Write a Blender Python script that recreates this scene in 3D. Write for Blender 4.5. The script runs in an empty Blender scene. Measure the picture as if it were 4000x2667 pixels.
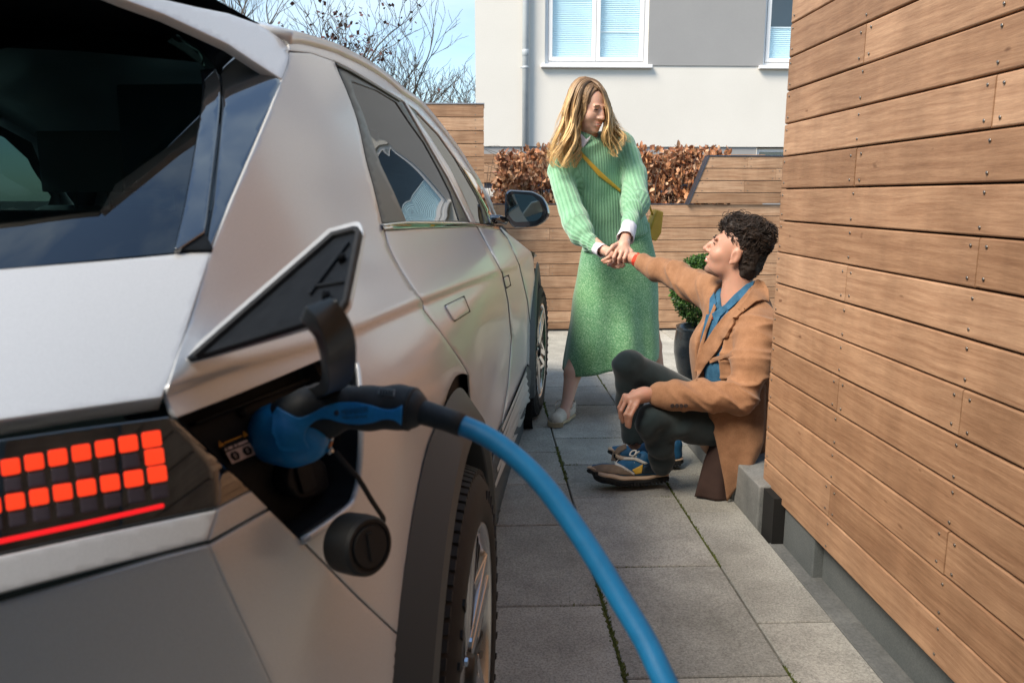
import bpy, bmesh, math, random
import numpy as np
from mathutils import Vector, Matrix, noise
from mathutils.geometry import delaunay_2d_cdt
R = math.radians
scene = bpy.context.scene
COL = scene.collection
random.seed(7)

# ------------------------------------------------------------------ camera
F_PX, CX, CY = 3065.0, 2000.0, 1333.5          # focal length in photo pixels (4000 x 2667)
CAM_H = 1.205
PITCH = math.atan((CY - 770) / F_PX)
YAW = math.atan((2000 - 1885) * math.cos(PITCH) / F_PX)
cd = bpy.data.cameras.new('camera'); cam = bpy.data.objects.new('camera', cd); COL.objects.link(cam)
cam.location = (0, 0, CAM_H)
cam.rotation_euler = (R(90) - PITCH, 0, -YAW)
cd.sensor_fit = 'HORIZONTAL'; cd.sensor_width = 36.0; cd.lens = 36.0 * F_PX / 4000.0
cd.clip_start = 0.03; cd.clip_end = 400
cd.dof.use_dof = True; cd.dof.focus_distance = 3.6; cd.dof.aperture_fstop = 8.5
scene.camera = cam

# ------------------------------------------------------------------ sky, sun, exposure
SUN_EL, SUN_AZ = 46.0, -126.0        # azimuth measured from +Y towards +X
world = bpy.data.worlds.new('World'); scene.world = world; world.use_nodes = True
wn, wl = world.node_tree.nodes, world.node_tree.links
bg = wn['Background']
sky = wn.new('ShaderNodeTexSky'); sky.sky_type = 'NISHITA'; sky.sun_disc = False
sky.sun_elevation = R(SUN_EL); sky.sun_rotation = R(SUN_AZ); sky.air_density = 1.0; sky.dust_density = 0.6; sky.ozone_density = 1.2
tc = wn.new('ShaderNodeTexCoord'); mp = wn.new('ShaderNodeMapping'); mp.inputs['Scale'].default_value = (1.0, 1.0, 3.2)
nz = wn.new('ShaderNodeTexNoise'); nz.inputs['Scale'].default_value = 2.2; nz.inputs['Detail'].default_value = 9; nz.inputs['Roughness'].default_value = 0.58
nz.inputs['Distortion'].default_value = 0.5
cr_ = wn.new('ShaderNodeValToRGB'); cr_.color_ramp.elements[0].position = 0.43; cr_.color_ramp.elements[1].position = 0.74
cr_.color_ramp.elements[0].color = (0.02, 0.02, 0.02, 1); cr_.color_ramp.elements[1].color = (0.72, 0.72, 0.72, 1)
mx = wn.new('ShaderNodeMix'); mx.data_type = 'RGBA'; mx.inputs[7].default_value = (4.6, 5.35, 5.6, 1)
wl.new(tc.outputs['Generated'], mp.inputs['Vector']); wl.new(mp.outputs['Vector'], nz.inputs['Vector'])
wl.new(nz.outputs['Fac'], cr_.inputs['Fac']); wl.new(cr_.outputs['Color'], mx.inputs[0])
tn = wn.new('ShaderNodeMix'); tn.data_type = 'RGBA'; tn.blend_type = 'MULTIPLY'; tn.inputs[0].default_value = 1.0; tn.inputs[7].default_value = (.96, 1.02, 1.0, 1)
wl.new(sky.outputs['Color'], tn.inputs[6]); wl.new(tn.outputs[2], mx.inputs[6]); wl.new(mx.outputs[2], bg.inputs['Color'])
bg.inputs['Strength'].default_value = 0.105
sd = bpy.data.lights.new('sun', 'SUN'); sun = bpy.data.objects.new('sun', sd); COL.objects.link(sun)
sd.energy = 2.9; sd.angle = R(26); sd.color = (1.0, 0.88, 0.72)
sv = Vector((math.sin(R(SUN_AZ)) * math.cos(R(SUN_EL)), math.cos(R(SUN_AZ)) * math.cos(R(SUN_EL)), math.sin(R(SUN_EL))))
sun.rotation_euler = sv.to_track_quat('Z', 'Y').to_euler()
scene.view_settings.view_transform = 'Standard'; scene.view_settings.look = 'None'
scene.view_settings.gamma = 1.0; scene.view_settings.use_curve_mapping = False
scene.view_settings.exposure = 1.16

# ------------------------------------------------------------------ survey: a sight line of the photo, met with a surface of the place
_cp, _sp, _cy, _sy = math.cos(PITCH), math.sin(PITCH), math.cos(YAW), math.sin(YAW)
V_FW = np.array([_sy * _cp, _cy * _cp, -_sp]); V_RT = np.array([_cy, -_sy, 0.0]); V_UP = np.cross(V_RT, V_FW)
CAM = np.array([0, 0, CAM_H])
def ray(x, y):
    d = V_FW * F_PX + V_RT * (x - CX) - V_UP * (y - CY)
    return d / np.linalg.norm(d)
def at(x, y, wy):                       # on the upright plane Y = wy
    d = ray(x, y); return CAM + d * (wy / d[1])
def on_ground(x, y, z=0.0):
    d = ray(x, y); return CAM + d * ((z - CAM_H) / d[2])

# ------------------------------------------------------------------ object helpers
def tag(o, label=None, cat=None, group=None, kind=None):
    if label: o['label'] = label
    if cat: o['category'] = cat
    if group: o['group'] = group
    if kind: o['kind'] = kind
    return o
def empty(name, loc=(0, 0, 0), rz=0.0, **k):
    o = bpy.data.objects.new(name, None); COL.objects.link(o)
    o.location = loc; o.rotation_euler = (0, 0, rz); o.empty_display_size = 0.1
    return tag(o, **k)
def link(name, me, mat=None, parent=None, smooth=False, loc=None):
    o = bpy.data.objects.new(name, me); COL.objects.link(o)
    if mat and not me.materials: me.materials.append(mat)
    if smooth: me.shade_smooth()
    if parent: o.parent = parent
    if loc is not None: o.location = loc
    return o
def mesh(name, v, f, mat=None, parent=None, smooth=False, loc=None):
    me = bpy.data.meshes.new(name); me.from_pydata([tuple(map(float, p)) for p in v], [], [tuple(map(int, q)) for q in f]); me.update()
    return link(name, me, mat, parent, smooth, loc)
def mod_bevel(o, w, seg=2, ang=35):
    m = o.modifiers.new('bevel', 'BEVEL'); m.width = w; m.segments = seg; m.limit_method = 'ANGLE'; m.angle_limit = R(ang); return m
class MB:
    """collects simple solids, then links them as one mesh"""
    def __init__(s): s.v = []; s.f = []
    def add(s, v, f):
        n = len(s.v); s.v += [tuple(map(float, p)) for p in v]; s.f += [tuple(int(i) + n for i in q) for q in f]; return s
    def box(s, lo, hi):
        x0, y0, z0 = lo; x1, y1, z1 = hi
        return s.add([(x0,y0,z0),(x1,y0,z0),(x1,y1,z0),(x0,y1,z0),(x0,y0,z1),(x1,y0,z1),(x1,y1,z1),(x0,y1,z1)],
                     [(0,3,2,1),(4,5,6,7),(0,1,5,4),(1,2,6,5),(2,3,7,6),(3,0,4,7)])
    def tube(s, pts, rad, n=8, cap=True):
        pts = [np.array(p, float) for p in pts]; m = len(pts)
        if not hasattr(rad, '__len__'): rad = [rad] * m
        u = None; rings = []
        for i, p in enumerate(pts):
            t = pts[min(i + 1, m - 1)] - pts[max(i - 1, 0)]; t = t / (np.linalg.norm(t) + 1e-12)
            if u is None:
                a = np.array([0, 0, 1.0]) if abs(t[2]) < .9 else np.array([1.0, 0, 0]); u = np.cross(t, a)
            u = u - t * (u @ t); u = u / (np.linalg.norm(u) + 1e-12); w = np.cross(t, u)
            rings.append([p + rad[i] * (u * math.cos(2 * math.pi * k / n) + w * math.sin(2 * math.pi * k / n)) for k in range(n)])
        v = [q for r_ in rings for q in r_]; f = []
        for i in range(m - 1):
            for k in range(n):
                a, b = i * n + k, i * n + (k + 1) % n; f.append((a, b, b + n, a + n))
        if cap: f.append(tuple(range(n))[::-1]); f.append(tuple((m - 1) * n + k for k in range(n)))
        return s.add(v, f)
    def lathe(s, prof, n=32, origin=(0, 0, 0), axis='Z', a0=0, close=False):
        v = []; m = len(prof)
        for k in range(n):
            a = a0 + 2 * math.pi * k / n; c, si = math.cos(a), math.sin(a)
            for r_, h in prof:
                q = (r_ * c, r_ * si, h) if axis == 'Z' else (h, r_ * c, r_ * si)
                v.append((q[0] + origin[0], q[1] + origin[1], q[2] + origin[2]))
        f = []
        for k in range(n):
            k2 = (k + 1) % n
            for i in range(m - 1): f.append((k * m + i, k2 * m + i, k2 * m + i + 1, k * m + i + 1))
            if close: f.append((k * m + m - 1, k2 * m + m - 1, k2 * m, k * m))
        return s.add(v, f)
    def build(s, name, mat=None, parent=None, smooth=False, loc=None, bevel=0, seg=2):
        o = mesh(name, s.v, s.f, mat, parent, smooth, loc)
        if bevel: mod_bevel(o, bevel, seg)
        return o

# ------------------------------------------------------------------ materials
def new_mat(name):
    m = bpy.data.materials.new(name); m.use_nodes = True
    nt = m.node_tree; return m, nt, nt.nodes['Principled BSDF']
def plain(name, col, rough=0.5, metal=0.0, spec=0.5, coat=0.0, coat_r=0.05, emit=None, estr=1.0, ior=None, sheen=0.0, sss=0.0):
    m, nt, b = new_mat(name)
    b.inputs['Base Color'].default_value = (*col, 1); b.inputs['Roughness'].default_value = rough; b.inputs['Metallic'].default_value = metal
    b.inputs['Specular IOR Level'].default_value = spec; b.inputs['Coat Weight'].default_value = coat; b.inputs['Coat Roughness'].default_value = coat_r
    if ior: b.inputs['IOR'].default_value = ior
    if sheen: b.inputs['Sheen Weight'].default_value = sheen; b.inputs['Sheen Roughness'].default_value = .5
    if sss: b.inputs['Subsurface Weight'].default_value = sss; b.inputs['Subsurface Radius'].default_value = (.012, .005, .003); b.inputs['Subsurface Scale'].default_value = 1.0
    if emit: b.inputs['Emission Color'].default_value = (*emit, 1); b.inputs['Emission Strength'].default_value = estr
    return m
def N(nt, kind, **k):
    n = nt.nodes.new(kind)
    for a, v in k.items():
        if a.startswith('i_'):
            key = a[2:]; key = int(key) if key.isdigit() else key.replace('_', ' ')
            n.inputs[key].default_value = v
        else: setattr(n, a, v)
    return n
def ramp(nt, fac, stops):
    r_ = nt.nodes.new('ShaderNodeValToRGB'); e = r_.color_ramp.elements
    while len(e) < len(stops): e.new(0.5)
    for q, (p, c) in zip(e, stops): q.position = p; q.color = (*c, 1) if len(c) == 3 else c
    nt.links.new(fac, r_.inputs['Fac']); return r_
def coords(nt, scale=(1, 1, 1), kind='Object', rnd=False, rot=(0, 0, 0)):
    t = nt.nodes.new('ShaderNodeTexCoord'); mpn = nt.nodes.new('ShaderNodeMapping')
    mpn.inputs['Scale'].default_value = scale; mpn.inputs['Rotation'].default_value = rot
    nt.links.new(t.outputs[kind], mpn.inputs['Vector'])
    if rnd:
        oi = nt.nodes.new('ShaderNodeObjectInfo'); c = N(nt, 'ShaderNodeCombineXYZ'); m = N(nt, 'ShaderNodeMath', operation='MULTIPLY'); m.inputs[1].default_value = 37.0
        nt.links.new(oi.outputs['Random'], m.inputs[0])
        for i in range(3): nt.links.new(m.outputs[0], c.inputs[i])
        nt.links.new(c.outputs[0], mpn.inputs['Location'])
    return mpn.outputs['Vector']
def noise_tex(nt, vec, scale, detail=5, rough=0.6, dist=0.0):
    n = N(nt, 'ShaderNodeTexNoise', i_Scale=scale, i_Detail=detail, i_Roughness=rough, i_Distortion=dist)
    nt.links.new(vec, n.inputs['Vector']); return n.outputs['Fac']
def mixc(nt, fac, a, b, mode='MIX'):
    m = N(nt, 'ShaderNodeMix', data_type='RGBA', blend_type=mode)
    for s, i in ((fac, 0), (a, 6), (b, 7)):
        if hasattr(s, 'links'): nt.links.new(s, m.inputs[i])
        else: m.inputs[i].default_value = s if not hasattr(s, '__len__') else (*s, 1)
    return m.outputs[2]
def bump(nt, b, h, strength=0.3, dist=0.01):
    n = N(nt, 'ShaderNodeBump', i_Strength=strength, i_Distance=dist)
    nt.links.new(h, n.inputs['Height']); nt.links.new(n.outputs['Normal'], b.inputs['Normal']); return n
def noisy(name, c0, c1, scale, rough=0.8, bstr=0.3, bdist=0.004, detail=6, fine=0, stretch=(1, 1, 1), rnd=True, sheen=0.0, spec=0.4, stops=(0.3, 0.7), kind='Object', fc0=.55, fc1=1.35):
    m, nt, b = new_mat(name); v = coords(nt, stretch, kind, rnd)
    n1 = noise_tex(nt, v, scale, detail, 0.65)
    c = ramp(nt, n1, [(stops[0], c0), (stops[1], c1)]).outputs['Color']
    h = n1
    if fine:
        n2 = noise_tex(nt, v, fine, 3, 0.7); c = mixc(nt, 0.5, c, ramp(nt, n2, [(0.3, (fc0,) * 3), (0.7, (fc1,) * 3)]).outputs['Color'], 'MULTIPLY')
        h = n2
    nt.links.new(c, b.inputs['Base Color']); b.inputs['Roughness'].default_value = rough; b.inputs['Specular IOR Level'].default_value = spec
    if sheen: b.inputs['Sheen Weight'].default_value = sheen
    if bstr: bump(nt, b, h, bstr, bdist)
    return m
M = {}
def wood_mat(name, dark, light, grey=0.0):
    m, nt, b = new_mat(name)
    v = coords(nt, (1, 1, 1), 'Object', True)
    st = N(nt, 'ShaderNodeMapping'); st.inputs['Scale'].default_value = (1.1, 1.1, 26); nt.links.new(v, st.inputs['Vector'])
    wob = noise_tex(nt, v, 2.6, 2, 0.5)
    wv = N(nt, 'ShaderNodeVectorMath', operation='SCALE'); wv.inputs['Scale'].default_value = 1.0
    add = N(nt, 'ShaderNodeVectorMath', operation='ADD'); cmb = N(nt, 'ShaderNodeCombineXYZ'); mm = N(nt, 'ShaderNodeMath', operation='MULTIPLY'); mm.inputs[1].default_value = 1.0
    nt.links.new(wob, mm.inputs[0]); nt.links.new(mm.outputs[0], cmb.inputs[2]); nt.links.new(st.outputs[0], add.inputs[0]); nt.links.new(cmb.outputs[0], add.inputs[1])
    g1 = noise_tex(nt, add.outputs[0], 3.4, 3, 0.55)              # growth rings
    g2 = noise_tex(nt, st.outputs[0], 20, 5, 0.75)                 # fine fibres
    big = noise_tex(nt, v, 3.0, 3, 0.6)
    c = ramp(nt, g1, [(0.30, dark), (0.66, light)]).outputs['Color']
    oi = N(nt, 'ShaderNodeObjectInfo')
    tone = ramp(nt, oi.outputs['Random'], [(0.0, (0.78, 0.75, 0.72)), (0.5, (1.0, 1.0, 1.0)), (1.0, (1.15, 1.20, 1.26))]).outputs['Color']
    c = mixc(nt, 1.0, c, tone, 'MULTIPLY')
    c = mixc(nt, 0.6, c, ramp(nt, g2, [(0.3, (0.55, 0.50, 0.46)), (0.7, (1.25, 1.25, 1.25))]).outputs['Color'], 'MULTIPLY')
    c = mixc(nt, 0.5, c, ramp(nt, big, [(0.35, (0.74, 0.70, 0.66)), (0.65, (1.15, 1.16, 1.18))]).outputs['Color'], 'MULTIPLY')
    nk = N(nt, 'ShaderNodeMapping'); nk.inputs['Scale'].default_value = (14, 14, 40); nt.links.new(v, nk.inputs['Vector']); nks = noise_tex(nt, nk.outputs[0], 1.0, 1, .4)
    c = mixc(nt, 1.0, c, ramp(nt, nks, [(.77, (1, 1, 1)), (.83, (.5, .44, .40))]).outputs['Color'], 'MULTIPLY')
    st2 = noise_tex(nt, coords(nt, (5, 5, .6), 'Object', True), 1.6, 3, .6); c = mixc(nt, .35, c, ramp(nt, st2, [(.38, (.70, .68, .66)), (.6, (1.08, 1.07, 1.05))]).outputs['Color'], 'MULTIPLY')
    nt.links.new(c, b.inputs['Base Color']); b.inputs['Roughness'].default_value = 0.62; b.inputs['Specular IOR Level'].default_value = 0.35
    hh = N(nt, 'ShaderNodeMath', operation='ADD'); nt.links.new(g1, hh.inputs[0]); nt.links.new(g2, hh.inputs[1])
    bump(nt, b, hh.outputs[0], 0.16, 0.003); return m
M['wood'] = wood_mat('cedar_board', (0.34, 0.188, 0.106), (0.475, 0.288, 0.172))
M['wood_far'] = wood_mat('cedar_board_far', (0.33, 0.185, 0.105), (0.50, 0.325, 0.205))
M['slab'] = noisy('concrete_slab', (0.20, 0.185, 0.165), (0.33, 0.31, 0.275), 3.0, 0.9, 0.5, 0.003, 8, 190, kind='Object')
def slab_mat():
    m, nt, b = new_mat('concrete_slab_worn'); v = coords(nt, (1, 1, 1), 'Object', True)
    n1 = noise_tex(nt, v, 5, 8, 0.68); n2 = noise_tex(nt, v, 150, 3, 0.8); n3 = noise_tex(nt, v, 1.7, 3, 0.5)
    c = ramp(nt, n1, [(0.28, (0.265, 0.262, 0.245)), (0.5, (0.355, 0.352, 0.33)), (0.74, (0.455, 0.45, 0.422))]).outputs['Color']
    c = mixc(nt, 0.75, c, ramp(nt, n2, [(0.30, (0.42, 0.42, 0.42)), (0.5, (1, 1, 1)), (0.70, (1.5, 1.5, 1.48))]).outputs['Color'], 'MULTIPLY')
    oi = N(nt, 'ShaderNodeObjectInfo')
    c = mixc(nt, 1.0, c, ramp(nt, oi.outputs['Random'], [(0, (0.86, 0.86, 0.85)), (1, (1.12, 1.10, 1.06))]).outputs['Color'], 'MULTIPLY')
    c = mixc(nt, 0.5, c, ramp(nt, n3, [(0.35, (0.72, 0.72, 0.70)), (0.62, (1.12, 1.12, 1.12))]).outputs['Color'], 'MULTIPLY')
    nt.links.new(c, b.inputs['Base Color']); b.inputs['Roughness'].default_value = 0.92; b.inputs['Specular IOR Level'].default_value = 0.25
    bump(nt, b, n2, 0.55, 0.003); return m
M['slab'] = slab_mat()
M['concrete'] = noisy('cast_concrete', (0.13, 0.14, 0.14), (0.25, 0.255, 0.25), 6, 0.9, 0.4, 0.003, 8, 160)
M['concrete_smooth'] = noisy('plinth_concrete', (0.10, 0.115, 0.12), (0.15, 0.165, 0.168), 2.5, 0.85, 0.2, 0.003, 6, 240)
M['earth'] = noisy('earth', (0.06, 0.05, 0.035), (0.12, 0.10, 0.075), 8, 1.0, 0.6, 0.02, 8)
M['moss'] = noisy('moss', (0.05, 0.075, 0.02), (0.17, 0.19, 0.05), 60, 1.0, 0.6, 0.004)
M['plaster'] = noisy('white_render', (0.66, 0.64, 0.60), (0.72, 0.70, 0.66), 0.6, 0.95, 0.10, 0.003, 5, 60, rnd=False, spec=0.2, fc0=.94, fc1=1.05)
M['plaster_grey'] = noisy('grey_render', (0.29, 0.29, 0.295), (0.32, 0.32, 0.325), 0.8, 0.95, 0.10, 0.003, 5, 60, rnd=False, spec=0.2, fc0=.94, fc1=1.05)
M['pvc'] = plain('white_window_frame', (0.82, 0.82, 0.83), 0.35)
M['zinc'] = noisy('zinc_pipe', (0.36, 0.40, 0.43), (0.47, 0.51, 0.54), 5, 0.45, 0.1, 0.002, spec=0.6)
M['cap'] = plain('dark_metal_cap', (0.10, 0.11, 0.14), 0.4, 0.7)
M['blind'] = plain('pleated_blind', (0.70, 0.85, 0.90), 0.8)
M['glass_win'] = None
M['steel'] = plain('steel_screw', (0.26, 0.235, 0.21), 0.4, 1.0)
M['bark'] = noisy('bark', (0.055, 0.045, 0.035), (0.12, 0.10, 0.08), 9, 1.0, 0.4, 0.02)
def glass_mat(name, tint, refl_ior=1.5, trans=0.85, rough=0.0):
    m, nt, b = new_mat(name); nt.nodes.remove(b); out = nt.nodes['Material Output']
    fr = N(nt, 'ShaderNodeFresnel', i_IOR=refl_ior); gl = N(nt, 'ShaderNodeBsdfGlossy', i_Roughness=rough); gl.inputs['Color'].default_value = (1, 1, 1, 1)
    tr = N(nt, 'ShaderNodeBsdfTransparent'); tr.inputs['Color'].default_value = (*[c * trans for c in tint], 1)
    gg = N(nt, 'ShaderNodeNewGeometry'); fm = N(nt, 'ShaderNodeMix', data_type='FLOAT'); nt.links.new(gg.outputs['Backfacing'], fm.inputs[0]); nt.links.new(fr.outputs[0], fm.inputs[2]); fm.inputs[3].default_value = .08
    ms = N(nt, 'ShaderNodeMixShader'); nt.links.new(fm.outputs[0], ms.inputs[0]); nt.links.new(tr.outputs[0], ms.inputs[1]); nt.links.new(gl.outputs[0], ms.inputs[2])
    nt.links.new(ms.outputs[0], out.inputs['Surface']); return m
M['glass_win'] = glass_mat('window_pane', (0.90, 0.97, 1.0), 2.0, 1.0)
def leaf_mat(name, stops, rough=0.55, trans=0.15):
    m, nt, b = new_mat(name)
    g = N(nt, 'ShaderNodeNewGeometry')
    c = ramp(nt, g.outputs['Random Per Island'], stops).outputs['Color']
    nt.links.new(c, b.inputs['Base Color']); b.inputs['Roughness'].default_value = rough; b.inputs['Transmission Weight'].default_value = 0.0
    b.inputs['Subsurface Weight'].default_value = trans; b.inputs['Subsurface Radius'].default_value = (.02, .01, .005); b.inputs['Subsurface Scale'].default_value = .3
    return m
M['leaf_copper'] = leaf_mat('dry_beech_leaf', [(0.0, (0.16, 0.055, 0.025)), (0.3, (0.33, 0.13, 0.055)), (0.7, (0.50, 0.25, 0.12)), (1.0, (0.68, 0.44, 0.28))])
M['leaf_box'] = leaf_mat('boxwood_leaf', [(0.0, (0.018, 0.05, 0.012)), (0.5, (0.04, 0.11, 0.02)), (1.0, (0.11, 0.22, 0.04))], 0.4)
M['leaf_plum'] = leaf_mat('plum_leaf', [(0.0, (0.05, 0.02, 0.02)), (1.0, (0.13, 0.05, 0.04))])
# ================================================================== ground and paving
o = mesh('ground', [(-150, -60, -0.06), (150, -60, -0.06), (150, 250, -0.06), (-150, 250, -0.06)], [(0, 1, 2, 3)], M['earth']); tag(o, kind='structure')
paving = empty('paving', (0, 0, 0), kind='structure')
bed = MB().box((-4.0, -2.5, -0.055), (1.06, 7.08, -0.022)).build('paving_bed', M['earth'], paving)
_slab_cache = {}
def slab(x0, x1, y0, y1):
    g = 0.0035; w, l = round(x1 - x0 - 2 * g, 3), round(y1 - y0 - 2 * g, 3)
    if w < .03 or l < .03: return
    if (w, l) not in _slab_cache:
        me = bpy.data.meshes.new('paving_slab'); bm = bmesh.new()
        bmesh.ops.create_cube(bm, size=1.0, matrix=Matrix.Diagonal((w, l, 0.05, 1)))
        bmesh.ops.bevel(bm, geom=[e for e in bm.edges if e.verts[0].co.z > 0 and e.verts[1].co.z > 0], offset=0.0035, segments=1, affect='EDGES')
        bm.to_mesh(me); bm.free(); me.materials.append(M['slab']); _slab_cache[(w, l)] = me
    o = link('paving_slab', _slab_cache[(w, l)], None, paving)
    o.location = ((x0 + x1) / 2, (y0 + y1) / 2, -0.025 + random.uniform(-.0012, .0012)); o.rotation_euler = (random.uniform(-.002, .002), random.uniform(-.002, .002), random.uniform(-.002, .002))
def column(x0, x1, cuts):
    for a, b in zip(cuts[:-1], cuts[1:]): slab(x0, x1, a, b)
colA = [-.9, -.3, .36, .96, 1.57, 2.169, 2.759, 3.18, 3.606, 4.02, 4.43, 4.85, 5.27, 5.80, 6.30, 6.72, 7.07]
colB = [-.6, 0.0, .60, 1.20, 1.80, 2.408, 3.019, 3.425, 3.825, 4.46, 4.92, 5.46, 5.995, 6.56, 7.07]
colC = [-.4, .42, 1.24, 2.051, 2.863, 3.27, 3.68, 4.10, 4.72, 5.30, 5.88, 6.40, 7.07]
column(.355, .782, colB); column(.782, 1.01, [c for c in colC if c < 3.7])
column(-.072, .355, colA)
for i in range(1, 8):
    j = (i * 7) % 3 * .2
    column(-.072 - .427 * i, .355 - .427 * i, [q + j for q in colA if q + j < 7.0] + [7.07])
column(.782, 1.209, [3.68, 4.10, 4.72, 5.30, 5.88, 6.40, 7.07]); column(1.209, 1.636, [3.72, 4.3, 4.92, 5.5, 6.0, 6.5, 7.07]); column(1.636, 2.063, [3.72, 4.5, 5.1, 5.7, 6.3, 7.07]); column(2.063, 2.49, [3.72, 4.3, 5.0, 5.6, 6.2, 7.07])
MB().box((1.03, 3.7, -.055), (2.6, 7.08, -.022)).build('paving_bed', M['earth'], paving)
# moss and weeds growing in the joints
mb = MB(); rr = random.Random(3)
def moss_line(x0, y0, x1, y1, n, s, dens):
    for i in range(n):
        t = rr.random(); x = x0 + (x1 - x0) * t; y = y0 + (y1 - y0) * t
        if noise.noise(Vector((x * 3, y * 2.2, 1.7))) < dens: continue
        r_ = s * rr.uniform(.35, 1.0); cx_, cy_ = x + rr.gauss(0, .0035), y + rr.gauss(0, .006); h = r_ * rr.uniform(.6, 1.5); a = rr.uniform(0, 3.1)
        v = [(cx_ + r_ * math.cos(a + k * 2.1), cy_ + r_ * math.sin(a + k * 2.1), -.008) for k in range(3)] + [(cx_ + rr.uniform(-r_, r_), cy_ + rr.uniform(-r_, r_), -.004 + h)]
        mb.add(v, [(0, 1, 3), (1, 2, 3), (2, 0, 3)])
moss_line(.355, .8, .355, 7, 3600, .010, -.05); moss_line(.782, .8, .782, 3.2, 1500, .007, .05); moss_line(.782, 3.2, .782, 7, 900, .008, .1); moss_line(1.01, .8, 1.01, 2.8, 500, .006, .1)
for yy in (3.019, 2.408, 3.425, 3.825, 4.46, 4.92): moss_line(.355, yy, .782, yy, 160, .006, .1)
for yy in (3.606, 2.759, 2.169): moss_line(-.07, yy, .355, yy, 160, .006, .05)
tag(mb.build('moss', M['moss']), 'green moss and small weeds growing in the paving joints', 'moss', kind='stuff')
# kerb strip, plinth and recess under the near cladding
M['strip'] = noisy('worn_strip', (.11, .115, .115), (.19, .195, .19), 7, .95, .5, .003, 8, 120)
gut = MB().box((1.016, -1.0, -.055), (1.20, 2.60, -.012)).build('drain_strip', M['strip'], bevel=.004); tag(gut, kind='structure')

# ================================================================== near cedar cladding (right)
FX, FY = 1.05, 2.82
Z0, PITCHZ, NROW = 0.134, 0.1101, 20
clad = empty('cedar_wall', (FX, FY, 0), label='tall cedar clad wall with rounded corner and steel screws, beside the seated man', cat='wall')
RC = 0.055
def path_pt(s):                        # s = distance along the face measured back from the corner tangent (s<0 towards camera), s>0 round the corner
    yt = FY - RC
    if s <= 0: return np.array([FX, yt + s]), np.array([-1.0, 0.0])
    a = s / RC
    if a < math.pi / 2: return np.array([FX + RC - RC * math.cos(a), yt + RC * math.sin(a)]), np.array([-math.cos(a), math.sin(a)])
    return np.array([FX + RC + (s - RC * math.pi / 2), yt + RC]), np.array([0.0, 1.0])
def plank_path(s0, s1, z0, z1, th=0.022, proud=0.0):
    ss = [s0]
    if s1 > 0:
        ss += [x for x in np.linspace(max(s0, 0), min(s1, RC * math.pi / 2), 7) if x > s0 + 1e-4]
        if s1 > ss[-1] + 1e-4: ss.append(s1)
    else: ss.append(s1)
    e = 0.0035; sec = [(0, z0 + e), (0, z1 - e), (e * .35, z1 - e * .35), (e, z1), (th, z1), (th, z0), (e, z0), (e * .35, z0 + e * .35)]
    v, f = [], []; n = len(sec)
    for s in ss:
        p, nrm = path_pt(s)
        for d, z in sec: q = p + nrm * (proud - d); v.append((q[0] - FX, q[1] - FY, z))
    for i in range(len(ss) - 1):
        for k in range(n): a, b = i * n + k, i * n + (k + 1) % n; f.append((a, b, b + n, a + n))
    f.append(tuple(range(n))[::-1]); f.append(tuple((len(ss) - 1) * n + k for k in range(n)))
    return v, f
# screw mesh shared by all
_sm = bpy.data.meshes.new('screw'); _bm = bmesh.new(); bmesh.ops.create_icosphere(_bm, subdivisions=2, radius=0.0040, matrix=Matrix.Diagonal((.45, 1, 1, 1)))
_bm.to_mesh(_sm); _bm.free(); _sm.materials.append(M['steel']); _sm.shade_smooth()
YT = FY - RC
rs = random.Random(5)
def screw(y, z):
    o = link('screw', _sm, None, clad); o.location = (-.0015, y - FY, z)
def screw_pair(y, z0): 
    screw(y + rs.uniform(-.003, .003), z0 + .088 + rs.uniform(-.003, .003)); screw(y + rs.uniform(-.003, .003), z0 + .019 + rs.uniform(-.003, .003))
for k in range(NROW):
    z0 = Z0 + PITCHZ * k; z1 = z0 + PITCHZ - 0.0048
    js = {1: [2.225, .455], 0: [2.787, 1.02], 2: [1.634, -.136]}[k % 3]
    ends = [1.30 + YT] + js + [-1.4]
    for a, b in zip(ends[:-1], ends[1:]):
        s1 = a - YT - (0.0018 if a != ends[0] else 0); s0 = b - YT + 0.0018
        v, f = plank_path(s0, s1 if s1 < 1.0 else 1.30, z0 + rs.uniform(-.0006, .0006), z1 + rs.uniform(-.0006, .0006), proud=rs.uniform(-.0008, .0008))
        pl = mesh('plank', v, f, M['wood'], clad)
    for yp in (2.757, 2.225, 1.634, 1.02, .455):
        if abs(yp - 2.757) < .01: screw_pair(2.752, z0)
        elif min(abs(yp - j) for j in js) < .02: screw_pair(yp + .028, z0); screw_pair(yp - .028, z0)
        else: screw_pair(yp, z0)
zt = Z0 + PITCHZ * NROW
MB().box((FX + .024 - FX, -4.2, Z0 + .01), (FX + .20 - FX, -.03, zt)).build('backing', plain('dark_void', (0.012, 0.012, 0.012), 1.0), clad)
MB().box((.06, -.16, Z0 + .01), (1.4, -.024, zt)).build('backing', M['cap'], clad)
# plinth
pl = MB().box((1.092, -1.5, -.05), (1.40, 2.33, .150)); pl.box((1.062, 2.335, -.05), (1.40, 2.585, .145))
tag(pl.build('plinth', M['concrete_smooth'], bevel=.004), 'grey concrete plinth set back under the cedar cladding', 'plinth')
tag(MB().box((1.022, 2.588, -.05), (1.40, 2.692, .158)).build('recess_shade', plain('shade_black', (.006, .006, .006), 1.0)), 'black box painted as shade between the concrete step and the plinth', 'recess')  # solid black box stands in for the shade under the overhang
st = MB().box((1.005, 2.695, -.05), (2.3, 3.705, .165)).build('concrete_step', M['concrete'], bevel=.006)
tag(st, 'rough grey concrete step the man is sitting on', 'step')

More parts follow.
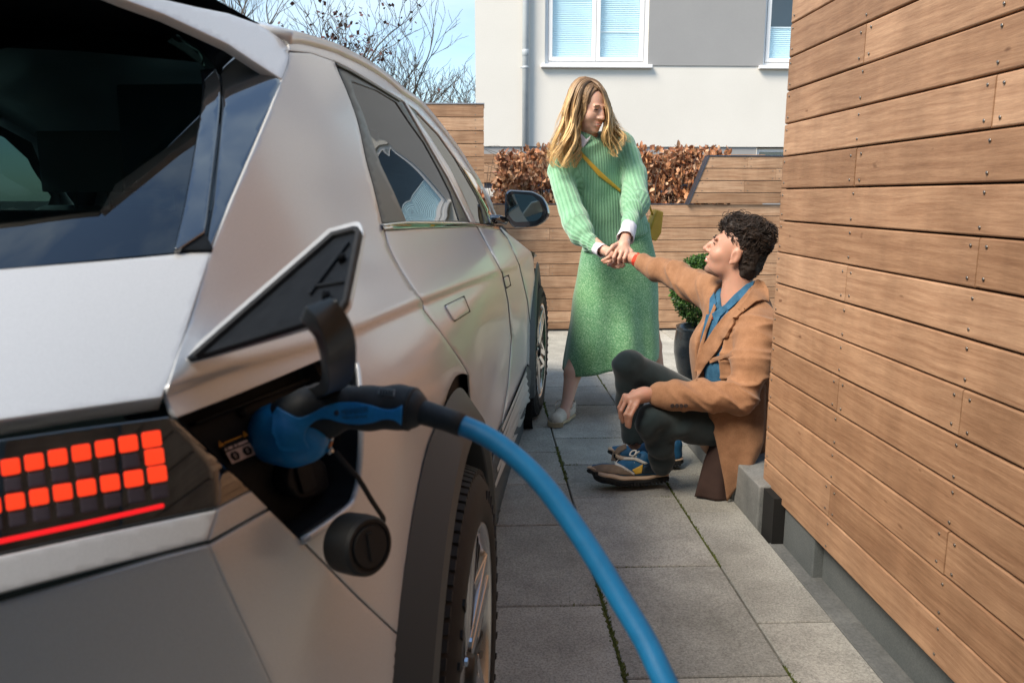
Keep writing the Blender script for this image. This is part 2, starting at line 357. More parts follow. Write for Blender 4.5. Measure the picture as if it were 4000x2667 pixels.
# ================================================================== back boundary fence
def board_mesh(name, x0, x1, y, z0, z1, mat, parent, th=.022, chamfer=None):
    """one horizontal board facing -Y"""
    e = .003; xl0 = x0; xl1 = x0
    if chamfer: xl0 = chamfer(z0); xl1 = chamfer(z1)
    v = []
    for (z, d) in ((z0, e), (z0 + e, 0), (z1 - e, 0), (z1, e), (z1, th), (z0, th)):
        t = (z - z0) / (z1 - z0); xa = xl0 + (xl1 - xl0) * t; v.append((xa, y + d, z))
    for (z, d) in ((z0, e), (z0 + e, 0), (z1 - e, 0), (z1, e), (z1, th), (z0, th)): v.append((x1, y + d, z))
    f = [tuple(range(6)), tuple(range(11, 5, -1))] + [(k, k + 6, (k + 1) % 6 + 6, (k + 1) % 6) for k in range(6)]
    cx_ = (x0 + x1) / 2; vv = [(p[0] - cx_, p[1] - y, p[2] - z0) for p in v]
    o = mesh(name, vv, f, mat, parent); o.location = (cx_ - parent.location.x, y - parent.location.y, z0 - parent.location.z); return o
_sm2 = bpy.data.meshes.new('screw'); _bm = bmesh.new(); bmesh.ops.create_icosphere(_bm, subdivisions=1, radius=0.005, matrix=Matrix.Diagonal((1, .5, 1, 1)))
_bm.to_mesh(_sm2); _bm.free(); _sm2.materials.append(M['steel'])
def bscrew(parent, x, y, z):
    o = link('screw', _sm2, None, parent); o.location = (x - parent.location.x, y - .001 - parent.location.y, z - parent.location.z)
BY = 7.10; BP = .1068; rb = random.Random(9)
low = empty('low_fence', (.5, BY, 0), label='low cedar board fence across the back, behind the woman', cat='fence')
ztop = 1.138
for k in range(11):
    z1 = ztop - BP * k; z0 = max(z1 - BP + .0055, .012)
    if z1 < .05: break
    js = [[.12, 1.45], [-.6, .95], [.6, 2.3]][k % 3]
    ends = [-2.2] + js + [2.95]
    for a, b in zip(ends[:-1], ends[1:]):
        board_mesh('plank', a + .001, b - .001, BY + rb.uniform(-.001, .001), z0, z1, M['wood_far'], low)
        for xx in (a + .03, b - .03):
            for zz in (z0 + .018, z1 - .018): bscrew(low, xx, BY, zz)
MB().box((-2.7, .024, .02), (2.45, .11, ztop - .01)).build('backing', M['cap'], low)
MB().box((-2.7, -.004, ztop + .0005), (1.40, .12, ztop + .009)).build('metal_cap', M['cap'], low)
# taller right hand section with a sloping end
slope0, slope1 = at(2693, 795, BY - .03), at(2770, 615, BY - .03)
def ch(z): return slope0[0] + (slope1[0] - slope0[0]) * (z - slope0[2]) / (slope1[2] - slope0[2])
rt_ = empty('stepped_fence', (2.2, BY - .03, 0), label='raised cedar fence section with sloping left end and dark metal cap, behind the man', cat='fence')
zz1 = 1.558
for k in range(14):
    z1 = zz1 - BP * k; z0 = z1 - BP + .0055
    z0 = max(z0, ztop + .012)
    if z1 - z0 < .02: break
    xa = ch((z0 + z1) / 2)
    xj = [2.36, 2.62, 2.34, 2.7][k % 4]
    board_mesh('plank', xa, xj - .001, BY - .03, z0, z1, M['wood_far'], rt_, chamfer=ch); board_mesh('plank', xj + .001, 3.4, BY - .03, z0, z1, M['wood_far'], rt_)
    for xx in (xj - .03, xj + .03, xa + .05):
        for zz in (z0 + .018, z1 - .018): bscrew(rt_, xx, BY - .03, zz)
MB().box((ch(zz1) - 2.2 - .012, -.006, zz1 + .001), (1.3, .12, zz1 + .012)).build('metal_cap', M['cap'], rt_)
v = []
for (z, dx) in ((ztop, -.012), (zz1 + .004, -.012), (zz1 + .004, -.0005), (ztop, -.0005)):
    v.append((ch(z) + dx - 2.2, -.006, z))
v += [(p[0], .12, p[2]) for p in v]
mesh('end_cap', v, [(0, 1, 2, 3), (7, 6, 5, 4), (0, 4, 5, 1), (1, 5, 6, 2), (2, 6, 7, 3), (3, 7, 4, 0)], M['cap'], rt_)
v = [(ch(ztop + .012) - 2.2 + .012, .024, ztop + .012), (ch(zz1) - 2.2 + .012, .024, zz1), (1.3, .024, zz1), (1.3, .024, ztop + .012)]; v += [(p[0], .1, p[2]) for p in v]
mesh('backing', v, [(0, 1, 2, 3), (7, 6, 5, 4), (0, 4, 5, 1), (1, 5, 6, 2), (2, 6, 7, 3), (3, 7, 4, 0)], M['cap'], rt_)
# tall left section
HY = 6.70
hx = at(1890, 500, HY)[0]; hz = at(1890, 408, HY)[2]
hi = empty('tall_fence', (hx, HY, 0), label='tall cedar privacy fence panel behind the car, left of the white house', cat='fence')
for k in range(17):
    z1 = hz - .1068 * k; z0 = z1 - .1068 + .0055
    if z0 < .03: break
    xj = [hx - 1.5, hx - .9, hx - 2.0][k % 3]
    board_mesh('plank', hx - 2.6, xj - .001, HY, z0, z1, M['wood_far'], hi); board_mesh('plank', xj + .001, hx, HY, z0, z1, M['wood_far'], hi)
    for xx in (hx - .07, xj + .03, xj - .03):
        for zz in (z0 + .018, z1 - .018): bscrew(hi, xx, HY, zz)
MB().box((-2.6, .024, .03), (-.006, .34, hz - .004)).build('backing', M['plaster'], hi)
MB().box((-2.6, -.006, hz + .001), (.006, .35, hz + .010)).build('metal_cap', plain('pale_metal_cap', (.38, .40, .44), .45, .6), hi)
# neighbour's fence and white gate post behind the hedge
NY = 9.0
nf = empty('neighbour_fence', (0, NY, 0), label='brown board fence glimpsed left of the copper hedge', cat='fence')
for k in range(9):
    p1 = at(1900, 602 + 38 * k, NY)[2]; p0 = at(1900, 602 + 38 * (k + 1), NY)[2] + .006
    if k == 3 or p0 < .1: continue
    board_mesh('plank', -.9, 3.2, NY, p0, p1, M['wood_far'], nf)
MB().box((-.9, .024, .05), (3.2, .08, at(1900, 604, NY)[2])).build('backing', M['cap'], nf)
gp = at(1915, 736, 8.4); gq = at(1940, 800, 8.4)
tag(MB().box((gp[0] - .12, 8.4, -.05), (gq[0], 8.62, gp[2])).build('gate_post', M['plaster'], bevel=.006), 'short white rendered post beside the copper hedge', 'post')

# ================================================================== copper beech hedge
rh = random.Random(21)
hedge = empty('beech_hedge', (1.15, 7.75, 0), label='beech hedge with dry copper leaves behind the low fence', cat='hedge')
hx0, hx1 = at(1945, 640, 7.5)[0], at(2775, 640, 7.5)[0]
hzt = at(2200, 582, 7.5)[2]
def leaf_geo(s):
    c = rh.uniform(-.35, .35); b = rh.uniform(.1, .5)
    return [(0, 0, 0), (-.34 * s, .38 * s, .16 * s * b), (0, .5 * s, -.10 * s * b), (.34 * s, .38 * s, .16 * s * b + c * .1 * s), (-.2 * s, .78 * s, .2 * s * b), (.22 * s, .8 * s, .05 * s), (0, 1.0 * s, .35 * s * c)], \
           [(0, 2, 1), (0, 3, 2), (1, 2, 4), (2, 3, 5), (2, 5, 6), (2, 6, 4)]
def rand_rot():
    return Matrix.Rotation(rh.uniform(0, 6.28), 3, 'Z') @ Matrix.Rotation(rh.uniform(-1.5, 1.5), 3, 'X') @ Matrix.Rotation(rh.uniform(0, 6.28), 3, 'Y')
def hedge_pt(front):
    for _ in range(60):
        x = rh.uniform(hx0 - .05, hx1 + .15); y = 7.32 + (abs(rh.gauss(0, .10)) if front else rh.uniform(0, .55)); z = rh.uniform(.95, hzt + .05)
        ztop_ = hzt + .07 * noise.noise(Vector((x * 4.5, 3, 0))) + .035 * noise.noise(Vector((x * 14, 9, 0)))
        xl = hx0 + .10 * noise.noise(Vector((z * 6, 1, 5))) + (.12 if z > 1.6 else 0) - (.06 if z < 1.35 else 0)
        if z > ztop_ or x < xl: continue
        if noise.noise(Vector((x * 7, y * 4, z * 7))) < -.28: continue
        if y < 7.36 + .05 * noise.noise(Vector((x * 5, z * 5, 2))): continue
        return Vector((x, y, z))
    return Vector((1.2, 7.5, 1.3))
cand = []
mb = MB()
_leafm = []
for q in range(10):
    v, f = leaf_geo(1.0); me = bpy.data.meshes.new('leaf'); me.from_pydata(v, [], f); me.materials.append(M['leaf_copper']); _leafm.append(me)
pts = sorted([hedge_pt(True) for _ in range(2600)], key=lambda p: p.y)
for i, p in enumerate(pts):
    s = rh.uniform(.035, .085)
    if i < 900 and i % 3 == 0:
        o = link('leaf', _leafm[i % 10], None, hedge); o.location = p - Vector(hedge.location); o.rotation_euler = rand_rot().to_euler(); o.scale = (s,) * 3
    else:
        v, f = leaf_geo(s); Rm = rand_rot(); mb.add([tuple(Rm @ Vector(q) + p - Vector(hedge.location)) for q in v], f)
for i in range(3600):
    p = hedge_pt(False); s = rh.uniform(.035, .07); v, f = leaf_geo(s); Rm = rand_rot(); mb.add([tuple(Rm @ Vector(q) + p - Vector(hedge.location)) for q in v], f)
tag(mb.build('foliage', M['leaf_copper'], hedge), kind='stuff')
mb = MB()
for i in range(150):
    x = rh.uniform(hx0 + .05, hx1 + .1); p = np.array([x, rh.uniform(7.45, 7.9), .2]); pts_ = [p.copy()]
    for j in range(5): p = p + np.array([rh.gauss(0, .06), rh.gauss(-.01, .05), (hzt - .2) / 5 * rh.uniform(.85, 1.05)]); pts_.append(p.copy())
    mb.tube(np.array(pts_) - np.array(hedge.location), [.008, .007, .006, .004, .003, .0015], 4)
for i in range(14):
    p = np.array([hx0 + rh.uniform(0, .25), 7.4 + rh.uniform(0, .2), rh.uniform(1.25, 1.6)]); pts_ = [p.copy()]
    for j in range(4): p = p + np.array([rh.uniform(-.09, -.01), rh.uniform(-.03, .03), rh.uniform(-.01, .05)]); pts_.append(p.copy())
    mb.tube(np.array(pts_) - np.array(hedge.location), [.003, .0025, .002, .0015, .001], 4)
mb.build('branch', M['bark'], hedge)

# ================================================================== white house
HSY = 12.0
house = empty('white_house', (2.5, HSY, 0), label='white rendered house with grey panel and white windows behind the hedge', cat='house')
def hp(x, y): p = at(x, y, HSY); return p[0] - 2.5, p[2]
hl = hp(1857, 300)[0]
def rect_wall(name, x0, x1, z0, z1, holes, mat, d0=0.0, d1=.25):
    """wall sheet facing -Y with rectangular window holes and reveal depth"""
    xs = sorted({x0, x1, *[h[0] for h in holes], *[h[1] for h in holes]}); zs = sorted({z0, z1, *[h[2] for h in holes], *[h[3] for h in holes]})
    xs = [x for x in xs if x0 <= x <= x1]; zs = [z for z in zs if z0 <= z <= z1]
    m_ = MB()
    for i in range(len(xs) - 1):
        for j in range(len(zs) - 1):
            cx_, cz_ = (xs[i] + xs[i + 1]) / 2, (zs[j] + zs[j + 1]) / 2
            if any(h[0] < cx_ < h[1] and h[2] < cz_ < h[3] for h in holes): continue
            m_.add([(xs[i], d0, zs[j]), (xs[i + 1], d0, zs[j]), (xs[i + 1], d0, zs[j + 1]), (xs[i], d0, zs[j + 1])], [(0, 1, 2, 3)])
    for a, b, c, d in holes:
        for p, q in (((a, c), (a, d)), ((a, d), (b, d)), ((b, d), (b, c)), ((b, c), (a, c))):
            m_.add([(p[0], d0, p[1]), (q[0], d0, q[1]), (q[0], d1, q[1]), (p[0], d1, p[1])], [(0, 1, 2, 3)])
    return m_
wx0, wz0 = hp(2128, 252); wx1, _ = hp(2530, 252); wz1 = wz0 + 1.55
w2x0, _ = hp(2978, 255); w2x1 = w2x0 + 1.15
GZ0 = hp(2700, 258)[1]
bz1 = hp(2700, 574)[1]                                   # top of the basement zone
b1 = (*[hp(x, 570)[0] for x in (2116, 2520)], bz1 - .60, hp(2200, 570)[1])
b2 = (*[hp(x, 580)[0] for x in (2957, 3200)], bz1 - .60, hp(3000, 580)[1])
holes = [(wx0, wx1, wz0, wz1), (w2x0, w2x1, wz0, wz1), b1, b2]
HT = 7.6
w_ = rect_wall('wall', hl, 8.0, bz1, HT, holes, None)
w_.add([(hl, 0, 0), (hl, 7, 0), (hl, 7, HT), (hl, 0, HT)], [(0, 3, 2, 1)]); w_.add([(8, 0, 0), (8, 7, 0), (8, 7, HT), (8, 0, HT)], [(0, 1, 2, 3)]); w_.add([(hl, 7, 0), (8, 7, 0), (8, 7, HT), (hl, 7, HT)], [(0, 3, 2, 1)])
w_.build('wall', M['plaster'], house)
rect_wall('plinth_wall', hl + .01, 7.99, 0, bz1 - .003, [(h[0], h[1], h[2], bz1 - .003) for h in (b1, b2)], None, d0=.02).build('plinth_wall', M['plaster_grey'], house)
MB().box((wx1 - .002, -.014, GZ0), (w2x0 + .002, .003, HT - .3)).build('grey_panel', M['plaster_grey'], house)
MB().box((hl - .15, -.35, HT), (8.15, 7.2, HT + .22)).build('roof', M['cap'], house)
MB().box((hl + .02, .9, .02), (7.98, 6.9, HT - .02)).build('room_wall', plain('dim_room', (.10, .13, .15), .9), house)
def pleats(x0, x1, z0, z1, y, mat, parent, name='blind', pitch=.026):
    n = max(2, int((z1 - z0) / pitch)); v, f = [], []
    for i in range(2 * n + 1):
        z = z0 + (z1 - z0) * i / (2 * n); d = .012 if i % 2 else 0; v += [(x0, y + d, z), (x1, y + d, z)]
    for i in range(2 * n): f.append((2 * i, 2 * i + 1, 2 * i + 3, 2 * i + 2))
    return mesh(name, v, f, mat, parent)
def house_window(x0, x1, z0, z1, panes, blinds, lab):
    fr = MB(); y0, y1 = .07, .14; t = .055
    fr.box((x0, y0, z0), (x0 + t, y1, z1)); fr.box((x1 - t, y0, z0), (x1, y1, z1)); fr.box((x0 + t, y0, z1 - t), (x1 - t, y1, z1)); fr.box((x0 + t, y0, z0), (x1 - t, y1, z0 + t))
    wd = fr.build('window', M['pvc'], house, bevel=.006); wd['label'] = lab
    n = panes; ww = (x1 - x0 - 2 * t) / n
    for i in range(n):
        a = x0 + t + ww * i; b = a + ww; c, d = z0 + t, z1 - t; s = .06; y2, y3 = .055, .12
        g = MB(); g.box((a + .003, y2, c + .003), (a + s, y3, d)); g.box((b - s, y2, c + .003), (b - .003, y3, d)); g.box((a + s, y2, d - s), (b - s, y3, d)); g.box((a + s, y2, c + .003), (b - s, y3, c + s))
        g.build('sash', M['pvc'], wd, bevel=.005)
        MB().add([(a + s - .01, .088, c + s - .01), (b - s + .01, .088, c + s - .01), (b - s + .01, .088, d - s + .01), (a + s - .01, .088, d - s + .01)], [(0, 1, 2, 3)]).build('pane', M['glass_win'], wd)
        for (fz0, fz1) in blinds[i]:
            za, zb = c + s + (d - c - 2 * s) * fz0, c + s + (d - c - 2 * s) * fz1
            pleats(a + s - .005, b - s + .005, za, zb, .13, M['blind'], wd)
            MB().box((a + s - .005, .122, zb), (b - s + .005, .148, zb + .018)).build('blind_rail', M['pvc'], wd)
    MB().box((x0 - .06, -.075, z0 - .052), (x1 + .06, .10, z0 - .004)).build('sill', M['pvc'], house, bevel=.006)
house_window(wx0, wx1, wz0, wz1, 2, [[(0.0, .62)], [(0.0, .27), (.28, 1.0)]], 'white two pane window with pleated blinds')
house_window(w2x0, w2x1, wz0, wz1, 1, [[(0.0, .33)]], 'white window beside the grey panel with its blind low')
for b in (b1, b2):
    fr = MB(); t = .05; fr.box((b[0], .05, b[2]), (b[0] + t, .12, b[3])); fr.box((b[1] - t, .05, b[2]), (b[1], .12, b[3])); fr.box((b[0] + t, .05, b[3] - t), (b[1] - t, .12, b[3])); fr.box((b[0] + t, .05, b[2]), (b[1] - t, .12, b[2] + t))
    wd = fr.build('basement_window', M['pvc'], house)
    MB().add([(b[0] + t, .09, b[2] + t), (b[1] - t, .09, b[2] + t), (b[1] - t, .09, b[3] - t), (b[0] + t, .09, b[3] - t)], [(0, 1, 2, 3)]).build('pane', M['glass_win'], wd)
    pleats(b[0] + t, b[1] - t, b[2] + t, b[3] - t, .13, M['cap'], wd, 'slat_grille', .05)
px_, pz_ = hp(2052, 300); pr = .048
dp = MB().tube([(px_, -.075, 1.0), (px_, -.075, HT)], pr, 16).build('downpipe', M['zinc'], house, True)
for zc in (hp(2045, 268)[1], hp(2045, 268)[1] - 2.0, hp(2045, 268)[1] + 2.0):
    MB().lathe([(pr + .001, -.018), (pr + .006, -.015), (pr + .006, .015), (pr + .001, .018)], 16, (px_, -.075, zc)).box((px_ - .075, -.08, zc - .008), (px_ - pr, -.06, zc + .008)).build('pipe_clip', M['zinc'], dp, True)
zj = hp(2045, 225)[1]; MB().lathe([(pr, -.0), (pr + .004, .004), (pr + .004, .09), (pr, .095)], 16, (px_, -.075, zj)).build('pipe_socket', M['zinc'], dp, True)

# ================================================================== bare trees beyond
def bare_tree(name, base, h, spread, seed, label, leaves=0, group='bare trees beyond the house', lean=0.0):
    r_ = random.Random(seed); root = empty(name, base, label=label, cat='tree', group=group)
    tr, cr2, lf = MB(), MB(), MB(); tips = []
    def grow(p, d, ln, rad, lvl, mbx):
        n = 4; pts_ = [p.copy()]; dd = d.copy()
        for i in range(n):
            dd = dd + np.array([r_.gauss(0, .13), r_.gauss(0, .13), r_.gauss(.03, .08)]); dd /= np.linalg.norm(dd); p = p + dd * ln / n; pts_.append(p.copy())
        taper = [rad * (1 - .45 * i / n) for i in range(n + 1)]
        mbx.tube(pts_, taper, 6 if lvl < 2 else 3, cap=False)
        if lvl >= 6: tips.append(p); return
        if lvl >= 3: tips.append(p)
        kids = 3 if lvl < 4 else 2
        for k in range(kids + (1 if lvl < 2 else 0)):
            t = r_.uniform(.45, 1.0) if k else 1.0
            q = pts_[0] + (pts_[-1] - pts_[0]) * t if t < 1 else pts_[-1]
            j = min(n, int(t * n)); q = pts_[j]
            a = r_.uniform(0, 6.28); sp = spread * r_.uniform(.6, 1.3)
            side_ = np.array([math.cos(a), math.sin(a), r_.uniform(-.1, .5)]); nd = dd + side_ * sp; nd /= np.linalg.norm(nd)
            grow(q, nd, ln * r_.uniform(.62, .82), max(rad * r_.uniform(.45, .62), .0095), lvl + 1, cr2)
    grow(np.array([0, 0, -.1]), np.array([lean, 0, 1.0]), h * .34, h * .021, 0, tr)
    tr.build('trunk', M['bark'], root, True); cr2.build('crown', M['bark'], root)
    if leaves:
        for i in range(leaves):
            p = r_.choice(tips); s = r_.uniform(.07, .14)
            if p[2] < h * .3: continue
            p = p + np.array([r_.gauss(0, .15), r_.gauss(0, .15), r_.gauss(-.1, .15)]); a, b = r_.uniform(0, 6.28), r_.uniform(-1, 1)
            u = np.array([math.cos(a), math.sin(a), b]) * s; w2 = np.array([-math.sin(a), math.cos(a), r_.uniform(-1, 1)]) * s * .6
            lf.add([p, p + u * .5 + w2, p + u, p + u * .5 - w2], [(0, 1, 2, 3)])
        tag(lf.build('leaf_cluster', M['leaf_plum'], root), kind='stuff')
    return root
def tree_at(px, topy, wy, **k):
    p = at(px, topy, wy); return (p[0], wy, 0), p[2]
b_, h_ = tree_at(1140, -40, 26); bare_tree('bare_tree', b_, h_ * 1.05, .62, 4, 'bare tree with a few dark plum leaves left, above the car roof', 700)
b_, h_ = tree_at(925, -60, 30); bare_tree('bare_tree', b_, h_ * 1.25, .6, 12, 'leafless tree just left of the plum leaved tree, above the car roof')
b_, h_ = tree_at(1455, 50, 30); bare_tree('bare_tree', b_, h_ * 1.0, .55, 31, 'tall leafless tree standing alone in the middle of the sky gap')
b_, h_ = tree_at(1290, 90, 44); bare_tree('bare_tree', b_, h_ * 1.15, .6, 17, 'smaller leafless tree between the plum leaved one and the tall one')
b_, h_ = tree_at(1840, 60, 25); bare_tree('bare_tree', b_, h_ * 1.0, .75, 8, 'wide leafless tree half hidden by the corner of the white house', lean=-.1)
b_, h_ = tree_at(1640, 280, 42); bare_tree('bare_tree', b_, h_, .75, 23, 'low leafless tree just above the tall cedar fence')

# ================================================================== unseen house front, added behind the camera to darken foreground and reflections
blocker = empty('blocker_house', (-2.5, -1.35, 0), label='added unseen house front behind the parking space, shading paving and car rear', cat='house')
M['blocker'] = noisy('blocker_render', (.10, .135, .155), (.13, .165, .185), 2, .95, .1, .003)  # blue-grey picked to cool the reflections in the car
wl_ = rect_wall('wall', -5.5, 5.5, 0, 4.4, [(-3.6, -1.0, .02, 2.2), (-.4, .7, .9, 2.2), (2.6, 3.6, .02, 2.1)], None)
w2 = MB(); w2.v = [(x, -y, z) for x, y, z in wl_.v]; w2.f = [q[::-1] for q in wl_.f]
w2.add([(-5.5, 0, 4.4), (5.5, 0, 4.4), (5.5, -6, 4.4), (-5.5, -6, 4.4)], [(0, 1, 2, 3)]); w2.build('wall', M['blocker'], blocker)  # wall of the added unseen house front
MB().box((-3.6, -.22, .02), (-1.0, -.16, 2.2)).build('blocker_garage_door', M['cap'], blocker); MB().box((-.4, -.22, .9), (.7, -.18, 2.2)).build('window', M['pvc'], blocker); MB().box((2.6, -.22, .02), (3.6, -.16, 2.1)).build('door', M['wood_far'], blocker)  # made-up openings of the added house front
# ================================================================== electric car
HEAD = R(6.3)
c_f = np.array([math.sin(HEAD), math.cos(HEAD), 0]); c_r = np.array([math.cos(HEAD), -math.sin(HEAD), 0])
WR = 0.369                                              # tyre radius
CO = on_ground(1843, 2082, .634) - .93 * c_r; CO[2] = 0
car = empty('electric_car', CO, -HEAD, label='matte silver electric hatchback plugged in to charge, with pixel tail lights', cat='car')
def to_car(p): v = np.asarray(p) - CO; return np.stack([v @ c_r, v @ c_f, v[..., 2]], -1)
CC = to_car(CAM)
def smooth_tab(zs, xs, sig):
    g = np.linspace(zs[0], zs[-1], 600); v = np.interp(g, zs, xs); k = max(1, int(3 * sig / (g[1] - g[0]))); w = np.exp(-.5 * (np.arange(-k, k + 1) * (g[1] - g[0]) / sig) ** 2); w /= w.sum()
    return g, np.convolve(np.pad(v, k, mode='edge'), w, mode='valid')
PZ, PX = smooth_tab([.0, .1, .2, .3, .45, .6, .8, .92, .985, 1.05, 1.10, 1.16, 1.30, 1.42, 1.56], [.83, .84, .87, .885, .888, .885, .895, .903, .900, .862, .820, .792, .735, .680, .607], .018)
SY, SX = smooth_tab([-1.2, -.85, -.6, -.35, -.1, .3, .8, 1.6, 2.2, 2.7, 3.3, 3.6, 3.9, 4.3], [-.27, -.135, -.062, -.016, 0, 0, -.010, -.010, .0, .022, .020, -.04, -.25, -.8], .06)
LEDGE = None
def S(y, z, ledge=True):
    lowfac = np.clip((1.12 - z) / .25, 0, 1)
    t = np.interp(y, SY, SX); t = np.where(y > .3, t * lowfac, t)
    s = np.interp(z, PZ, PX) + t
    # hollowed doors
    rr2 = np.hypot(y, z - WR); gfl = np.clip(1 - (rr2 - .50) / .20, 0, 1) ** 1.6 * (y < .7); s = s + np.maximum(.893 - s, 0) * gfl * np.clip((z - .12) / .1, 0, 1) * np.clip((.98 - z) / .08, 0, 1)
    hol = np.exp(-((y - 1.45) / .75) ** 4) * np.exp(-((z - .60) / .17) ** 2) * .028; s = s - hol
    if ledge and LEDGE is not None:
        zc = np.interp(y, LEDGE[0], LEDGE[1]); fade = np.clip((2.5 - y) / .3, 0, 1)
        s = s - .0105 * fade / (1 + np.exp(-(zc - z) / .0022)) * np.clip(1 - (zc - z) / .55, 0, 1)
    return s
def bow(x): x = np.abs(x); return np.where(x < .86, .43 * x ** 4, .43 * .86 ** 4 + .43 * 4 * .86 ** 3 * (x - .86))
def F_side(p, off=0.0): return p[..., 0] - S(p[..., 1], p[..., 2]) - off
def hit(F, px):
    px = np.asarray(px, float); d = V_FW[None] * F_PX + V_RT[None] * (px[:, :1] - CX) - V_UP[None] * (px[:, 1:] - CY); d /= np.linalg.norm(d, axis=1, keepdims=True)
    d = np.stack([d @ c_r, d @ c_f, d[:, 2]], -1)
    ts = np.concatenate([np.linspace(.25, 1.6, 260), np.linspace(1.61, 7.5, 420)])
    val = F(CC + d[:, None, :] * ts[None, :, None]); neg = val <= 0
    first = np.argmax(neg, 1); ok = neg.any(1) & (first > 0)
    lo = ts[np.maximum(first - 1, 0)]; hi_ = ts[first]
    best = ts[np.argmin(val, 1)]; lo = np.where(ok, lo, best); hi_ = np.where(ok, hi_, best)
    for _ in range(24):
        m = (lo + hi_) / 2; v = F(CC + d * m[:, None]); lo = np.where(v > 0, m, lo); hi_ = np.where(v > 0, hi_, m)
    return CC + d * hi_[:, None]
_p = hit(lambda p: p[..., 0] - S(p[..., 1], p[..., 2], False), [(675, 1530), (900, 1450), (1254, 1352), (1360, 1312), (1500, 1250), (1650, 1184), (1830, 1112), (1962, 1064), (2022, 1046)])
LEDGE = (np.concatenate([[-1.2], _p[:, 1], [4.5]]), np.concatenate([[_p[0, 2] + .02], _p[:, 2], [_p[-1, 2] - .02]]))
def rear_F(px_pts, off=0.0, flat=None):
    """rear facing panel whose right edge meets the flank at the given sight lines"""
    q = hit(F_side, px_pts); z = q[:, 2]; y = q[:, 1] - bow(q[:, 0]); o_ = np.argsort(z); z, y = z[o_], y[o_]
    if len(z) == 2: k = (y[1] - y[0]) / (z[1] - z[0])
    def f(p):
        yy = y[0] + k * (p[..., 2] - z[0]) if len(z) == 2 else np.full(p.shape[:-1], y[0])
        return yy + bow(p[..., 0]) - off - p[..., 1]
    return f
def inside(poly, pts):
    x, y = pts[:, 0], pts[:, 1]; r = np.zeros(len(pts), bool); n = len(poly)
    for i in range(n):
        (x1, y1), (x2, y2) = poly[i], poly[(i + 1) % n]; c = (y1 > y) != (y2 > y)
        with np.errstate(divide='ignore', invalid='ignore'): r ^= c & (x < (x2 - x1) * (y - y1) / (y2 - y1 + 1e-12) + x1)
    return r
def inset_poly(poly, g):
    p = np.asarray(poly, float); n = len(p); a = np.roll(p, 1, 0); b = np.roll(p, -1, 0)
    area = .5 * np.sum(p[:, 0] * b[:, 1] - b[:, 0] * p[:, 1]); s = 1 if area > 0 else -1
    e1 = p - a; e2 = b - p; e1 /= np.linalg.norm(e1, axis=1, keepdims=True) + 1e-9; e2 /= np.linalg.norm(e2, axis=1, keepdims=True) + 1e-9
    n1 = np.stack([-e1[:, 1], e1[:, 0]], 1) * s; n2 = np.stack([-e2[:, 1], e2[:, 0]], 1) * s; m = n1 + n2
    m /= np.maximum(np.linalg.norm(m, axis=1, keepdims=True), .5); d = np.maximum(np.sum(m * n1, 1, keepdims=True), .4)
    return p + m * g / d
def rounded(poly, r, n=4):
    """round the corners of a polygon"""
    p = np.asarray(poly, float); out = []
    for i in range(len(p)):
        a, b, c = p[i - 1], p[i], p[(i + 1) % len(p)]; u, v = a - b, c - b; lu, lv = np.linalg.norm(u), np.linalg.norm(v); q = min(r, lu * .45, lv * .45)
        s0, s1 = b + u / lu * q, b + v / lv * q
        for t in np.linspace(0, 1, n): out.append((1 - t) ** 2 * s0 + 2 * t * (1 - t) * b + t * t * s1)
    return np.array(out)
def dens(poly, sp):
    p = np.asarray(poly, float); out = []
    for i in range(len(p)):
        a, b = p[i], p[(i + 1) % len(p)]; k = max(1, int(math.ceil(np.linalg.norm(b - a) / sp)))
        for t in range(k): out.append(a + (b - a) * t / k)
    return np.array(out)
def curve(pts, n=6):
    """Catmull-Rom through an open run of points"""
    p = np.asarray(pts, float); out = []
    for i in range(len(p) - 1):
        a, b, c, d = p[max(i - 1, 0)], p[i], p[i + 1], p[min(i + 2, len(p) - 1)]
        for t in np.arange(n) / n: out.append(.5 * ((2 * b) + (c - a) * t + (2 * a - 5 * b + 4 * c - d) * t * t + (3 * b - a - 3 * c + d) * t ** 3))
    out.append(p[-1]); return [tuple(q) for q in out]
def tri(poly, holes, sp):
    vs, es = [], []
    def loop(q):
        n0 = len(vs); vs.extend([Vector(map(float, a)) for a in q]); es.extend([(n0 + i, n0 + (i + 1) % len(q)) for i in range(len(q))])
    b = dens(poly, sp); loop(b); hd = [dens(h, sp) for h in holes]
    for h in hd: loop(h)
    lo, hi_ = b.min(0), b.max(0); g = []
    for j, y in enumerate(np.arange(lo[1], hi_[1], sp * .87)):
        for x in np.arange(lo[0] + (sp / 2 if j % 2 else 0), hi_[0], sp): g.append((x, y))
    if g:
        g = np.array(g); k = inside(inset_poly(b, sp * .45), g) & inside(b, g)
        for h in hd: k &= ~inside(inset_poly(h, -sp * .45), g)
        vs.extend([Vector(map(float, a)) for a in g[k]])
    r = delaunay_2d_cdt(vs, es, [], 1, 1e-5)
    v = np.array([tuple(q) for q in r[0]]); f = np.array([list(q) for q in r[2]]); c = v[f].mean(1); keep = inside(b, c)
    for h in hd: keep &= ~inside(h, c)
    return v, f[keep]
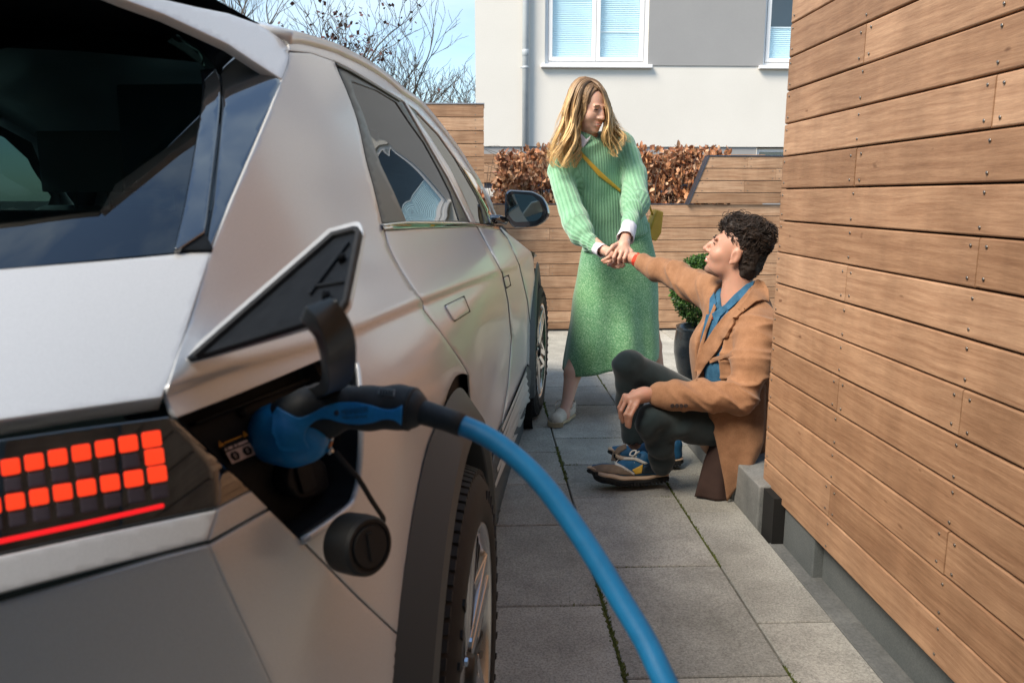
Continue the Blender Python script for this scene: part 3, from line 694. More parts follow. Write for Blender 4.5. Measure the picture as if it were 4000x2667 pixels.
def panel(name, poly, F, mat, parent=None, holes=(), sp=16, gap=2.2, thick=.005, smooth=True, hgap=None, mirror=False, rad=0, bev=0.0012, full=False, zmax=None):
    poly = np.asarray(poly, float)
    if rad: poly = rounded(poly, rad)
    if gap: poly = inset_poly(poly, gap)
    v2, f = tri(poly, [inset_poly(np.asarray(h, float), -(hgap if hgap is not None else gap)) for h in holes], sp)
    v = hit(F, v2)
    if zmax: f = f[(v[f][:, :, 2].max(1) < zmax)]
    n = np.cross(v[f[:, 1]] - v[f[:, 0]], v[f[:, 2]] - v[f[:, 0]]); c = v[f].mean(1)
    flip = np.sum(n * (CC - c), 1) < 0; f[flip] = f[flip][:, ::-1]
    if full:                                             # carry the panel across the tail to the other flank
        e = np.where((v2[:, 0] < v2[:, 0].min() + 4) & (v[:, 2] < (zmax or 99)))[0]; e = e[np.argsort(v[e, 2])]; nv = len(v); ex = v[e]; K_ = 14; rows = [e]
        V = [v]; 
        for k in range(1, K_):
            x = ex[:, 0] * (1 - 2 * k / K_); V.append(np.stack([x, ex[:, 1] - bow(ex[:, 0]) + bow(x), ex[:, 2]], 1)); rows.append(nv + (k - 1) * len(e) + np.arange(len(e)))
        base = nv + (K_ - 1) * len(e); V.append(v * [-1, 1, 1]); rows.append(base + e); ff = [list(q) for q in f] + [list(q + base)[::-1] for q in f]
        for k in range(K_):
            for i in range(len(e) - 1): ff.append([rows[k][i], rows[k][i + 1], rows[k + 1][i + 1], rows[k + 1][i]])
        v = np.concatenate(V); f = ff
    o = mesh(name, v, f, mat, parent or car, smooth)
    if thick:
        m = o.modifiers.new('thickness', 'SOLIDIFY'); m.thickness = thick; m.offset = -1
        if bev: mod_bevel(o, bev, 2, 50)
    if mirror:
        o2 = o.copy(); COL.objects.link(o2); o2.scale = (-1, 1, 1); o2.parent = o.parent
    return o
# ---- materials
def paint_mat():
    m, nt, b = new_mat('satin_silver_paint'); v = coords(nt, (1, 1, 1)); n = noise_tex(nt, v, 900, 2, .5)
    c = ramp(nt, n, [(.3, (.63, .645, .66)), (.7, (.72, .735, .75))]).outputs['Color']; nt.links.new(c, b.inputs['Base Color'])
    b.inputs['Metallic'].default_value = .22; b.inputs['Roughness'].default_value = .28; b.inputs['Coat Weight'].default_value = .25; b.inputs['Coat Roughness'].default_value = .12; return m
M['paint'] = paint_mat()
M['gloss'] = plain('gloss_black_trim', (.006, .008, .011), .04, 0, .9, coat=1.0, coat_r=.01, ior=1.9)
M['clad'] = plain('grey_cladding', (.052, .066, .074), .55, .1)
M['plastic'] = noisy('black_plastic', (.007, .0085, .011), (.013, .0155, .019), 60, .6, .15, .001, spec=.12)
M['dark'] = plain('dark_inner', (.006, .006, .007), .9)
M['rubber'] = noisy('tyre_rubber', (.013, .013, .014), (.024, .024, .024), 40, .7, .15, .001, spec=.35)
M['alloy'] = plain('machined_alloy', (.62, .61, .60), .25, 1.0)
M['alloy_dark'] = plain('dark_wheel_insert', (.035, .036, .038), .35, .6)
M['chrome'] = plain('bright_trim', (.75, .75, .76), .12, 1.0)
M['cglass'] = glass_mat('tinted_car_glass', (.50, .62, .62), 1.9, .42)
M['rglass'] = glass_mat('dark_rear_glass', (.30, .52, .56), 1.9, .62)
M['lamp_on'] = plain('lit_red_pixel', (.5, .02, .01), .25, emit=(1.0, .050, .014), estr=.52)
M['lamp_off'] = plain('unlit_lamp_pixel', (.085, .070, .088), .3)
M['redline'] = plain('red_light_bar', (.5, .01, .01), .3, emit=(1.0, .014, .020), estr=.42)
M['seat'] = plain('grey_seat', (.30, .34, .34), .7)
M['mirrorg'] = plain('mirror_glass', (.45, .62, .64), .02, 1.0)

seam = [(1129, 204), (1124, 250), (1100, 312), (1055, 430), (1000, 560), (912, 765), (828, 968), (760, 1195), (690, 1400), (648, 1540), (655, 1612)]
q_top = [(1129, 198), (1212, 207), (1309, 240)]
q_right = curve([(1309, 240), (1324, 282), (1365, 379), (1401, 486), (1432, 629), (1457, 720), (1493, 868), (1501, 899)], 4)
door_rear = curve([(1501, 899), (1525, 976), (1570, 1059), (1652, 1180)], 4) + curve([(1654, 1209), (1710, 1282), (1774, 1372), (1819, 1442), (1831, 1467)], 4)
arch_px = curve([(1831, 1467), (1806, 1461), (1780, 1474), (1755, 1525), (1736, 1588), (1710, 1674), (1679, 1815), (1655, 1938), (1628, 2110), (1606, 2320), (1590, 2506)], 4)
pocket = [(690, 1632)] + [(900, 1552), (1100, 1470), (1255, 1408)] + curve([(1255, 1408), (1345, 1388), (1383, 1408), (1398, 1450), (1406, 1560), (1409, 1700), (1400, 1850), (1385, 1925), (1350, 1985), (1180, 2108)], 4) + [(985, 1914)]
# quarter panel: the bumper joint runs down from the pocket to the arch
q_bottom = [(1590, 2506), (1400, 2330), (1180, 2108)]
qp = [(668, 1606)] + seam[::-1][1:] + q_top[1:-1] + q_right + door_rear[1:] + arch_px[1:] + q_bottom[1:] + pocket[::-1][1:-1] + [(690, 1632)]
quarter = panel('quarter_panel', qp, F_side, M['paint'], sp=17, thick=.004)
# bumper side piece and lower rear
cre = [(816, 2130), (1059, 2667), (1240, 3060)]
bside = [(816, 2130), (1056, 1990), (1180, 2112), (1400, 2334), (1590, 2510), (1573, 2667), (1540, 3060), (1240, 3060), (1059, 2667)]
panel('bumper_side', bside, F_side, M['paint'], sp=26, gap=2, mirror=True)
Fb = rear_F([(816, 2130), (1059, 2667)])
panel('rear_bumper', [(816, 2130), (1059, 2667), (1240, 3060), (-1500, 4000), (-1500, 2720), (0, 2362), (300, 2275), (620, 2180)], Fb, M['paint'], sp=40, gap=2, full=True)
Fs = rear_F([(852, 1984), (811, 2111)])
panel('bumper_top_strip', [(852, 1986), (811, 2111), (620, 2160), (300, 2240), (0, 2318), (-1500, 2690), (-1500, 2480), (0, 2168), (330, 2095), (640, 2030)], Fs, M['paint'], sp=30, gap=2, full=True)
panel('bumper_corner', [(853, 1984), (983, 1914), (1052, 1984), (814, 2116)], F_side, M['paint'], sp=16, gap=1.5, mirror=True)
# tail lamp panel, wrapping round the corner
Fl = rear_F([(700, 1665), (852, 1984)])
lamp = panel('tail_lamp', [(655, 1625), (690, 1640), (985, 1912), (852, 1982), (640, 2026), (330, 2091), (0, 2164), (-1500, 2480), (-1500, 1990), (0, 1715), (300, 1672)],
             lambda p: np.maximum(Fl(p), F_side(p)), M['gloss'], sp=18, gap=1.5, full=True)
def off(Ff, d): return lambda p: Ff(p) - d
px_u = lambda r, c: (593 - 91.5 * c + 11 * r - .3 * r * c, 1716 + 17 * c + 68 * r)
for r_ in range(4):
    for c_ in range(10):
        x, y = px_u(r_, c_); x -= .1 * c_ * c_; y += .15 * c_ * c_
        lit = (r_ in (0, 2)) or (r_ == 1 and c_ == 0); s = .98 if lit else .88
        sq = [(x - 41 * s, y - 27 * s), (x + 34 * s, y - 38 * s), (x + 41 * s, y + 24 * s), (x - 34 * s, y + 37 * s)]
        nm = 'lamp_pixel'; panel(nm, sq, off(Fl, .0022 if lit else .0010), M['lamp_on'] if lit else M['lamp_off'], lamp, sp=25, gap=0, thick=.0014, rad=10, bev=.0006, mirror=True)
panel('light_bar', [(642, 1968), (640, 1982), (330, 2053), (0, 2124), (-1200, 2390), (-1200, 2362), (0, 2104), (330, 2035), (636, 1966)], off(Fl, .0018), M['redline'], lamp, sp=30, gap=0, thick=.001, rad=4, mirror=True)
# tailgate: lower lip, bright upper panel
Fg = rear_F([(828, 976), (640, 1535)])
gate = panel('tailgate', [(828, 977), (690, 1402), (633, 1552), (300, 1598), (0, 1640), (-1500, 1850), (-1500, 1190), (0, 1049), (420, 1015)], Fg, M['paint'], sp=26, gap=1.5, full=True)
_a = hit(Fg, [(633, 1552)])[0]
def Flip(p): return (_a[1] - bow(_a[0])) + bow(p[..., 0]) + (1.0) * (_a[2] - p[..., 2]) - p[..., 1]
panel('tailgate_lip', [(634, 1553), (622, 1602), (300, 1650), (0, 1702), (-1500, 1930), (-1500, 1850), (0, 1640), (300, 1598)], Flip, M['paint'], sp=30, gap=0, full=True)
# rear glass and hatch trim
Fh = rear_F([(1100, 312), (828, 976)])
panel('rear_glass', [(700, 985), (0, 1051), (-1500, 1190), (-1500, -120), (300, -90), (640, 40), (880, 230), (880, 340), (860, 620), (800, 970)], off(Fh, -.035), M['rglass'], sp=40, gap=0, thick=0, full=True, zmax=1.475)
trim = [(485, 0), (640, 57), (765, 115), (893, 175), (989, 239), (1098, 313), (1053, 432), (998, 560), (908, 770), (826, 966), (806, 940), (830, 800), (850, 600), (866, 420), (861, 319), (848, 274), (823, 230), (784, 182), (702, 124), (606, 70), (497, 26), (389, 0), (150, -90), (220, -110)]
panel('pillar_trim', trim, off(Fh, .004), M['gloss'], sp=22, gap=1, thick=.03, bev=.003, mirror=True)
fin = curve([(781, 271), (789, 357), (770, 504), (748, 638), (716, 810), (678, 974)], 4) + [(700, 972), (800, 905)] + curve([(808, 860), (835, 638), (857, 446), (862, 330), (842, 262)], 4)
panel('air_fin', fin, off(Fh, .012), M['gloss'], sp=18, gap=1, thick=.02, bev=.004, mirror=True)
panel('fin_foot', [(678, 976), (800, 905), (832, 966), (828, 976)], off(Fh, .006), M['plastic'], sp=20, gap=0, thick=.01)
# spoiler wing end
A_, D_ = hit(F_side, [(1100, 312), (1129, 204)]); d_ = V_FW * F_PX + V_RT * (485 - CX) - V_UP * (0 - CY); d_ = np.array([d_ @ c_r, d_ @ c_f, d_[2]]); E_ = CC + d_ * ((-.34 - CC[1]) / d_[1])
nW = np.cross(D_ - A_, E_ - A_); nW = nW / np.linalg.norm(nW) * (1 if np.dot(nW, CC - A_) > 0 else -1)
FW = lambda p: (p - A_) @ nW
wing = [(485, 0), (220, -110), (300, -180), (606, -12), (765, 25), (893, 51), (1014, 95)] + curve([(1014, 95), (1078, 137), (1116, 172), (1129, 204), (1126, 249), (1102, 312)], 4) + [(989, 239), (893, 175), (765, 115), (640, 57)]
panel('spoiler_wing', wing, FW, M['paint'], sp=22, gap=1.5, thick=.012, bev=.004, mirror=True)
# ---- doors, front wing
split = [(1862, 884), (1900, 950), (1962, 1066), (1985, 1180), (1998, 1320), (1985, 1500), (1962, 1660)]
dr = [(1501, 899), (1644, 891), (1780, 887)] + split + [(1945, 1700), (1927, 1790), (1926, 2060), (1850, 2060), (1845, 1700), (1831, 1467)] + door_rear[::-1][1:-1]
panel('rear_door', dr, F_side, M['paint'], sp=14)
df = [(1864, 884), (1954, 897), (1984, 932), (2029, 1034), (2061, 1174), (2077, 1308), (2080, 1440), (2061, 1424), (1962, 1660)] + split[::-1][1:-1]
panel('front_door', df, F_side, M['paint'], sp=10)
panel('front_wing', [(1954, 886), (1990, 915), (2035, 950), (2076, 984), (2084, 1009), (2090, 1080), (2095, 1200), (2098, 1330), (2099, 1440), (2088, 1466), (2080, 1440), (2077, 1308), (2061, 1174), (2029, 1034), (1984, 932)], F_side, M['paint'], sp=9, gap=1.2)
rk = [(2061, 1426), (2087, 1466), (2070, 1560), (2042, 1703), (2010, 1832), (1960, 1994), (1932, 2098), (1926, 2098), (1926, 1800), (1945, 1700), (1962, 1660), (2004, 1582)]
Fr = off(F_side, .010)
rocker = panel('rocker_cladding', rk, Fr, M['clad'], sp=14, gap=1)
for k in range(5):
    t0 = (2056 - k * 1, 1450 + 22 * k); e = [(1961, 1672), (1958, 1715), (1950, 1770), (1942, 1830), (1934, 1890)][k]; t1 = (2059 + k * 4, 1462 + 26 * k); e2 = (e[0] + 3.5, e[1] + 14)
    panel('sill_stripe', [t0, t1, e2, e], off(F_side, .0125), M['chrome'] if False else plain('pale_stripe', (.55, .57, .56), .4, .3) if k == 0 else bpy.data.materials['pale_stripe'], rocker, sp=20, gap=0, thick=.001)
panel('sill_strip', [(2042, 1703), (2046, 1706), (2014, 1836), (1964, 1998), (1934, 2104), (1931, 2099), (1960, 1994), (2010, 1832)], off(F_side, .014), M['chrome'], rocker, sp=25, gap=0, thick=.002)
for hpz in ([(1741, 1193), (1812, 1158), (1835, 1216), (1777, 1253)], [(1969, 1086), (1986, 1077), (1994, 1114), (1979, 1124)]):
    hd_ = panel('door_handle', hpz, off(F_side, .0035), M['paint'], sp=12, gap=0, thick=.004, rad=8)
    panel('handle_gap', inset_poly(np.array(hpz, float), -3), off(F_side, .0012), M['dark'], hd_, sp=14, gap=0, thick=0)
# ---- side glass
sil = curve([(1129, 172), (1182, 172), (1299, 203), (1355, 227), (1427, 262), (1508, 313), (1574, 369), (1636, 410), (1702, 482), (1788, 591), (1845, 677), (1897, 752), (1926, 821), (1946, 872)], 3)
rail_lo = [(1129, 198), (1212, 207), (1309, 240), (1365, 267), (1457, 321), (1569, 390), (1625, 432), (1715, 527), (1805, 655), (1858, 745), (1900, 830), (1918, 872)]
g_rear = [(1372, 316), (1472, 353), (1547, 399), (1598, 476), (1656, 557), (1713, 660), (1759, 752), (1794, 862), (1587, 864), (1539, 752), (1488, 645), (1457, 558), (1416, 436), (1386, 369)]
g_front = [(1621, 441), (1656, 458), (1736, 551), (1817, 689), (1863, 769), (1880, 815), (1894, 872), (1860, 870), (1840, 827), (1799, 735), (1748, 649), (1696, 568), (1644, 482)]
surround = [(1312, 243), (1365, 268), (1457, 322), (1569, 391), (1625, 433), (1715, 528), (1805, 656), (1858, 746), (1900, 831), (1918, 874), (1820, 870), (1587, 867), (1493, 871), (1457, 720), (1432, 629), (1401, 486), (1365, 379), (1324, 282)]
M['satin'] = plain('satin_black_frame', (.012, .014, .016), .34, 0, .4)
panel('window_frame', surround, off(F_side, -.003), M['satin'], sp=15, gap=1, holes=[g_rear, g_front], hgap=0, mirror=True, thick=.006)
sw1 = panel('side_window', g_rear, off(F_side, -.006), M['cglass'], sp=18, gap=-3, thick=0, mirror=True)
sw2 = panel('side_window', g_front, off(F_side, -.006), M['cglass'], sp=14, gap=-3, thick=0, mirror=True)
def steer_normals(o_, dg_):                               # shading normals turned tailward to steer what the pane reflects
    me_ = o_.data; ca_, sa_ = math.cos(R(dg_)), math.sin(R(dg_))
    me_.normals_split_custom_set_from_vertices([(n.x * ca_ - n.y * sa_, n.x * sa_ + n.y * ca_, n.z) for n in (v_.normal for v_ in me_.vertices)])
steer_normals(sw1, -6.0); steer_normals(sw2, -12.0)
panel('window_moulding', [(1312, 243), (1365, 267), (1457, 321), (1569, 390), (1566, 397), (1457, 330), (1365, 277), (1316, 254)], off(F_side, .002), M['satin'], sp=16, gap=.6, thick=.004)
panel('door_pillar', [(1579, 396), (1592, 405), (1700, 566), (1760, 662), (1845, 840), (1860, 872), (1838, 870), (1753, 699), (1644, 510)], off(F_side, .001), M['paint'], sp=12, gap=.5, thick=.004)
panel('belt_moulding', [(1492, 873), (1501, 897), (1644, 890), (1865, 884), (1954, 897), (1950, 884), (1817, 867), (1587, 864)], off(F_side, .004), M['gloss'], sp=14, gap=.5, thick=.006)
panel('belt_bright_strip', [(1500, 876), (1587, 867), (1817, 870), (1930, 884), (1930, 888), (1817, 875), (1587, 872), (1502, 881)], off(F_side, .006), M['chrome'], sp=16, gap=0, thick=.001)
rail_paint = panel('roof_rail', sil[:-9] + rail_lo[:-3][::-1], F_side, M['paint'], sp=10, gap=.5, mirror=True)
panel('a_pillar', sil[-10:] + rail_lo[-4:][::-1], F_side, M['gloss'], sp=10, gap=0, mirror=True)
# roof skin lofted between the rails
rl = hit(F_side, sil); rl = rl[np.argsort(rl[:, 1])]; rl = rl[(rl[:, 1] < 2.05)]
v, f = [], []; nx = 22
for (xr, yr, zr) in rl:
    for k in range(nx + 1):
        u = 1 - 2 * k / nx; v.append((xr * u, yr, zr - .004 + .075 * (1 - abs(u) ** 2.4) * np.clip((2.0 - yr) / .6, .15, 1)))
for i in range(len(rl) - 1):
    for k in range(nx): a = i * (nx + 1) + k; f.append((a, a + 1, a + nx + 2, a + nx + 1))
rf = mesh('roof', v, f, M['paint'], car, True); rf.modifiers.new('thickness', 'SOLIDIFY').thickness = .02
# windscreen
ws = rl[-6:]; v = []; f = []
x0, y0, z0 = rl[-1]
for i, (xr, yr, zr) in enumerate(rl[-7:]):
    for k in range(11): u = 1 - 2 * k / 10; v.append((xr * u * .985, yr + .25 * (1 - u * u), zr - .012 + .02 * (1 - u * u)))
for i in range(6):
    for k in range(10): a = i * 11 + k; f.append((a, a + 1, a + 12, a + 11))
mesh('windscreen', v, f, M['cglass'], car, True)
# spoiler blade above the rear glass
r0 = rl[0]; v = []
for (yy, zz, xs_) in ((r0[1] + .05, r0[2] - .035, r0[0] * .96), (-.36, 1.515, .50), (-.37, 1.528, .50), (r0[1] + .05, r0[2] + .02, r0[0] * .96)):
    for k in range(9): u = 1 - 2 * k / 8; v.append((xs_ * u, yy - (.06 * (1 - u * u) if yy < -.1 else 0), zz + .05 * (1 - u * u)))
f = []
for i in range(4):
    for k in range(8): a, b = i * 9 + k, ((i + 1) % 4) * 9 + k; f.append((a, b, b + 1, a + 1))
mesh('spoiler_blade', v, f, M['plastic'], car, True)
# ---- body shell behind the outer panels, bonnet, floor
v, f = [], []; ys = np.concatenate([np.linspace(-.44, 2.2, 42), np.linspace(2.3, 3.86, 22)])
zs_n = 14
for y in ys:
    ztop_ = 1.085 if y < 2.15 else np.interp(y, [2.15, 2.6, 3.3, 3.7, 3.86], [1.0, .945, .87, .80, .66]); zb = .24 if y < 3.4 else np.interp(y, [3.4, 3.9], [.24, .36])
    if abs(y) < .46: zb = max(zb, WR + math.sqrt(max(.46 ** 2 - y * y, 0)))
    if abs(y - 3.0) < .46: zb = max(zb, WR + math.sqrt(max(.44 ** 2 - (y - 3) ** 2, 0)))
    for k in range(zs_n): z = zb + (ztop_ - zb) * k / (zs_n - 1); v.append((float(S(np.array(y), np.array(z), False)) - .030, y, z))
nn = len(v); v += [(-a, b, c) for a, b, c in v]
for s in (0, nn):
    for i in range(len(ys) - 1):
        for k in range(zs_n - 1): a = s + i * zs_n + k; q = (a, a + zs_n, a + zs_n + 1, a + 1); f.append(q if s == 0 else q[::-1])
for i in range(len(ys) - 1):
    if ys[i] >= 2.1:                                     # bonnet and scuttle
        a, b = i * zs_n + zs_n - 1, (i + 1) * zs_n + zs_n - 1; f.append((a, b, b + nn, a + nn))
for k in range(zs_n - 1): f.append((k, k + 1, nn + k + 1, nn + k)); e = (len(ys) - 1) * zs_n; f.append((e + k, e + nn + k, e + nn + k + 1, e + k + 1))
mesh('body_shell', v, f, M['dark'], car)
v, f = [], []
for y in np.linspace(2.12, 3.84, 18):
    z = float(np.interp(y, [2.12, 2.6, 3.3, 3.7, 3.86], [.985, .945, .872, .80, .70])); xr = float(S(np.array(y), np.array(z), False)) - .012
    for k in range(13): u = 1 - 2 * k / 12; v.append((xr * u, y, z + .045 * (1 - u ** 4)))
for i in range(17):
    for k in range(12): a = i * 13 + k; f.append((a, a + 1, a + 14, a + 13))
mesh('bonnet', v, f, M['paint'], car, True)
MB().box((-.82, -.55, .30), (.82, 2.3, .36)).box((-.74, -.50, .36), (.74, .28, .72)).build('cabin_floor', M['dark'], car)
left = quarter.copy(); COL.objects.link(left); left.parent = car; left.scale = (-1, 1, 1); left.name = 'quarter_panel'
v = []; f = []
for i, y in enumerate(np.linspace(-.1, 2.15, 20)):
    for k, z in enumerate((.3, .6, .9, 1.0, 1.08, 1.14)): v.append((-float(S(np.array(y), np.array(z), False)), y, z))
for i in range(19):
    for k in range(5): a = i * 6 + k; f.append((a, a + 1, a + 7, a + 6))
mesh('left_doors', v, f, M['paint'], car, True)
# ---- seats
def seat(x, y, w, bench=False):
    b = MB().box((x - w / 2, y - .25, .55), (x + w / 2, y + .28, .74)); b.add([(x - w / 2, y - .22, .7), (x + w / 2, y - .22, .7), (x + w / 2 - .04, y - .48, 1.18), (x - w / 2 + .04, y - .48, 1.18), (x - w / 2, y - .08, .7), (x + w / 2, y - .08, .7), (x + w / 2 - .04, y - .36, 1.18), (x - w / 2 + .04, y - .36, 1.18)],
          [(0, 1, 2, 3), (7, 6, 5, 4), (0, 4, 5, 1), (1, 5, 6, 2), (2, 6, 7, 3), (3, 7, 4, 0)])
    s = b.build('seat', M['seat'], car, bevel=.05, seg=3)
    for xx in ((x,) if not bench else (x - .42, x + .42)):
        MB().box((xx - .13, y - .50, 1.22), (xx + .13, y - .40, 1.40)).box((xx - .06, y - .46, 1.12), (xx - .05, y - .45, 1.24)).box((xx + .05, y - .46, 1.12), (xx + .06, y - .45, 1.24)).build('headrest', M['seat'], s, bevel=.03, seg=3)
seat(0, .62, 1.26, True); seat(.38, 1.55, .52); seat(-.38, 1.55, .52)
MB().box((-.7, 1.95, .75), (.7, 2.25, 1.02)).build('dashboard', M['seat'], car, bevel=.05, seg=3)
# ---- wheel arches
def arch(yc, x_in, r_out, r_in, a0, a1, name):
    v, f = [], []; n = 48
    for i in range(n + 1):
        a = a0 + (a1 - a0) * i / n; c, s_ = math.cos(a), math.sin(a)
        pts = []
        for (r, x) in ((r_out, None), (r_out - .012, 'p'), (r_in + .03, x_in - .004), (r_in, x_in), (r_in - .012, x_in - .012), (r_in - .012, x_in - .26)):
            y, z = yc + r * c, WR + r * s_
            if x is None: x = float(S(np.array(y), np.array(z), False)) - .004
            elif x == 'p': x = max(float(S(np.array(y), np.array(z), False)) + .006, 0)
            pts.append((x, y, max(z, .16)))
        v += pts
    for i in range(n):
        for k in range(5): a = i * 6 + k; f.append((a, a + 6, a + 7, a + 1))
    o = mesh(name, v, f, M['clad'], car, True); mod_bevel(o, .002, 1, 40)
    try: o.data.set_sharp_from_angle(angle=R(28))
    except Exception: pass
    MB().lathe([(.455, x_in - .02), (.455, x_in - .34), (.05, x_in - .34)], 40, (0, yc, WR), 'X').build('wheel_well', M['dark'], car)
arch(0, .933, .508, .430, R(-25), R(205), 'arch_cladding'); arch(3.0, .930, .49, .425, R(-20), R(200), 'arch_cladding')
# ---- wheels
_wheel = None
def wheel(loc, rz, sgn=1):
    global _wheel
    root_parts = []
    if _wheel is None:
        ty = MB().lathe([(.262, .005), (.268, .012), (.30, .016), (.335, .012), (.355, -.004), (.366, -.028), (.369, -.06), (.3685, -.075), (.363, -.077), (.363, -.085), (.3685, -.087), (.369, -.118), (.363, -.120), (.363, -.128), (.369, -.130), (.368, -.175), (.355, -.225), (.30, -.235), (.262, -.225)], 72, axis='X', close=True)
        _t = ty.build('tyre', M['rubber'], None, True)
        tb = MB()
        for k in range(96):                              # shoulder blocks with grooves
            a = 2 * math.pi * k / 96; da = .0262
            for (x0, x1, rr0, rr1) in ((.002, -.062, .3575, .3702),):
                vv = []
                for (aa, sk) in ((a - da, 0), (a + da * .75, 0)):
                    for (r, x) in ((.350, x0), (.3585, x0), (rr1, -.030), (rr1, x1), (.352, x1)): vv.append((x, r * math.cos(aa + (x1 - x) * .6), r * math.sin(aa + (x1 - x) * .6)))
                tb.add(vv, [(0, 1, 6, 5), (1, 2, 7, 6), (2, 3, 8, 7), (3, 4, 9, 8), (0, 4, 3, 2, 1), (5, 6, 7, 8, 9)])
        _tb = tb.build('tread_block', M['rubber']); tag(_tb, kind='stuff'); _tb.parent = _t
        # moulded sidewall lettering ridges
        lr = MB()
        for k in range(46):
            a = 2 * math.pi * k / 46
            if (k // 7) % 3 == 1: continue
            h = .011 if k % 3 else .008
            for r0_, r1_ in ((.312 - h, .312 + h),):
                vv = [(.0165 + dx, r * math.cos(a + q), r * math.sin(a + q)) for dx in (-.003, .0010) for r, q in ((r0_, -.022), (r0_, .022), (r1_, .016), (r1_, -.016))]
                lr.add(vv, [(4, 5, 6, 7), (0, 1, 5, 4), (1, 2, 6, 5), (2, 3, 7, 6), (3, 0, 4, 7)])
        _lr = tag(lr.build('sidewall_moulding', M['rubber']), kind='stuff'); _lr.parent = _t
        rim = MB().lathe([(.266, .004), (.262, .010), (.252, .008), (.246, -.002), (.240, -.03), (.238, -.20), (.262, -.205)], 64, axis='X')
        _r = rim.build('rim', M['alloy'], None, True)
        dk = MB().lathe([(.246, -.020), (.09, -.030), (.0, -.030)], 48, axis='X')
        _d = dk.build('brake_cover', M['dark']); _d.parent = _r
        sp_ = MB(); dsp = MB()
        for k in range(5):
            a = 2 * math.pi * k / 5
            def P(r, ang, x): return (x, r * math.cos(a + ang), r * math.sin(a + ang))
            for sgn2 in (-1, 1):                         # paired spokes forming a parametric star
                for (ra, aa, rb_, ab, w0, w1) in ((.055, .30 * sgn2, .246, .13 * sgn2, .013, .016), (.246, .13 * sgn2, .150, .52 * sgn2, .012, .009)):
                    pa, pb = np.array(P(ra, aa, 0)), np.array(P(rb_, ab, 0)); d = pb - pa; L = np.linalg.norm(d); d /= L; nrm = np.array([0, -d[2], d[1]])
                    xa, xb = (-.010, .002) if ra < .2 else (.002, -.010)
                    q = [pa + nrm * w0, pa - nrm * w0, pb - nrm * w1, pb + nrm * w1]
                    vv = [(xa + .004, *q[0][1:]), (xa + .004, *q[1][1:]), (xb + .004, *q[2][1:]), (xb + .004, *q[3][1:])] + [(xa - .018, *(q[0] + nrm * .003)[1:]), (xa - .018, *(q[1] - nrm * .003)[1:]), (xb - .018, *(q[2] - nrm * .003)[1:]), (xb - .018, *(q[3] + nrm * .003)[1:])]
                    sp_.add(vv, [(0, 1, 2, 3), (0, 4, 5, 1), (1, 5, 6, 2), (2, 6, 7, 3), (3, 7, 4, 0)])
            for j in range(-2, 3):                       # dark lattice bars between the bright spokes
                pa, pb = np.array(P(.08, .63 + j * .05, 0)), np.array(P(.244, .63 + j * .16, 0)); d = (pb - pa); d /= np.linalg.norm(d); nrm = np.array([0, -d[2], d[1]]) * .006
                vv = [(x, *(q)[1:]) for x in (-.006, -.022) for q in (pa + nrm, pa - nrm, pb - nrm, pb + nrm)]
                dsp.add(vv, [(0, 1, 2, 3), (0, 4, 5, 1), (1, 5, 6, 2), (2, 6, 7, 3), (3, 7, 4, 0)])
        _s = sp_.build('spoke', M['alloy']); _s.parent = _r; mod_bevel(_s, .0015, 1)
        _ds = dsp.build('spoke_insert', M['alloy_dark']); _ds.parent = _r
        _h = MB().lathe([(.0, .006), (.028, .006), (.032, .002), (.034, -.012), (.062, -.014), (.068, -.03)], 32, axis='X').build('hub_cap', M['alloy_dark'], None, True); _h.parent = _r
        for k in range(5):
            a = 2 * math.pi * k / 5 + .63; n_ = MB().lathe([(0, .004), (.008, .003), (.010, -.004), (.010, -.02)], 6, (-.006, .050 * math.cos(a), .050 * math.sin(a)), 'X').build('wheel_nut', M['chrome']); n_.parent = _r
        _wheel = (_t, _r)
        root = [_t, _r]
    else:
        root = []
        for src in _wheel:
            c = src.copy(); COL.objects.link(c); root.append(c)
            for ch_ in src.children: d = ch_.copy(); COL.objects.link(d); d.parent = c
    w_ = [o for o in root]
    for o in w_:
        o.parent = car; o.location = loc; o.rotation_euler = (random.uniform(0, 6), 0, rz)
    return w_
_w = wheel((.928, 0, WR), 0)
for o in _w: o.rotation_euler = (R(20), 0, 0)
_w = wheel((.934, 3.0, WR), R(-4.0))
for o in _w: o.rotation_euler = (R(50), 0, R(-4.0))
for yy in (0, 3.0):
    for o in wheel((-.928, yy, WR), math.pi): pass
# ---- door mirror
def on_y(px, yc):
    px = np.asarray(px, float); d = V_FW[None] * F_PX + V_RT[None] * (px[:, :1] - CX) - V_UP[None] * (px[:, 1:] - CY); d = np.stack([d @ c_r, d @ c_f, d[:, 2]], -1)
    return CC + d * ((yc - CC[1]) / d[:, 1])[:, None]
MY = 1.62
mh = on_y(rounded([(1973, 756), (1989, 741), (2082, 747), (2121, 768), (2141, 803), (2149, 843), (2127, 869), (2092, 886), (2006, 891), (1986, 866), (1971, 845)], 14), MY)
mg = on_y(rounded([(1999, 757), (2080, 763), (2108, 788), (2121, 822), (2114, 850), (2090, 864), (2010, 868), (1986, 838), (1990, 790)], 12), MY)
c0 = mh.mean(0); v = []; n = len(mh)
for (s, dy) in ((.93, -.004), (1.0, .004), (1.0, .05), (.90, .10), (.62, .135)): v += [tuple(c0 + (p - c0) * s + np.array([0, dy, 0])) for p in mh]
f = [(k + i * n, (k + 1) % n + i * n, (k + 1) % n + (i + 1) * n, k + (i + 1) * n) for i in range(4) for k in range(n)] + [tuple(range(n))[::-1], tuple(4 * n + k for k in range(n))]
mir = mesh('door_mirror', v, f, M['gloss'], car, True)
try: mir.data.set_sharp_from_angle(angle=R(35))
except Exception: pass
v = [tuple(p + np.array([0, -.008 + .0, 0])) for p in mg]; ang = R(6)
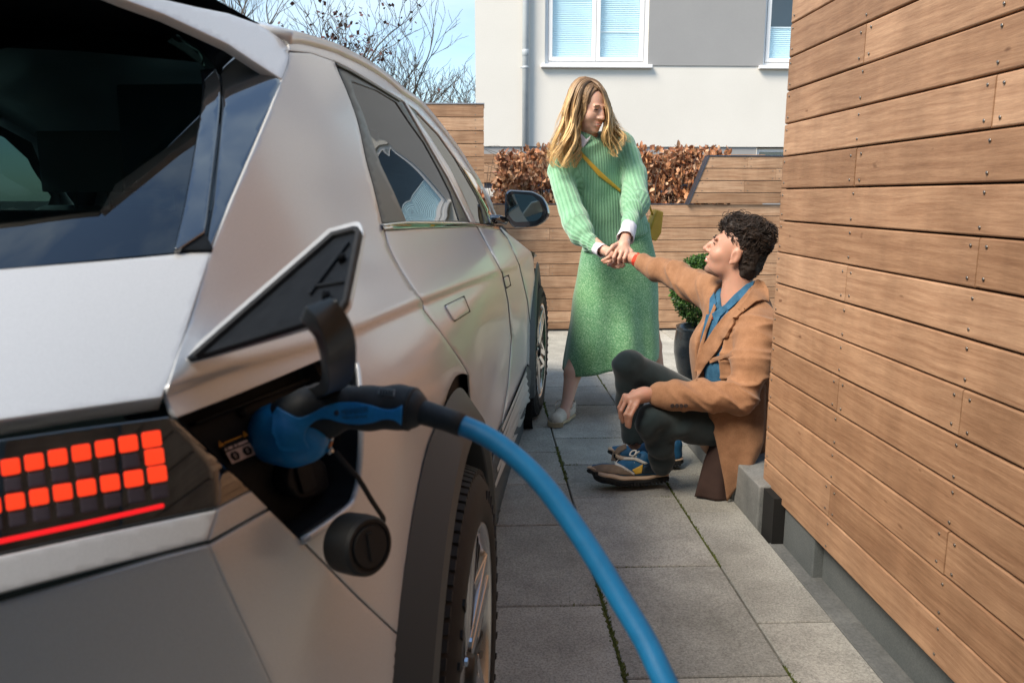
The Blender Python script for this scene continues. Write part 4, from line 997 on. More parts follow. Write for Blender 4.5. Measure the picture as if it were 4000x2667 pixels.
mesh('mirror_glass', v, [tuple(range(len(mg)))], M['mirrorg'], mir)
a0, a1 = on_y([(1978, 862)], MY + .05)[0], hit(F_side, [(1925, 858)])[0]
MB().tube([a0, (a0 + a1) / 2 + np.array([0, 0, .004]), a1 + np.array([-.03, 0, 0])], [.016, .015, .02], 10).build('mirror_arm', M['gloss'], mir, True)
# ---- charging bay
D_in = .045
Fp = off(F_side, -D_in)
pk = np.array(pocket, float)
bay = panel('charging_bay', inset_poly(pk, -30), Fp, M['plastic'], sp=22, gap=0, thick=0)
rim_o = hit(off(F_side, .001), dens(inset_poly(pk, 0), 20)); rim_i = hit(Fp, dens(inset_poly(pk, 0), 20)); n = len(rim_o); 
inn = np.array([0, 0, 0.]); v = list(map(tuple, rim_o)) + [tuple(p + np.array([-D_in, 0, 0])) for p in rim_o]
mesh('bay_wall', v, [(k, (k + 1) % n, n + (k + 1) % n, n + k) for k in range(n)], M['plastic'], bay, True)
lip = curve([(1258, 1404), (1345, 1386), (1385, 1406), (1401, 1450), (1409, 1560), (1412, 1700), (1403, 1852), (1388, 1928), (1352, 1990), (1180, 2113)], 5)
lp = hit(off(F_side, .0015), lip[8:]); MB().tube(list(lp), .0042, 8).build('bay_lip', M['paint'], bay, True)
lp = hit(off(F_side, -.006), [(p[0] - 14, p[1] + 2) for p in lip]); MB().tube(list(lp), .006, 8).build('bay_seal', M['rubber'], bay, True)
# moulded details inside the bay
panel('socket_cover', rounded([(1130, 1810), (1210, 1775), (1275, 1800), (1290, 1900), (1250, 1935), (1170, 1955), (1120, 1900)], 30), off(Fp, .018), M['plastic'], bay, sp=18, gap=0, thick=.02, bev=.004)
panel('socket_cover', rounded([(1160, 1830), (1215, 1806), (1240, 1900), (1188, 1930)], 10), off(Fp, .022), M['plastic'], bay, sp=18, gap=0, thick=.01, bev=.002)
for (x, y) in ((1180, 1490), (945, 1612), (1352, 1735), (1336, 1950), (1290, 1962)):
    p = hit(off(Fp, .002), [(x, y)])[0]; MB().lathe([(0, .004), (.004, .003), (.005, 0), (.005, -.004)], 10, tuple(p), 'X').build('bay_screw', M['plastic'], bay, True)
panel('bay_rib', [(760, 1640), (1180, 1480), (1330, 1440), (1338, 1452), (1190, 1494), (770, 1656)], off(Fp, .010), M['plastic'], bay, sp=22, gap=0, thick=.008, bev=.002)
panel('bay_rib', [(1225, 1975), (1300, 1920), (1306, 1935), (1232, 1990)], off(Fp, .008), M['plastic'], bay, sp=22, gap=0, thick=.008, bev=.002)
panel('bay_label', [(1292, 1790), (1310, 1782), (1318, 1804), (1302, 1810)], off(Fp, .003), plain('pale_print', (.42, .40, .38), .6), bay, sp=22, gap=0, thick=0)
# warning sticker: amber triangles and line above, two connector pictograms below
Fk = off(Fp, .004)
M['stk'] = plain('pink_white_sticker', (.62, .46, .42), .6); M['amber'] = plain('amber_print', (.75, .33, .02), .6)
stick = panel('warning_sticker', [(858, 1742), (955, 1698), (1000, 1770), (905, 1815)], Fk, M['plastic'], bay, sp=30, gap=0, thick=.0006, bev=0)
ax, ay = np.array([952, 1712.]) - np.array([868, 1750.]), np.array([905, 1812.]) - np.array([868, 1738.])
def st_pt(u, w): b_ = np.array([862., 1738.]); return tuple(b_ + np.array([100., -41.]) * u + np.array([42., 74.]) * w)
def st_panel(nm, pts, mat, o_=.0008): return panel(nm, [st_pt(*p) for p in pts], off(Fk, o_), mat, stick, sp=40, gap=0, thick=0)
st_panel('sticker_field', [(.03, .42), (.97, .42), (.97, 1.0), (.03, 1.0)], M['stk'])
for cu in (.27, .75):
    st_panel('connector_pictogram', [(cu - .17, .70), (cu - .10, .50), (cu + .10, .50), (cu + .17, .70), (cu + .10, .92), (cu - .10, .92)], M['plastic'], .0014)
    st_panel('pictogram_letter', [(cu - .035, .60), (cu + .045, .60), (cu + .045, .80), (cu - .035, .80)], M['stk'], .0020)
    st_panel('pictogram_letter', [(cu - .012, .64), (cu + .025, .64), (cu + .025, .76), (cu - .012, .76)], M['plastic'], .0024)
for cu in (.02, .97): st_panel('warning_triangle', [(cu - .10, .06), (cu + .10, .06), (cu, -.20)], M['amber'], .0012); st_panel('warning_mark', [(cu - .015, .02), (cu + .02, .02), (cu + .02, -.10), (cu - .015, -.10)], M['plastic'], .0018)
st_panel('amber_rule', [(.14, -.05), (.84, -.05), (.84, .0), (.14, .0)], M['amber'], .0012)
for a, b in ((.06, .12), (.18, .36), (.42, .52), (.56, .94)): st_panel('sticker_print', [(a, .22), (b, .22), (b, .34), (a, .34)], M['stk'], .0012)
# ---- charging flap, swung open
d3 = lambda px, x: (lambda d: CC + d * ((x - CC[0]) / d[0]))((lambda d: np.array([d @ c_r, d @ c_f, d[2]]))(V_FW * F_PX + V_RT * (px[0] - CX) - V_UP * (px[1] - CY)))
T_ = hit(off(F_side, .006), [(705, 1396)])[0]; U_ = d3((1400, 872), .895); L_ = d3((1340, 1210), .93)
nF = np.cross(U_ - T_, L_ - T_); nF /= np.linalg.norm(nF); nF *= 1 if np.dot(nF, CC - T_) > 0 else -1
FF = lambda p: (p - T_) @ nF
fl = [(703, 1397)] + [(1283, 892), (1380, 865)] + curve([(1380, 865), (1405, 868), (1417, 900)], 3) + [(1359, 1179), (1319, 1233), (1207, 1262), (729, 1403)]
flap = panel('charging_flap', fl, off(FF, -.006), M['paint'], sp=30, gap=0, thick=.006, bev=.0025)
fl2 = [(727, 1396)] + [(1292, 905), (1380, 882)] + curve([(1380, 882), (1398, 885), (1407, 905)], 3) + [(1350, 1172), (1312, 1226), (1207, 1253), (740, 1397)]
flin = panel('flap_liner', fl2, FF, M['plastic'], flap, sp=30, gap=0, thick=.005, bev=.002)
panel('flap_seal', [(1292, 905), (1380, 882), (1404, 895), (1350, 1172), (1312, 1226), (1304, 1218), (1338, 1166), (1388, 905), (1376, 896), (1298, 917), (760, 1385), (750, 1382)], off(FF, .004), M['rubber'], flap, sp=30, gap=0, thick=.004)
for q in ([(1352, 938), (1362, 942), (1210, 1145), (1200, 1140)], [(1220, 1110), (1338, 1090), (1339, 1097), (1218, 1118)]): panel('flap_rib', q, off(FF, .003), M['plastic'], flap, sp=30, gap=0, thick=.003)
for q in ((1337, 1008), (1275, 1157)): p = hit(off(FF, .003), [q])[0]; MB().lathe([(0, .003), (.004, .002), (.005, -.002)], 10, tuple(p), 'X').build('flap_peg', M['plastic'], flap, True)
# gooseneck hinge: a flat curved strap
hp0 = [(1232, 1205, .93), (1262, 1235, .935), (1300, 1290, .938), (1318, 1360, .934), (1322, 1430, .915), (1310, 1490, .89), (1270, 1520, .86), (1210, 1530, .84)]
cpts = [d3(q[:2], q[2]) for q in hp0]; cpts = np.array(curve([tuple(c) for c in cpts], 4)); v = []; 
for i, c in enumerate(cpts):
    t = cpts[min(i + 1, len(cpts) - 1)] - cpts[max(i - 1, 0)]; t /= np.linalg.norm(t); w1 = np.array([.5, .85, .1]); w1 -= t * (w1 @ t); w1 /= np.linalg.norm(w1); w2 = np.cross(t, w1)
    for (a, b) in ((-1, -1), (1, -1), (1, 1), (-1, 1)): v.append(c + w1 * a * .0115 + w2 * b * .006)
f = [(i * 4 + k, i * 4 + (k + 1) % 4, i * 4 + 4 + (k + 1) % 4, i * 4 + 4 + k) for i in range(len(cpts) - 1) for k in range(4)] + [(3, 2, 1, 0), tuple(len(v) - 4 + k for k in range(4))]
hg = mesh('flap_hinge', v, f, plain('hinge_plastic', (.020, .026, .030), .35), flap, True); mod_bevel(hg, .004, 3)
try: hg.data.set_sharp_from_angle(angle=R(40))
except Exception: pass
# ---- socket cap hanging on its cord
cap_c = d3((1418, 2128), .895)
def cap_loc(c, ax_): return Matrix.Translation(Vector(c)) @ Vector(ax_).to_track_quat('X', 'Z').to_matrix().to_4x4()
cb = MB().lathe([(.0, .012), (.020, .012), (.021, .0095), (.023, .0095), (.0235, .0115), (.0265, .0115), (.029, .008), (.030, -.004), (.0295, -.024), (.027, -.026), (.0, -.026)], 40, axis='X')
cb.box((.0105, -.003, -.014), (.0140, .003, .014))
capo = cb.build('socket_cap', plain('cap_rubber', (.012, .013, .014), .6), car, True); capo.matrix_local = cap_loc(cap_c, (.80, -.55, .16))
try: capo.data.set_sharp_from_angle(angle=R(30))
except Exception: pass
cord = [d3(q[:2], q[2]) for q in ((1310, 1762, .875), (1352, 1815, .885), (1400, 1868, .895), (1450, 1950, .900), (1490, 2010, .902), (1497, 2024, .902), (1496, 2040, .900), (1480, 2062, .897))]
_ci = cap_loc(cap_c, (.80, -.55, .16)).inverted(); MB().tube([np.array(_ci @ Vector(q)) for q in curve([tuple(c) for c in cord], 4)], .0027, 8).build('cap_cord', M['rubber'], capo, True)
# ================================================================== people: signed distance shapes turned into skins
from mathutils.bvhtree import BVHTree
def vhash(ix, iy, iz):
    n = (ix * 374761393 + iy * 668265263 + iz * 2147483647 % 1000003) & 0xffffffff
    n = ((n ^ (n >> 13)) * 1274126177) & 0xffffffff; n = n ^ (n >> 16)
    return (n & 0xffff) / 65535.0
def vnoise(p):
    p = np.asarray(p, float); i = np.floor(p).astype(np.int64); f = p - i; f = f * f * (3 - 2 * f); r_ = 0
    for dx in (0, 1):
        for dy in (0, 1):
            for dz in (0, 1):
                w = (f[:, 0] if dx else 1 - f[:, 0]) * (f[:, 1] if dy else 1 - f[:, 1]) * (f[:, 2] if dz else 1 - f[:, 2])
                r_ = r_ + w * vhash(i[:, 0] + dx, i[:, 1] + dy, i[:, 2] + dz)
    return r_ * 2 - 1
def unit(v): v = np.asarray(v, float); return v / (np.linalg.norm(v) + 1e-12)
class Solid:
    def __init__(s, lo, hi, vox):
        s.lo = np.array(lo, float); s.vox = vox; s.n = np.ceil((np.array(hi) - s.lo) / vox).astype(int) + 1; s.D = np.full(s.n, .2, np.float32)
    def _sub(s, lo, hi):
        a = np.clip(np.floor((np.array(lo) - s.lo) / s.vox).astype(int), 0, s.n); b = np.clip(np.ceil((np.array(hi) - s.lo) / s.vox).astype(int) + 1, 0, s.n)
        if (b <= a).any(): return None, None
        g = np.stack(np.meshgrid(*[s.lo[k] + np.arange(a[k], b[k]) * s.vox for k in range(3)], indexing='ij'), -1)
        return (slice(a[0], b[0]), slice(a[1], b[1]), slice(a[2], b[2])), g
    def op(s, fn, lo, hi, k=.01, sub=False):
        m = k * 1.5 + 3 * s.vox; sl, g = s._sub(np.array(lo) - m, np.array(hi) + m)
        if sl is None: return s
        d = fn(g).astype(np.float32); e = s.D[sl]
        if sub:
            d = -d; h = np.clip(.5 - .5 * (d - e) / k, 0, 1); s.D[sl] = d + (e - d) * h + k * h * (1 - h)
        else:
            h = np.clip(.5 + .5 * (e - d) / k, 0, 1); s.D[sl] = e + (d - e) * h - k * h * (1 - h)
        return s
    def cap(s, a, b, ra, rb=None, k=.01, flat=None, sub=False):
        """tapered limb from a to b; flat=(axis, factor) squashes it along an axis"""
        rb = ra if rb is None else rb; a, b = np.asarray(a, float), np.asarray(b, float); ba = b - a; L2 = ba @ ba + 1e-12
        if flat: fa = unit(flat[0]); ff = flat[1]
        def fn(p):
            q = p - a; t = np.clip((q @ ba) / L2, 0, 1); v = q - t[..., None] * ba
            if flat: c = v @ fa; v = v + fa * (c * (1 / ff - 1))[..., None]
            r_ = ra + (rb - ra) * t; d = np.linalg.norm(v, axis=-1) - r_
            return d * (min(ff, 1) if flat else 1)
        R_ = max(ra, rb) * (max(1, flat[1]) if flat else 1)
        return s.op(fn, np.minimum(a, b) - R_, np.maximum(a, b) + R_, k, sub)
    def chain(s, pts, rads, k=.01, flat=None, sub=False):
        for i in range(len(pts) - 1): s.cap(pts[i], pts[i + 1], rads[i], rads[i + 1], k, flat, sub)
        return s
    def ell(s, c, r, M3=None, k=.01, sub=False):
        c = np.asarray(c, float); r = np.asarray(r, float); M3 = np.eye(3) if M3 is None else np.asarray(M3)
        def fn(p):
            q = (p - c) @ M3 / r; n = np.linalg.norm(q, axis=-1); g = np.linalg.norm(q / r, axis=-1) + 1e-9
            return n * (n - 1) / g
        R_ = r.max(); return s.op(fn, c - R_, c + R_, k, sub)
    def box(s, c, h, M3=None, rad=.005, k=.006, sub=False):
        c = np.asarray(c, float); h = np.asarray(h, float); M3 = np.eye(3) if M3 is None else np.asarray(M3)
        def fn(p):
            q = np.abs((p - c) @ M3) - (h - rad); return np.linalg.norm(np.maximum(q, 0), axis=-1) + np.minimum(q.max(-1), 0) - rad
        R_ = np.linalg.norm(h); return s.op(fn, c - R_, c + R_, k, sub)
    def surf(s, smooth=1):
        D = s.D; ins = D < 0; n = D.shape
        c = np.zeros([k - 1 for k in n], np.int8)
        for dx in (0, 1):
            for dy in (0, 1):
                for dz in (0, 1): c += ins[dx:n[0] - 1 + dx, dy:n[1] - 1 + dy, dz:n[2] - 1 + dz]
        act = np.argwhere((c > 0) & (c < 8)); idx = np.full(c.shape, -1, np.int64); idx[tuple(act.T)] = np.arange(len(act))
        acc = np.zeros((len(act), 3)); cnt = np.zeros(len(act))
        corners = [(x, y, z) for x in (0, 1) for y in (0, 1) for z in (0, 1)]
        for i in range(8):
            for ax in range(3):
                if corners[i][ax]: continue
                o1 = np.array(corners[i]); o2 = o1.copy(); o2[ax] = 1
                v1 = D[tuple((act + o1).T)]; v2 = D[tuple((act + o2).T)]; cr2 = (v1 < 0) != (v2 < 0); t = np.where(cr2, v1 / (v1 - v2 + 1e-12), 0)
                q = o1 + (o2 - o1) * t[:, None]; acc += np.where(cr2[:, None], q, 0); cnt += cr2
        V = s.lo + (act + acc / np.maximum(cnt, 1)[:, None]) * s.vox
        F = []
        for ax in range(3):
            b, e = [(1, 2), (2, 0), (0, 1)][ax]
            sl0 = [slice(None)] * 3; sl1 = [slice(None)] * 3; sl0[ax] = slice(0, n[ax] - 1); sl1[ax] = slice(1, n[ax])
            A, B = ins[tuple(sl0)], ins[tuple(sl1)]; ed = np.argwhere(A != B)
            ok = (ed[:, b] > 0) & (ed[:, e] > 0) & (ed[:, b] < n[b] - 1) & (ed[:, e] < n[e] - 1); ed = ed[ok]; dirn = A[tuple(ed.T)]
            eb = np.zeros(3, int); eb[b] = 1; ee = np.zeros(3, int); ee[e] = 1
            q = np.stack([idx[tuple((ed - eb - ee).T)], idx[tuple((ed - ee).T)], idx[tuple(ed.T)], idx[tuple((ed - eb).T)]], 1)
            q[~dirn] = q[~dirn][:, ::-1]; F.append(q)
        F = np.concatenate(F); F = F[(F >= 0).all(1)]
        for _ in range(smooth): V = relax(V, F)
        return V, F
def relax(V, F, lam=.5):
    acc = np.zeros_like(V); cnt = np.zeros(len(V))
    for a, b in ((0, 1), (1, 2), (2, 3), (3, 0)):
        for p, q in ((a, b), (b, a)): np.add.at(acc, F[:, p], V[F[:, q]]); np.add.at(cnt, F[:, p], 1)
    return V + lam * (acc / np.maximum(cnt, 1)[:, None] - V)
def normals(V, F):
    n = np.cross(V[F[:, 2]] - V[F[:, 0]], V[F[:, 3]] - V[F[:, 1]]); N_ = np.zeros_like(V)
    for k in range(4): np.add.at(N_, F[:, k], n)
    return N_ / (np.linalg.norm(N_, axis=1, keepdims=True) + 1e-12)
def big_mesh(name, V, F, mat, parent, smooth=True, attr=None):
    me = bpy.data.meshes.new(name); off_ = np.array(parent.location) if parent else 0; V = V - off_
    me.vertices.add(len(V)); me.vertices.foreach_set('co', V.astype(np.float32).ravel()); k = F.shape[1]
    me.loops.add(F.size); me.loops.foreach_set('vertex_index', F.astype(np.int32).ravel()); me.polygons.add(len(F))
    me.polygons.foreach_set('loop_start', np.arange(0, F.size, k, dtype=np.int32)); me.update(calc_edges=True)
    if attr:
        for nm, val in attr.items(): a = me.attributes.new(nm, 'FLOAT', 'POINT'); a.data.foreach_set('value', val.astype(np.float32))
    return link(name, me, mat, parent, smooth)
def ridge(V, axis, fa, fp, seed=0.0):
    ax_ = unit(axis); al = V @ ax_; pe = V - al[:, None] * ax_
    return vnoise(np.stack([al * fa + seed, pe[:, 0] * fp + pe[:, 1] * fp * .7, pe[:, 2] * fp + seed], 1))
def crease(n): return (1 - np.abs(n)) ** 1.25 - .55
def near(V, a, b, r):
    a, b = np.asarray(a), np.asarray(b); ba = b - a; t = np.clip((V - a) @ ba / (ba @ ba), 0, 1); d = np.linalg.norm(V - a - t[:, None] * ba, axis=1)
    return np.clip(1.5 - d / r, 0, 1), t
class Drape:
    """lays traced pieces of cloth on the visible side of a finished skin"""
    def __init__(s, objs):
        vs, fs = [], []
        for o in objs:
            n = len(vs); off_ = np.array(o.parent.location) if o.parent else np.zeros(3)
            vs += [tuple(np.array(v.co) + off_) for v in o.data.vertices]; fs += [[i + n for i in p.vertices] for p in o.data.polygons]
        s.b = BVHTree.FromPolygons(vs, fs)
    def __call__(s, name, poly, mat, parent, off=.003, thick=.004, sp=7, smooth=True, wy=None, bev=0):
        v2, f = tri(np.asarray(poly, float), [], sp); D = np.array([ray(x, y) for x, y in v2]); T = np.full(len(v2), np.nan)
        for i, d in enumerate(D):
            h = s.b.ray_cast(Vector(CAM), Vector(d), 20)
            if h[0] is not None: T[i] = h[3]
        good = np.where(~np.isnan(T))[0]
        if not len(good): return None
        for i in np.where(np.isnan(T))[0]: T[i] = T[good[int(np.argmin(((v2[good] - v2[i]) ** 2).sum(1)))]]
        Ts = T.copy(); E_ = np.concatenate([f[:, [0, 1]], f[:, [1, 2]], f[:, [2, 0]]])
        for _ in range(14):                              # cloth bridges small hollows instead of following them
            a = np.zeros(len(T)); c = np.zeros(len(T)); np.add.at(a, E_[:, 0], Ts[E_[:, 1]]); np.add.at(c, E_[:, 0], 1); np.add.at(a, E_[:, 1], Ts[E_[:, 0]]); np.add.at(c, E_[:, 1], 1)
            Ts = np.minimum(T, .4 * Ts + .6 * a / np.maximum(c, 1))
        P = CAM + D * (Ts - off)[:, None]
        V = np.array(P); n = np.cross(V[f[:, 1]] - V[f[:, 0]], V[f[:, 2]] - V[f[:, 0]]); c = V[f].mean(1); fl_ = (n * (CAM - c)).sum(1) < 0; f[fl_] = f[fl_][:, ::-1]
        o = mesh(name, V - np.array(parent.location if parent.parent is None else parent.parent.location), f, mat, parent, smooth)
        m = o.modifiers.new('thickness', 'SOLIDIFY'); m.thickness = thick; m.offset = -1
        if bev: mod_bevel(o, bev, 2, 50)
        return o
# ---- materials
def skin_mat(name, col, red):
    m, nt, b = new_mat(name); v = coords(nt); n = noise_tex(nt, v, 30, 4, .6); c = ramp(nt, n, [(.3, col), (.75, red)]).outputs['Color']; nt.links.new(c, b.inputs['Base Color'])
    b.inputs['Roughness'].default_value = .48; b.inputs['Subsurface Weight'].default_value = .25; b.inputs['Subsurface Radius'].default_value = (.012, .005, .003); b.inputs['Subsurface Scale'].default_value = .6
    bump(nt, b, noise_tex(nt, v, 260, 3, .6), .12, .001); return m
M['skin_w'] = skin_mat('woman_skin', (.58, .36, .265), (.62, .35, .26)); M['skin_m'] = skin_mat('man_skin', (.47, .265, .185), (.54, .27, .19))
def knit_mat():
    m, nt, b = new_mat('green_rib_knit'); at_ = N(nt, 'ShaderNodeAttribute', attribute_name='rib'); sn = N(nt, 'ShaderNodeMath', operation='SINE'); nt.links.new(at_.outputs['Fac'], sn.inputs[0])
    v = coords(nt); n = noise_tex(nt, v, 130, 5, .7); n2 = noise_tex(nt, v, 9, 3, .5)
    rb_ = N(nt, 'ShaderNodeMapRange', i_From_Min=-1.0, i_From_Max=1.0); nt.links.new(sn.outputs[0], rb_.inputs['Value'])
    c = ramp(nt, rb_.outputs[0], [(.0, (.17, .37, .225)), (.4, (.225, .45, .285)), (1, (.25, .48, .31))]).outputs['Color']
    c = mixc(nt, .55, c, ramp(nt, n, [(.3, (.70, .76, .70)), (.7, (1.22, 1.2, 1.2))]).outputs['Color'], 'MULTIPLY'); c = mixc(nt, .4, c, ramp(nt, n2, [(.35, (.85, .85, .8)), (.65, (1.1, 1.1, 1.1))]).outputs['Color'], 'MULTIPLY')
    nt.links.new(c, b.inputs['Base Color']); b.inputs['Roughness'].default_value = .95; b.inputs['Sheen Weight'].default_value = .5; b.inputs['Specular IOR Level'].default_value = .15
    h = N(nt, 'ShaderNodeMath', operation='MULTIPLY_ADD'); h.inputs[1].default_value = .35; nt.links.new(n, h.inputs[0]); nt.links.new(rb_.outputs[0], h.inputs[2]); bump(nt, b, h.outputs[0], .6, .0035); return m
M['knit'] = knit_mat()
def melange():
    m, nt, b = new_mat('green_melange_skirt'); v = coords(nt, (1, 1, 1.0)); mp2 = N(nt, 'ShaderNodeMapping'); mp2.inputs['Scale'].default_value = (70, 70, 150); mp2.inputs['Rotation'].default_value = (0, R(25), 0); nt.links.new(v, mp2.inputs['Vector'])
    n = noise_tex(nt, mp2.outputs[0], 1.9, 3, .7); n2 = noise_tex(nt, v, 4, 3, .5)
    c = ramp(nt, n, [(.32, (.045, .15, .07)), (.48, (.115, .30, .15)), (.58, (.21, .43, .25)), (.70, (.55, .70, .55))]).outputs['Color']
    c = mixc(nt, .5, c, ramp(nt, n2, [(.35, (.85, .82, .62)), (.65, (1.08, 1.1, 1.12))]).outputs['Color'], 'MULTIPLY')
    nt.links.new(c, b.inputs['Base Color']); b.inputs['Roughness'].default_value = .9; b.inputs['Sheen Weight'].default_value = .4; b.inputs['Specular IOR Level'].default_value = .2; bump(nt, b, n, .5, .003); return m
M['skirt'] = melange()
M['shirt'] = noisy('white_shirt_cotton', (.66, .64, .70), (.74, .72, .77), 20, .85, .2, .002)
M['yellow'] = noisy('yellow_leather', (.55, .32, .035), (.66, .40, .05), 12, .5, .1, .001)
M['canvas'] = noisy('off_white_canvas', (.52, .47, .39), (.60, .55, .47), 30, .9, .3, .001, 4, 300)
M['gum'] = noisy('gum_sole', (.42, .33, .20), (.50, .40, .26), 20, .8, .1, .001)
M['lace'] = plain('lace', (.62, .57, .50), .9)
M['wool'] = noisy('camel_wool', (.26, .132, .070), (.35, .185, .102), 26, .95, .4, .002, 6, 420, sheen=.12, spec=.15)
M['wool_in'] = noisy('coat_lining', (.04, .021, .017), (.055, .029, .023), 20, .8, .1, .002)
M['denim'] = noisy('denim', (.022, .085, .165), (.050, .150, .255), 34, .9, .5, .002, 5, 520, spec=.2)
M['red'] = noisy('red_knit', (.62, .045, .022), (.72, .06, .03), 60, .9, .3, .001)
M['trouser'] = noisy('dark_green_cotton', (.012, .022, .025), (.022, .036, .040), 12, .9, .3, .002, 5, 420, sheen=.25, spec=.2)
M['suede'] = noisy('taupe_suede', (.20, .145, .10), (.28, .21, .15), 40, .95, .3, .001, sheen=.4)
M['sole'] = noisy('black_rubber_sole', (.008, .009, .010), (.018, .019, .02), 30, .8, .2, .001)
M['sblue'] = noisy('blue_nylon', (.012, .085, .19), (.02, .12, .25), 50, .6, .2, .001)
M['sneaker_white'] = plain('pale_leather', (.60, .58, .53), .7)
M['mid'] = plain('tan_midsole', (.55, .40, .28), .7)
M['button'] = plain('dark_button', (.03, .02, .018), .4)
M['eye'] = plain('eye_dark', (.02, .015, .012), .2); M['brow_w'] = plain('brow_light', (.16, .09, .045), .9); M['brow_m'] = plain('brow_dark', (.03, .02, .016), .9)
M['lip'] = plain('lip', (.50, .18, .15), .4, sss=.1); M['teeth'] = plain('teeth', (.75, .70, .62), .3)
def stubble_mat():
    m, nt, b = new_mat('stubble_shadow'); return m
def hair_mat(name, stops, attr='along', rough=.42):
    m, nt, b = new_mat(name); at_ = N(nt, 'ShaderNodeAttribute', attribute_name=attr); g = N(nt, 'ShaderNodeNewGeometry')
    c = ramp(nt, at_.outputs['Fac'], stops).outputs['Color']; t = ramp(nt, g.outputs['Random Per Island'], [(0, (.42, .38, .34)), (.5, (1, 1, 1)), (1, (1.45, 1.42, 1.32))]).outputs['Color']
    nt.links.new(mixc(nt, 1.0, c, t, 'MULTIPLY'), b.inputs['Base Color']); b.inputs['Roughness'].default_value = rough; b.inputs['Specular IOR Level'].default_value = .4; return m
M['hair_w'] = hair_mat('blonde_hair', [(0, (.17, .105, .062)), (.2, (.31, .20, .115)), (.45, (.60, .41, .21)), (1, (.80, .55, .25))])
M['hair_m'] = hair_mat('dark_curly_hair', [(0, (.012, .009, .008)), (.5, (.025, .016, .012)), (1, (.075, .044, .028))], rough=.6)
def strands(name, paths, rads, mat, parent, sides=5, attr0=0.0):
    V, F, A = [], [], []; off_ = np.array(parent.location)
    for pts, r0 in zip(paths, rads):
        n0 = len(V); m = len(pts); pts = np.asarray(pts); u = None
        for i in range(m):
            t = pts[min(i + 1, m - 1)] - pts[max(i - 1, 0)]; t = unit(t)
            if u is None: u = unit(np.cross(t, [.3, .9, .2]))
            u = unit(u - t * (u @ t)); w = np.cross(t, u); s_ = i / (m - 1); r_ = r0 * (1 if s_ < .5 else max(.12, 1 - (s_ - .5) * 1.9)) * (.6 if i == 0 else 1)
            for k in range(sides): a = 6.2832 * k / sides; V.append(pts[i] + r_ * (u * math.cos(a) + w * math.sin(a))); A.append(s_)
        for i in range(m - 1):
            for k in range(sides): a, b = n0 + i * sides + k, n0 + i * sides + (k + 1) % sides; F.append((a, b, b + sides, a + sides))
    return big_mesh(name, np.array(V), np.array(F), mat, parent, True, {'along': np.array(A)})
def frame(fwd, up=(0, 0, 1), roll=0.0):
    """columns: right, forward, up of a head"""
    f = unit(fwd); r_ = unit(np.cross(f, up)); u = np.cross(r_, f); c, s = math.cos(roll), math.sin(roll); r2 = r_ * c + u * s; u2 = u * c - r_ * s
    return np.stack([r2, f, u2], 1)
def add_head(sd_, c, Fm, s=1.0, male=False, smile=.5):
    """head about 0.225 m tall; c is the middle of the skull"""
    P = lambda x, y, z: c + Fm @ (np.array([x, y, z]) * s)
    E = lambda p, r, k=.012, sub=False: sd_.ell(P(*p), np.array(r) * s, Fm, k, sub)
    E((0, -.012, .030), (.074, .094, .082)); E((0, .030, -.020), (.062, .066, .086), .02)               # skull, face
    E((0, .030, -.075), (.050 if male else .044, .052, .040), .025)                                    # jaw
    E((0, .074, -.098), (.019, .016, .014), .018)                                                        # chin
    for sx in (-1, 1):
        E((sx * .038, .060, -.030), (.022, .022, .022), .022); E((sx * .030, .086, .012), (.013, .012, .012), .01, True)  # cheek, eye socket
        E((sx * .030, .079, .010), (.0125, .0125, .0115), .004)                                          # eyeball under lid
        E((sx * .030, .088, .026), (.022, .010, .006), .010)                                             # brow
        E((sx * .076, -.008, -.008), (.008, .020, .031), .006); E((sx * .083, -.002, -.010), (.004, .010, .018), .004, True); E((sx * .074, .0, -.036), (.007, .009, .009), .006)
    sd_.chain([P(0, .090, .020), P(0, .103, -.006), P(0, .114, -.026)], np.array([.008, .009, .0115]) * s, .010)       # nose
    for sx in (-1, 1): E((sx * .012, .100, -.030), (.008, .010, .007), .006)
    E((0, .090, -.055), (.026, .010, .006), .008); E((0, .089, -.069), (.023, .010, .007), .008); E((0, .099, -.0615), (.024, .006, .0022), .003, True)
    return P
def face_bits(P, Fm, parent, brow, s=1.0, smile=True):
    off_ = Vector(parent.location)
    def blob(nm, p, r, mat):
        m_ = MB(); v, f = [], []
        for i in range(7):
            th = math.pi * i / 6
            for j in range(10): ph = 6.2832 * j / 10; v.append(P(p[0] + r[0] * math.sin(th) * math.cos(ph), p[1] + r[1] * math.sin(th) * math.sin(ph), p[2] + r[2] * math.cos(th)))
        for i in range(6):
            for j in range(10): f.append((i * 10 + j, i * 10 + (j + 1) % 10, (i + 1) * 10 + (j + 1) % 10, (i + 1) * 10 + j))
        return mesh(nm, [tuple(Vector(q) - off_) for q in v], f, mat, parent, True)
    for sx in (-1, 1):
        blob('eye', (sx * .030, .0870, .008), (.0125, .0056, .0036), M['eye']); blob('eyebrow', (sx * .032, .0945, .030), (.018, .006, .0030), brow)
    blob('lip', (0, .0945, -.0565), (.021, .0075, .0034), M['lip']); blob('lip', (0, .0945, -.0705), (.018, .0075, .0042), M['lip'])
    if smile: blob('teeth', (0, .0940, -.0632), (.0185, .0066, .0046), M['teeth'])
def finger(sd_, pts, r=.0085, k=.004):
    n = len(pts); sd_.chain(pts, [r * (1.05 - .28 * i / (n - 1)) for i in range(n)], k)
def A_(p, wy): return at(p[0], p[1], wy)
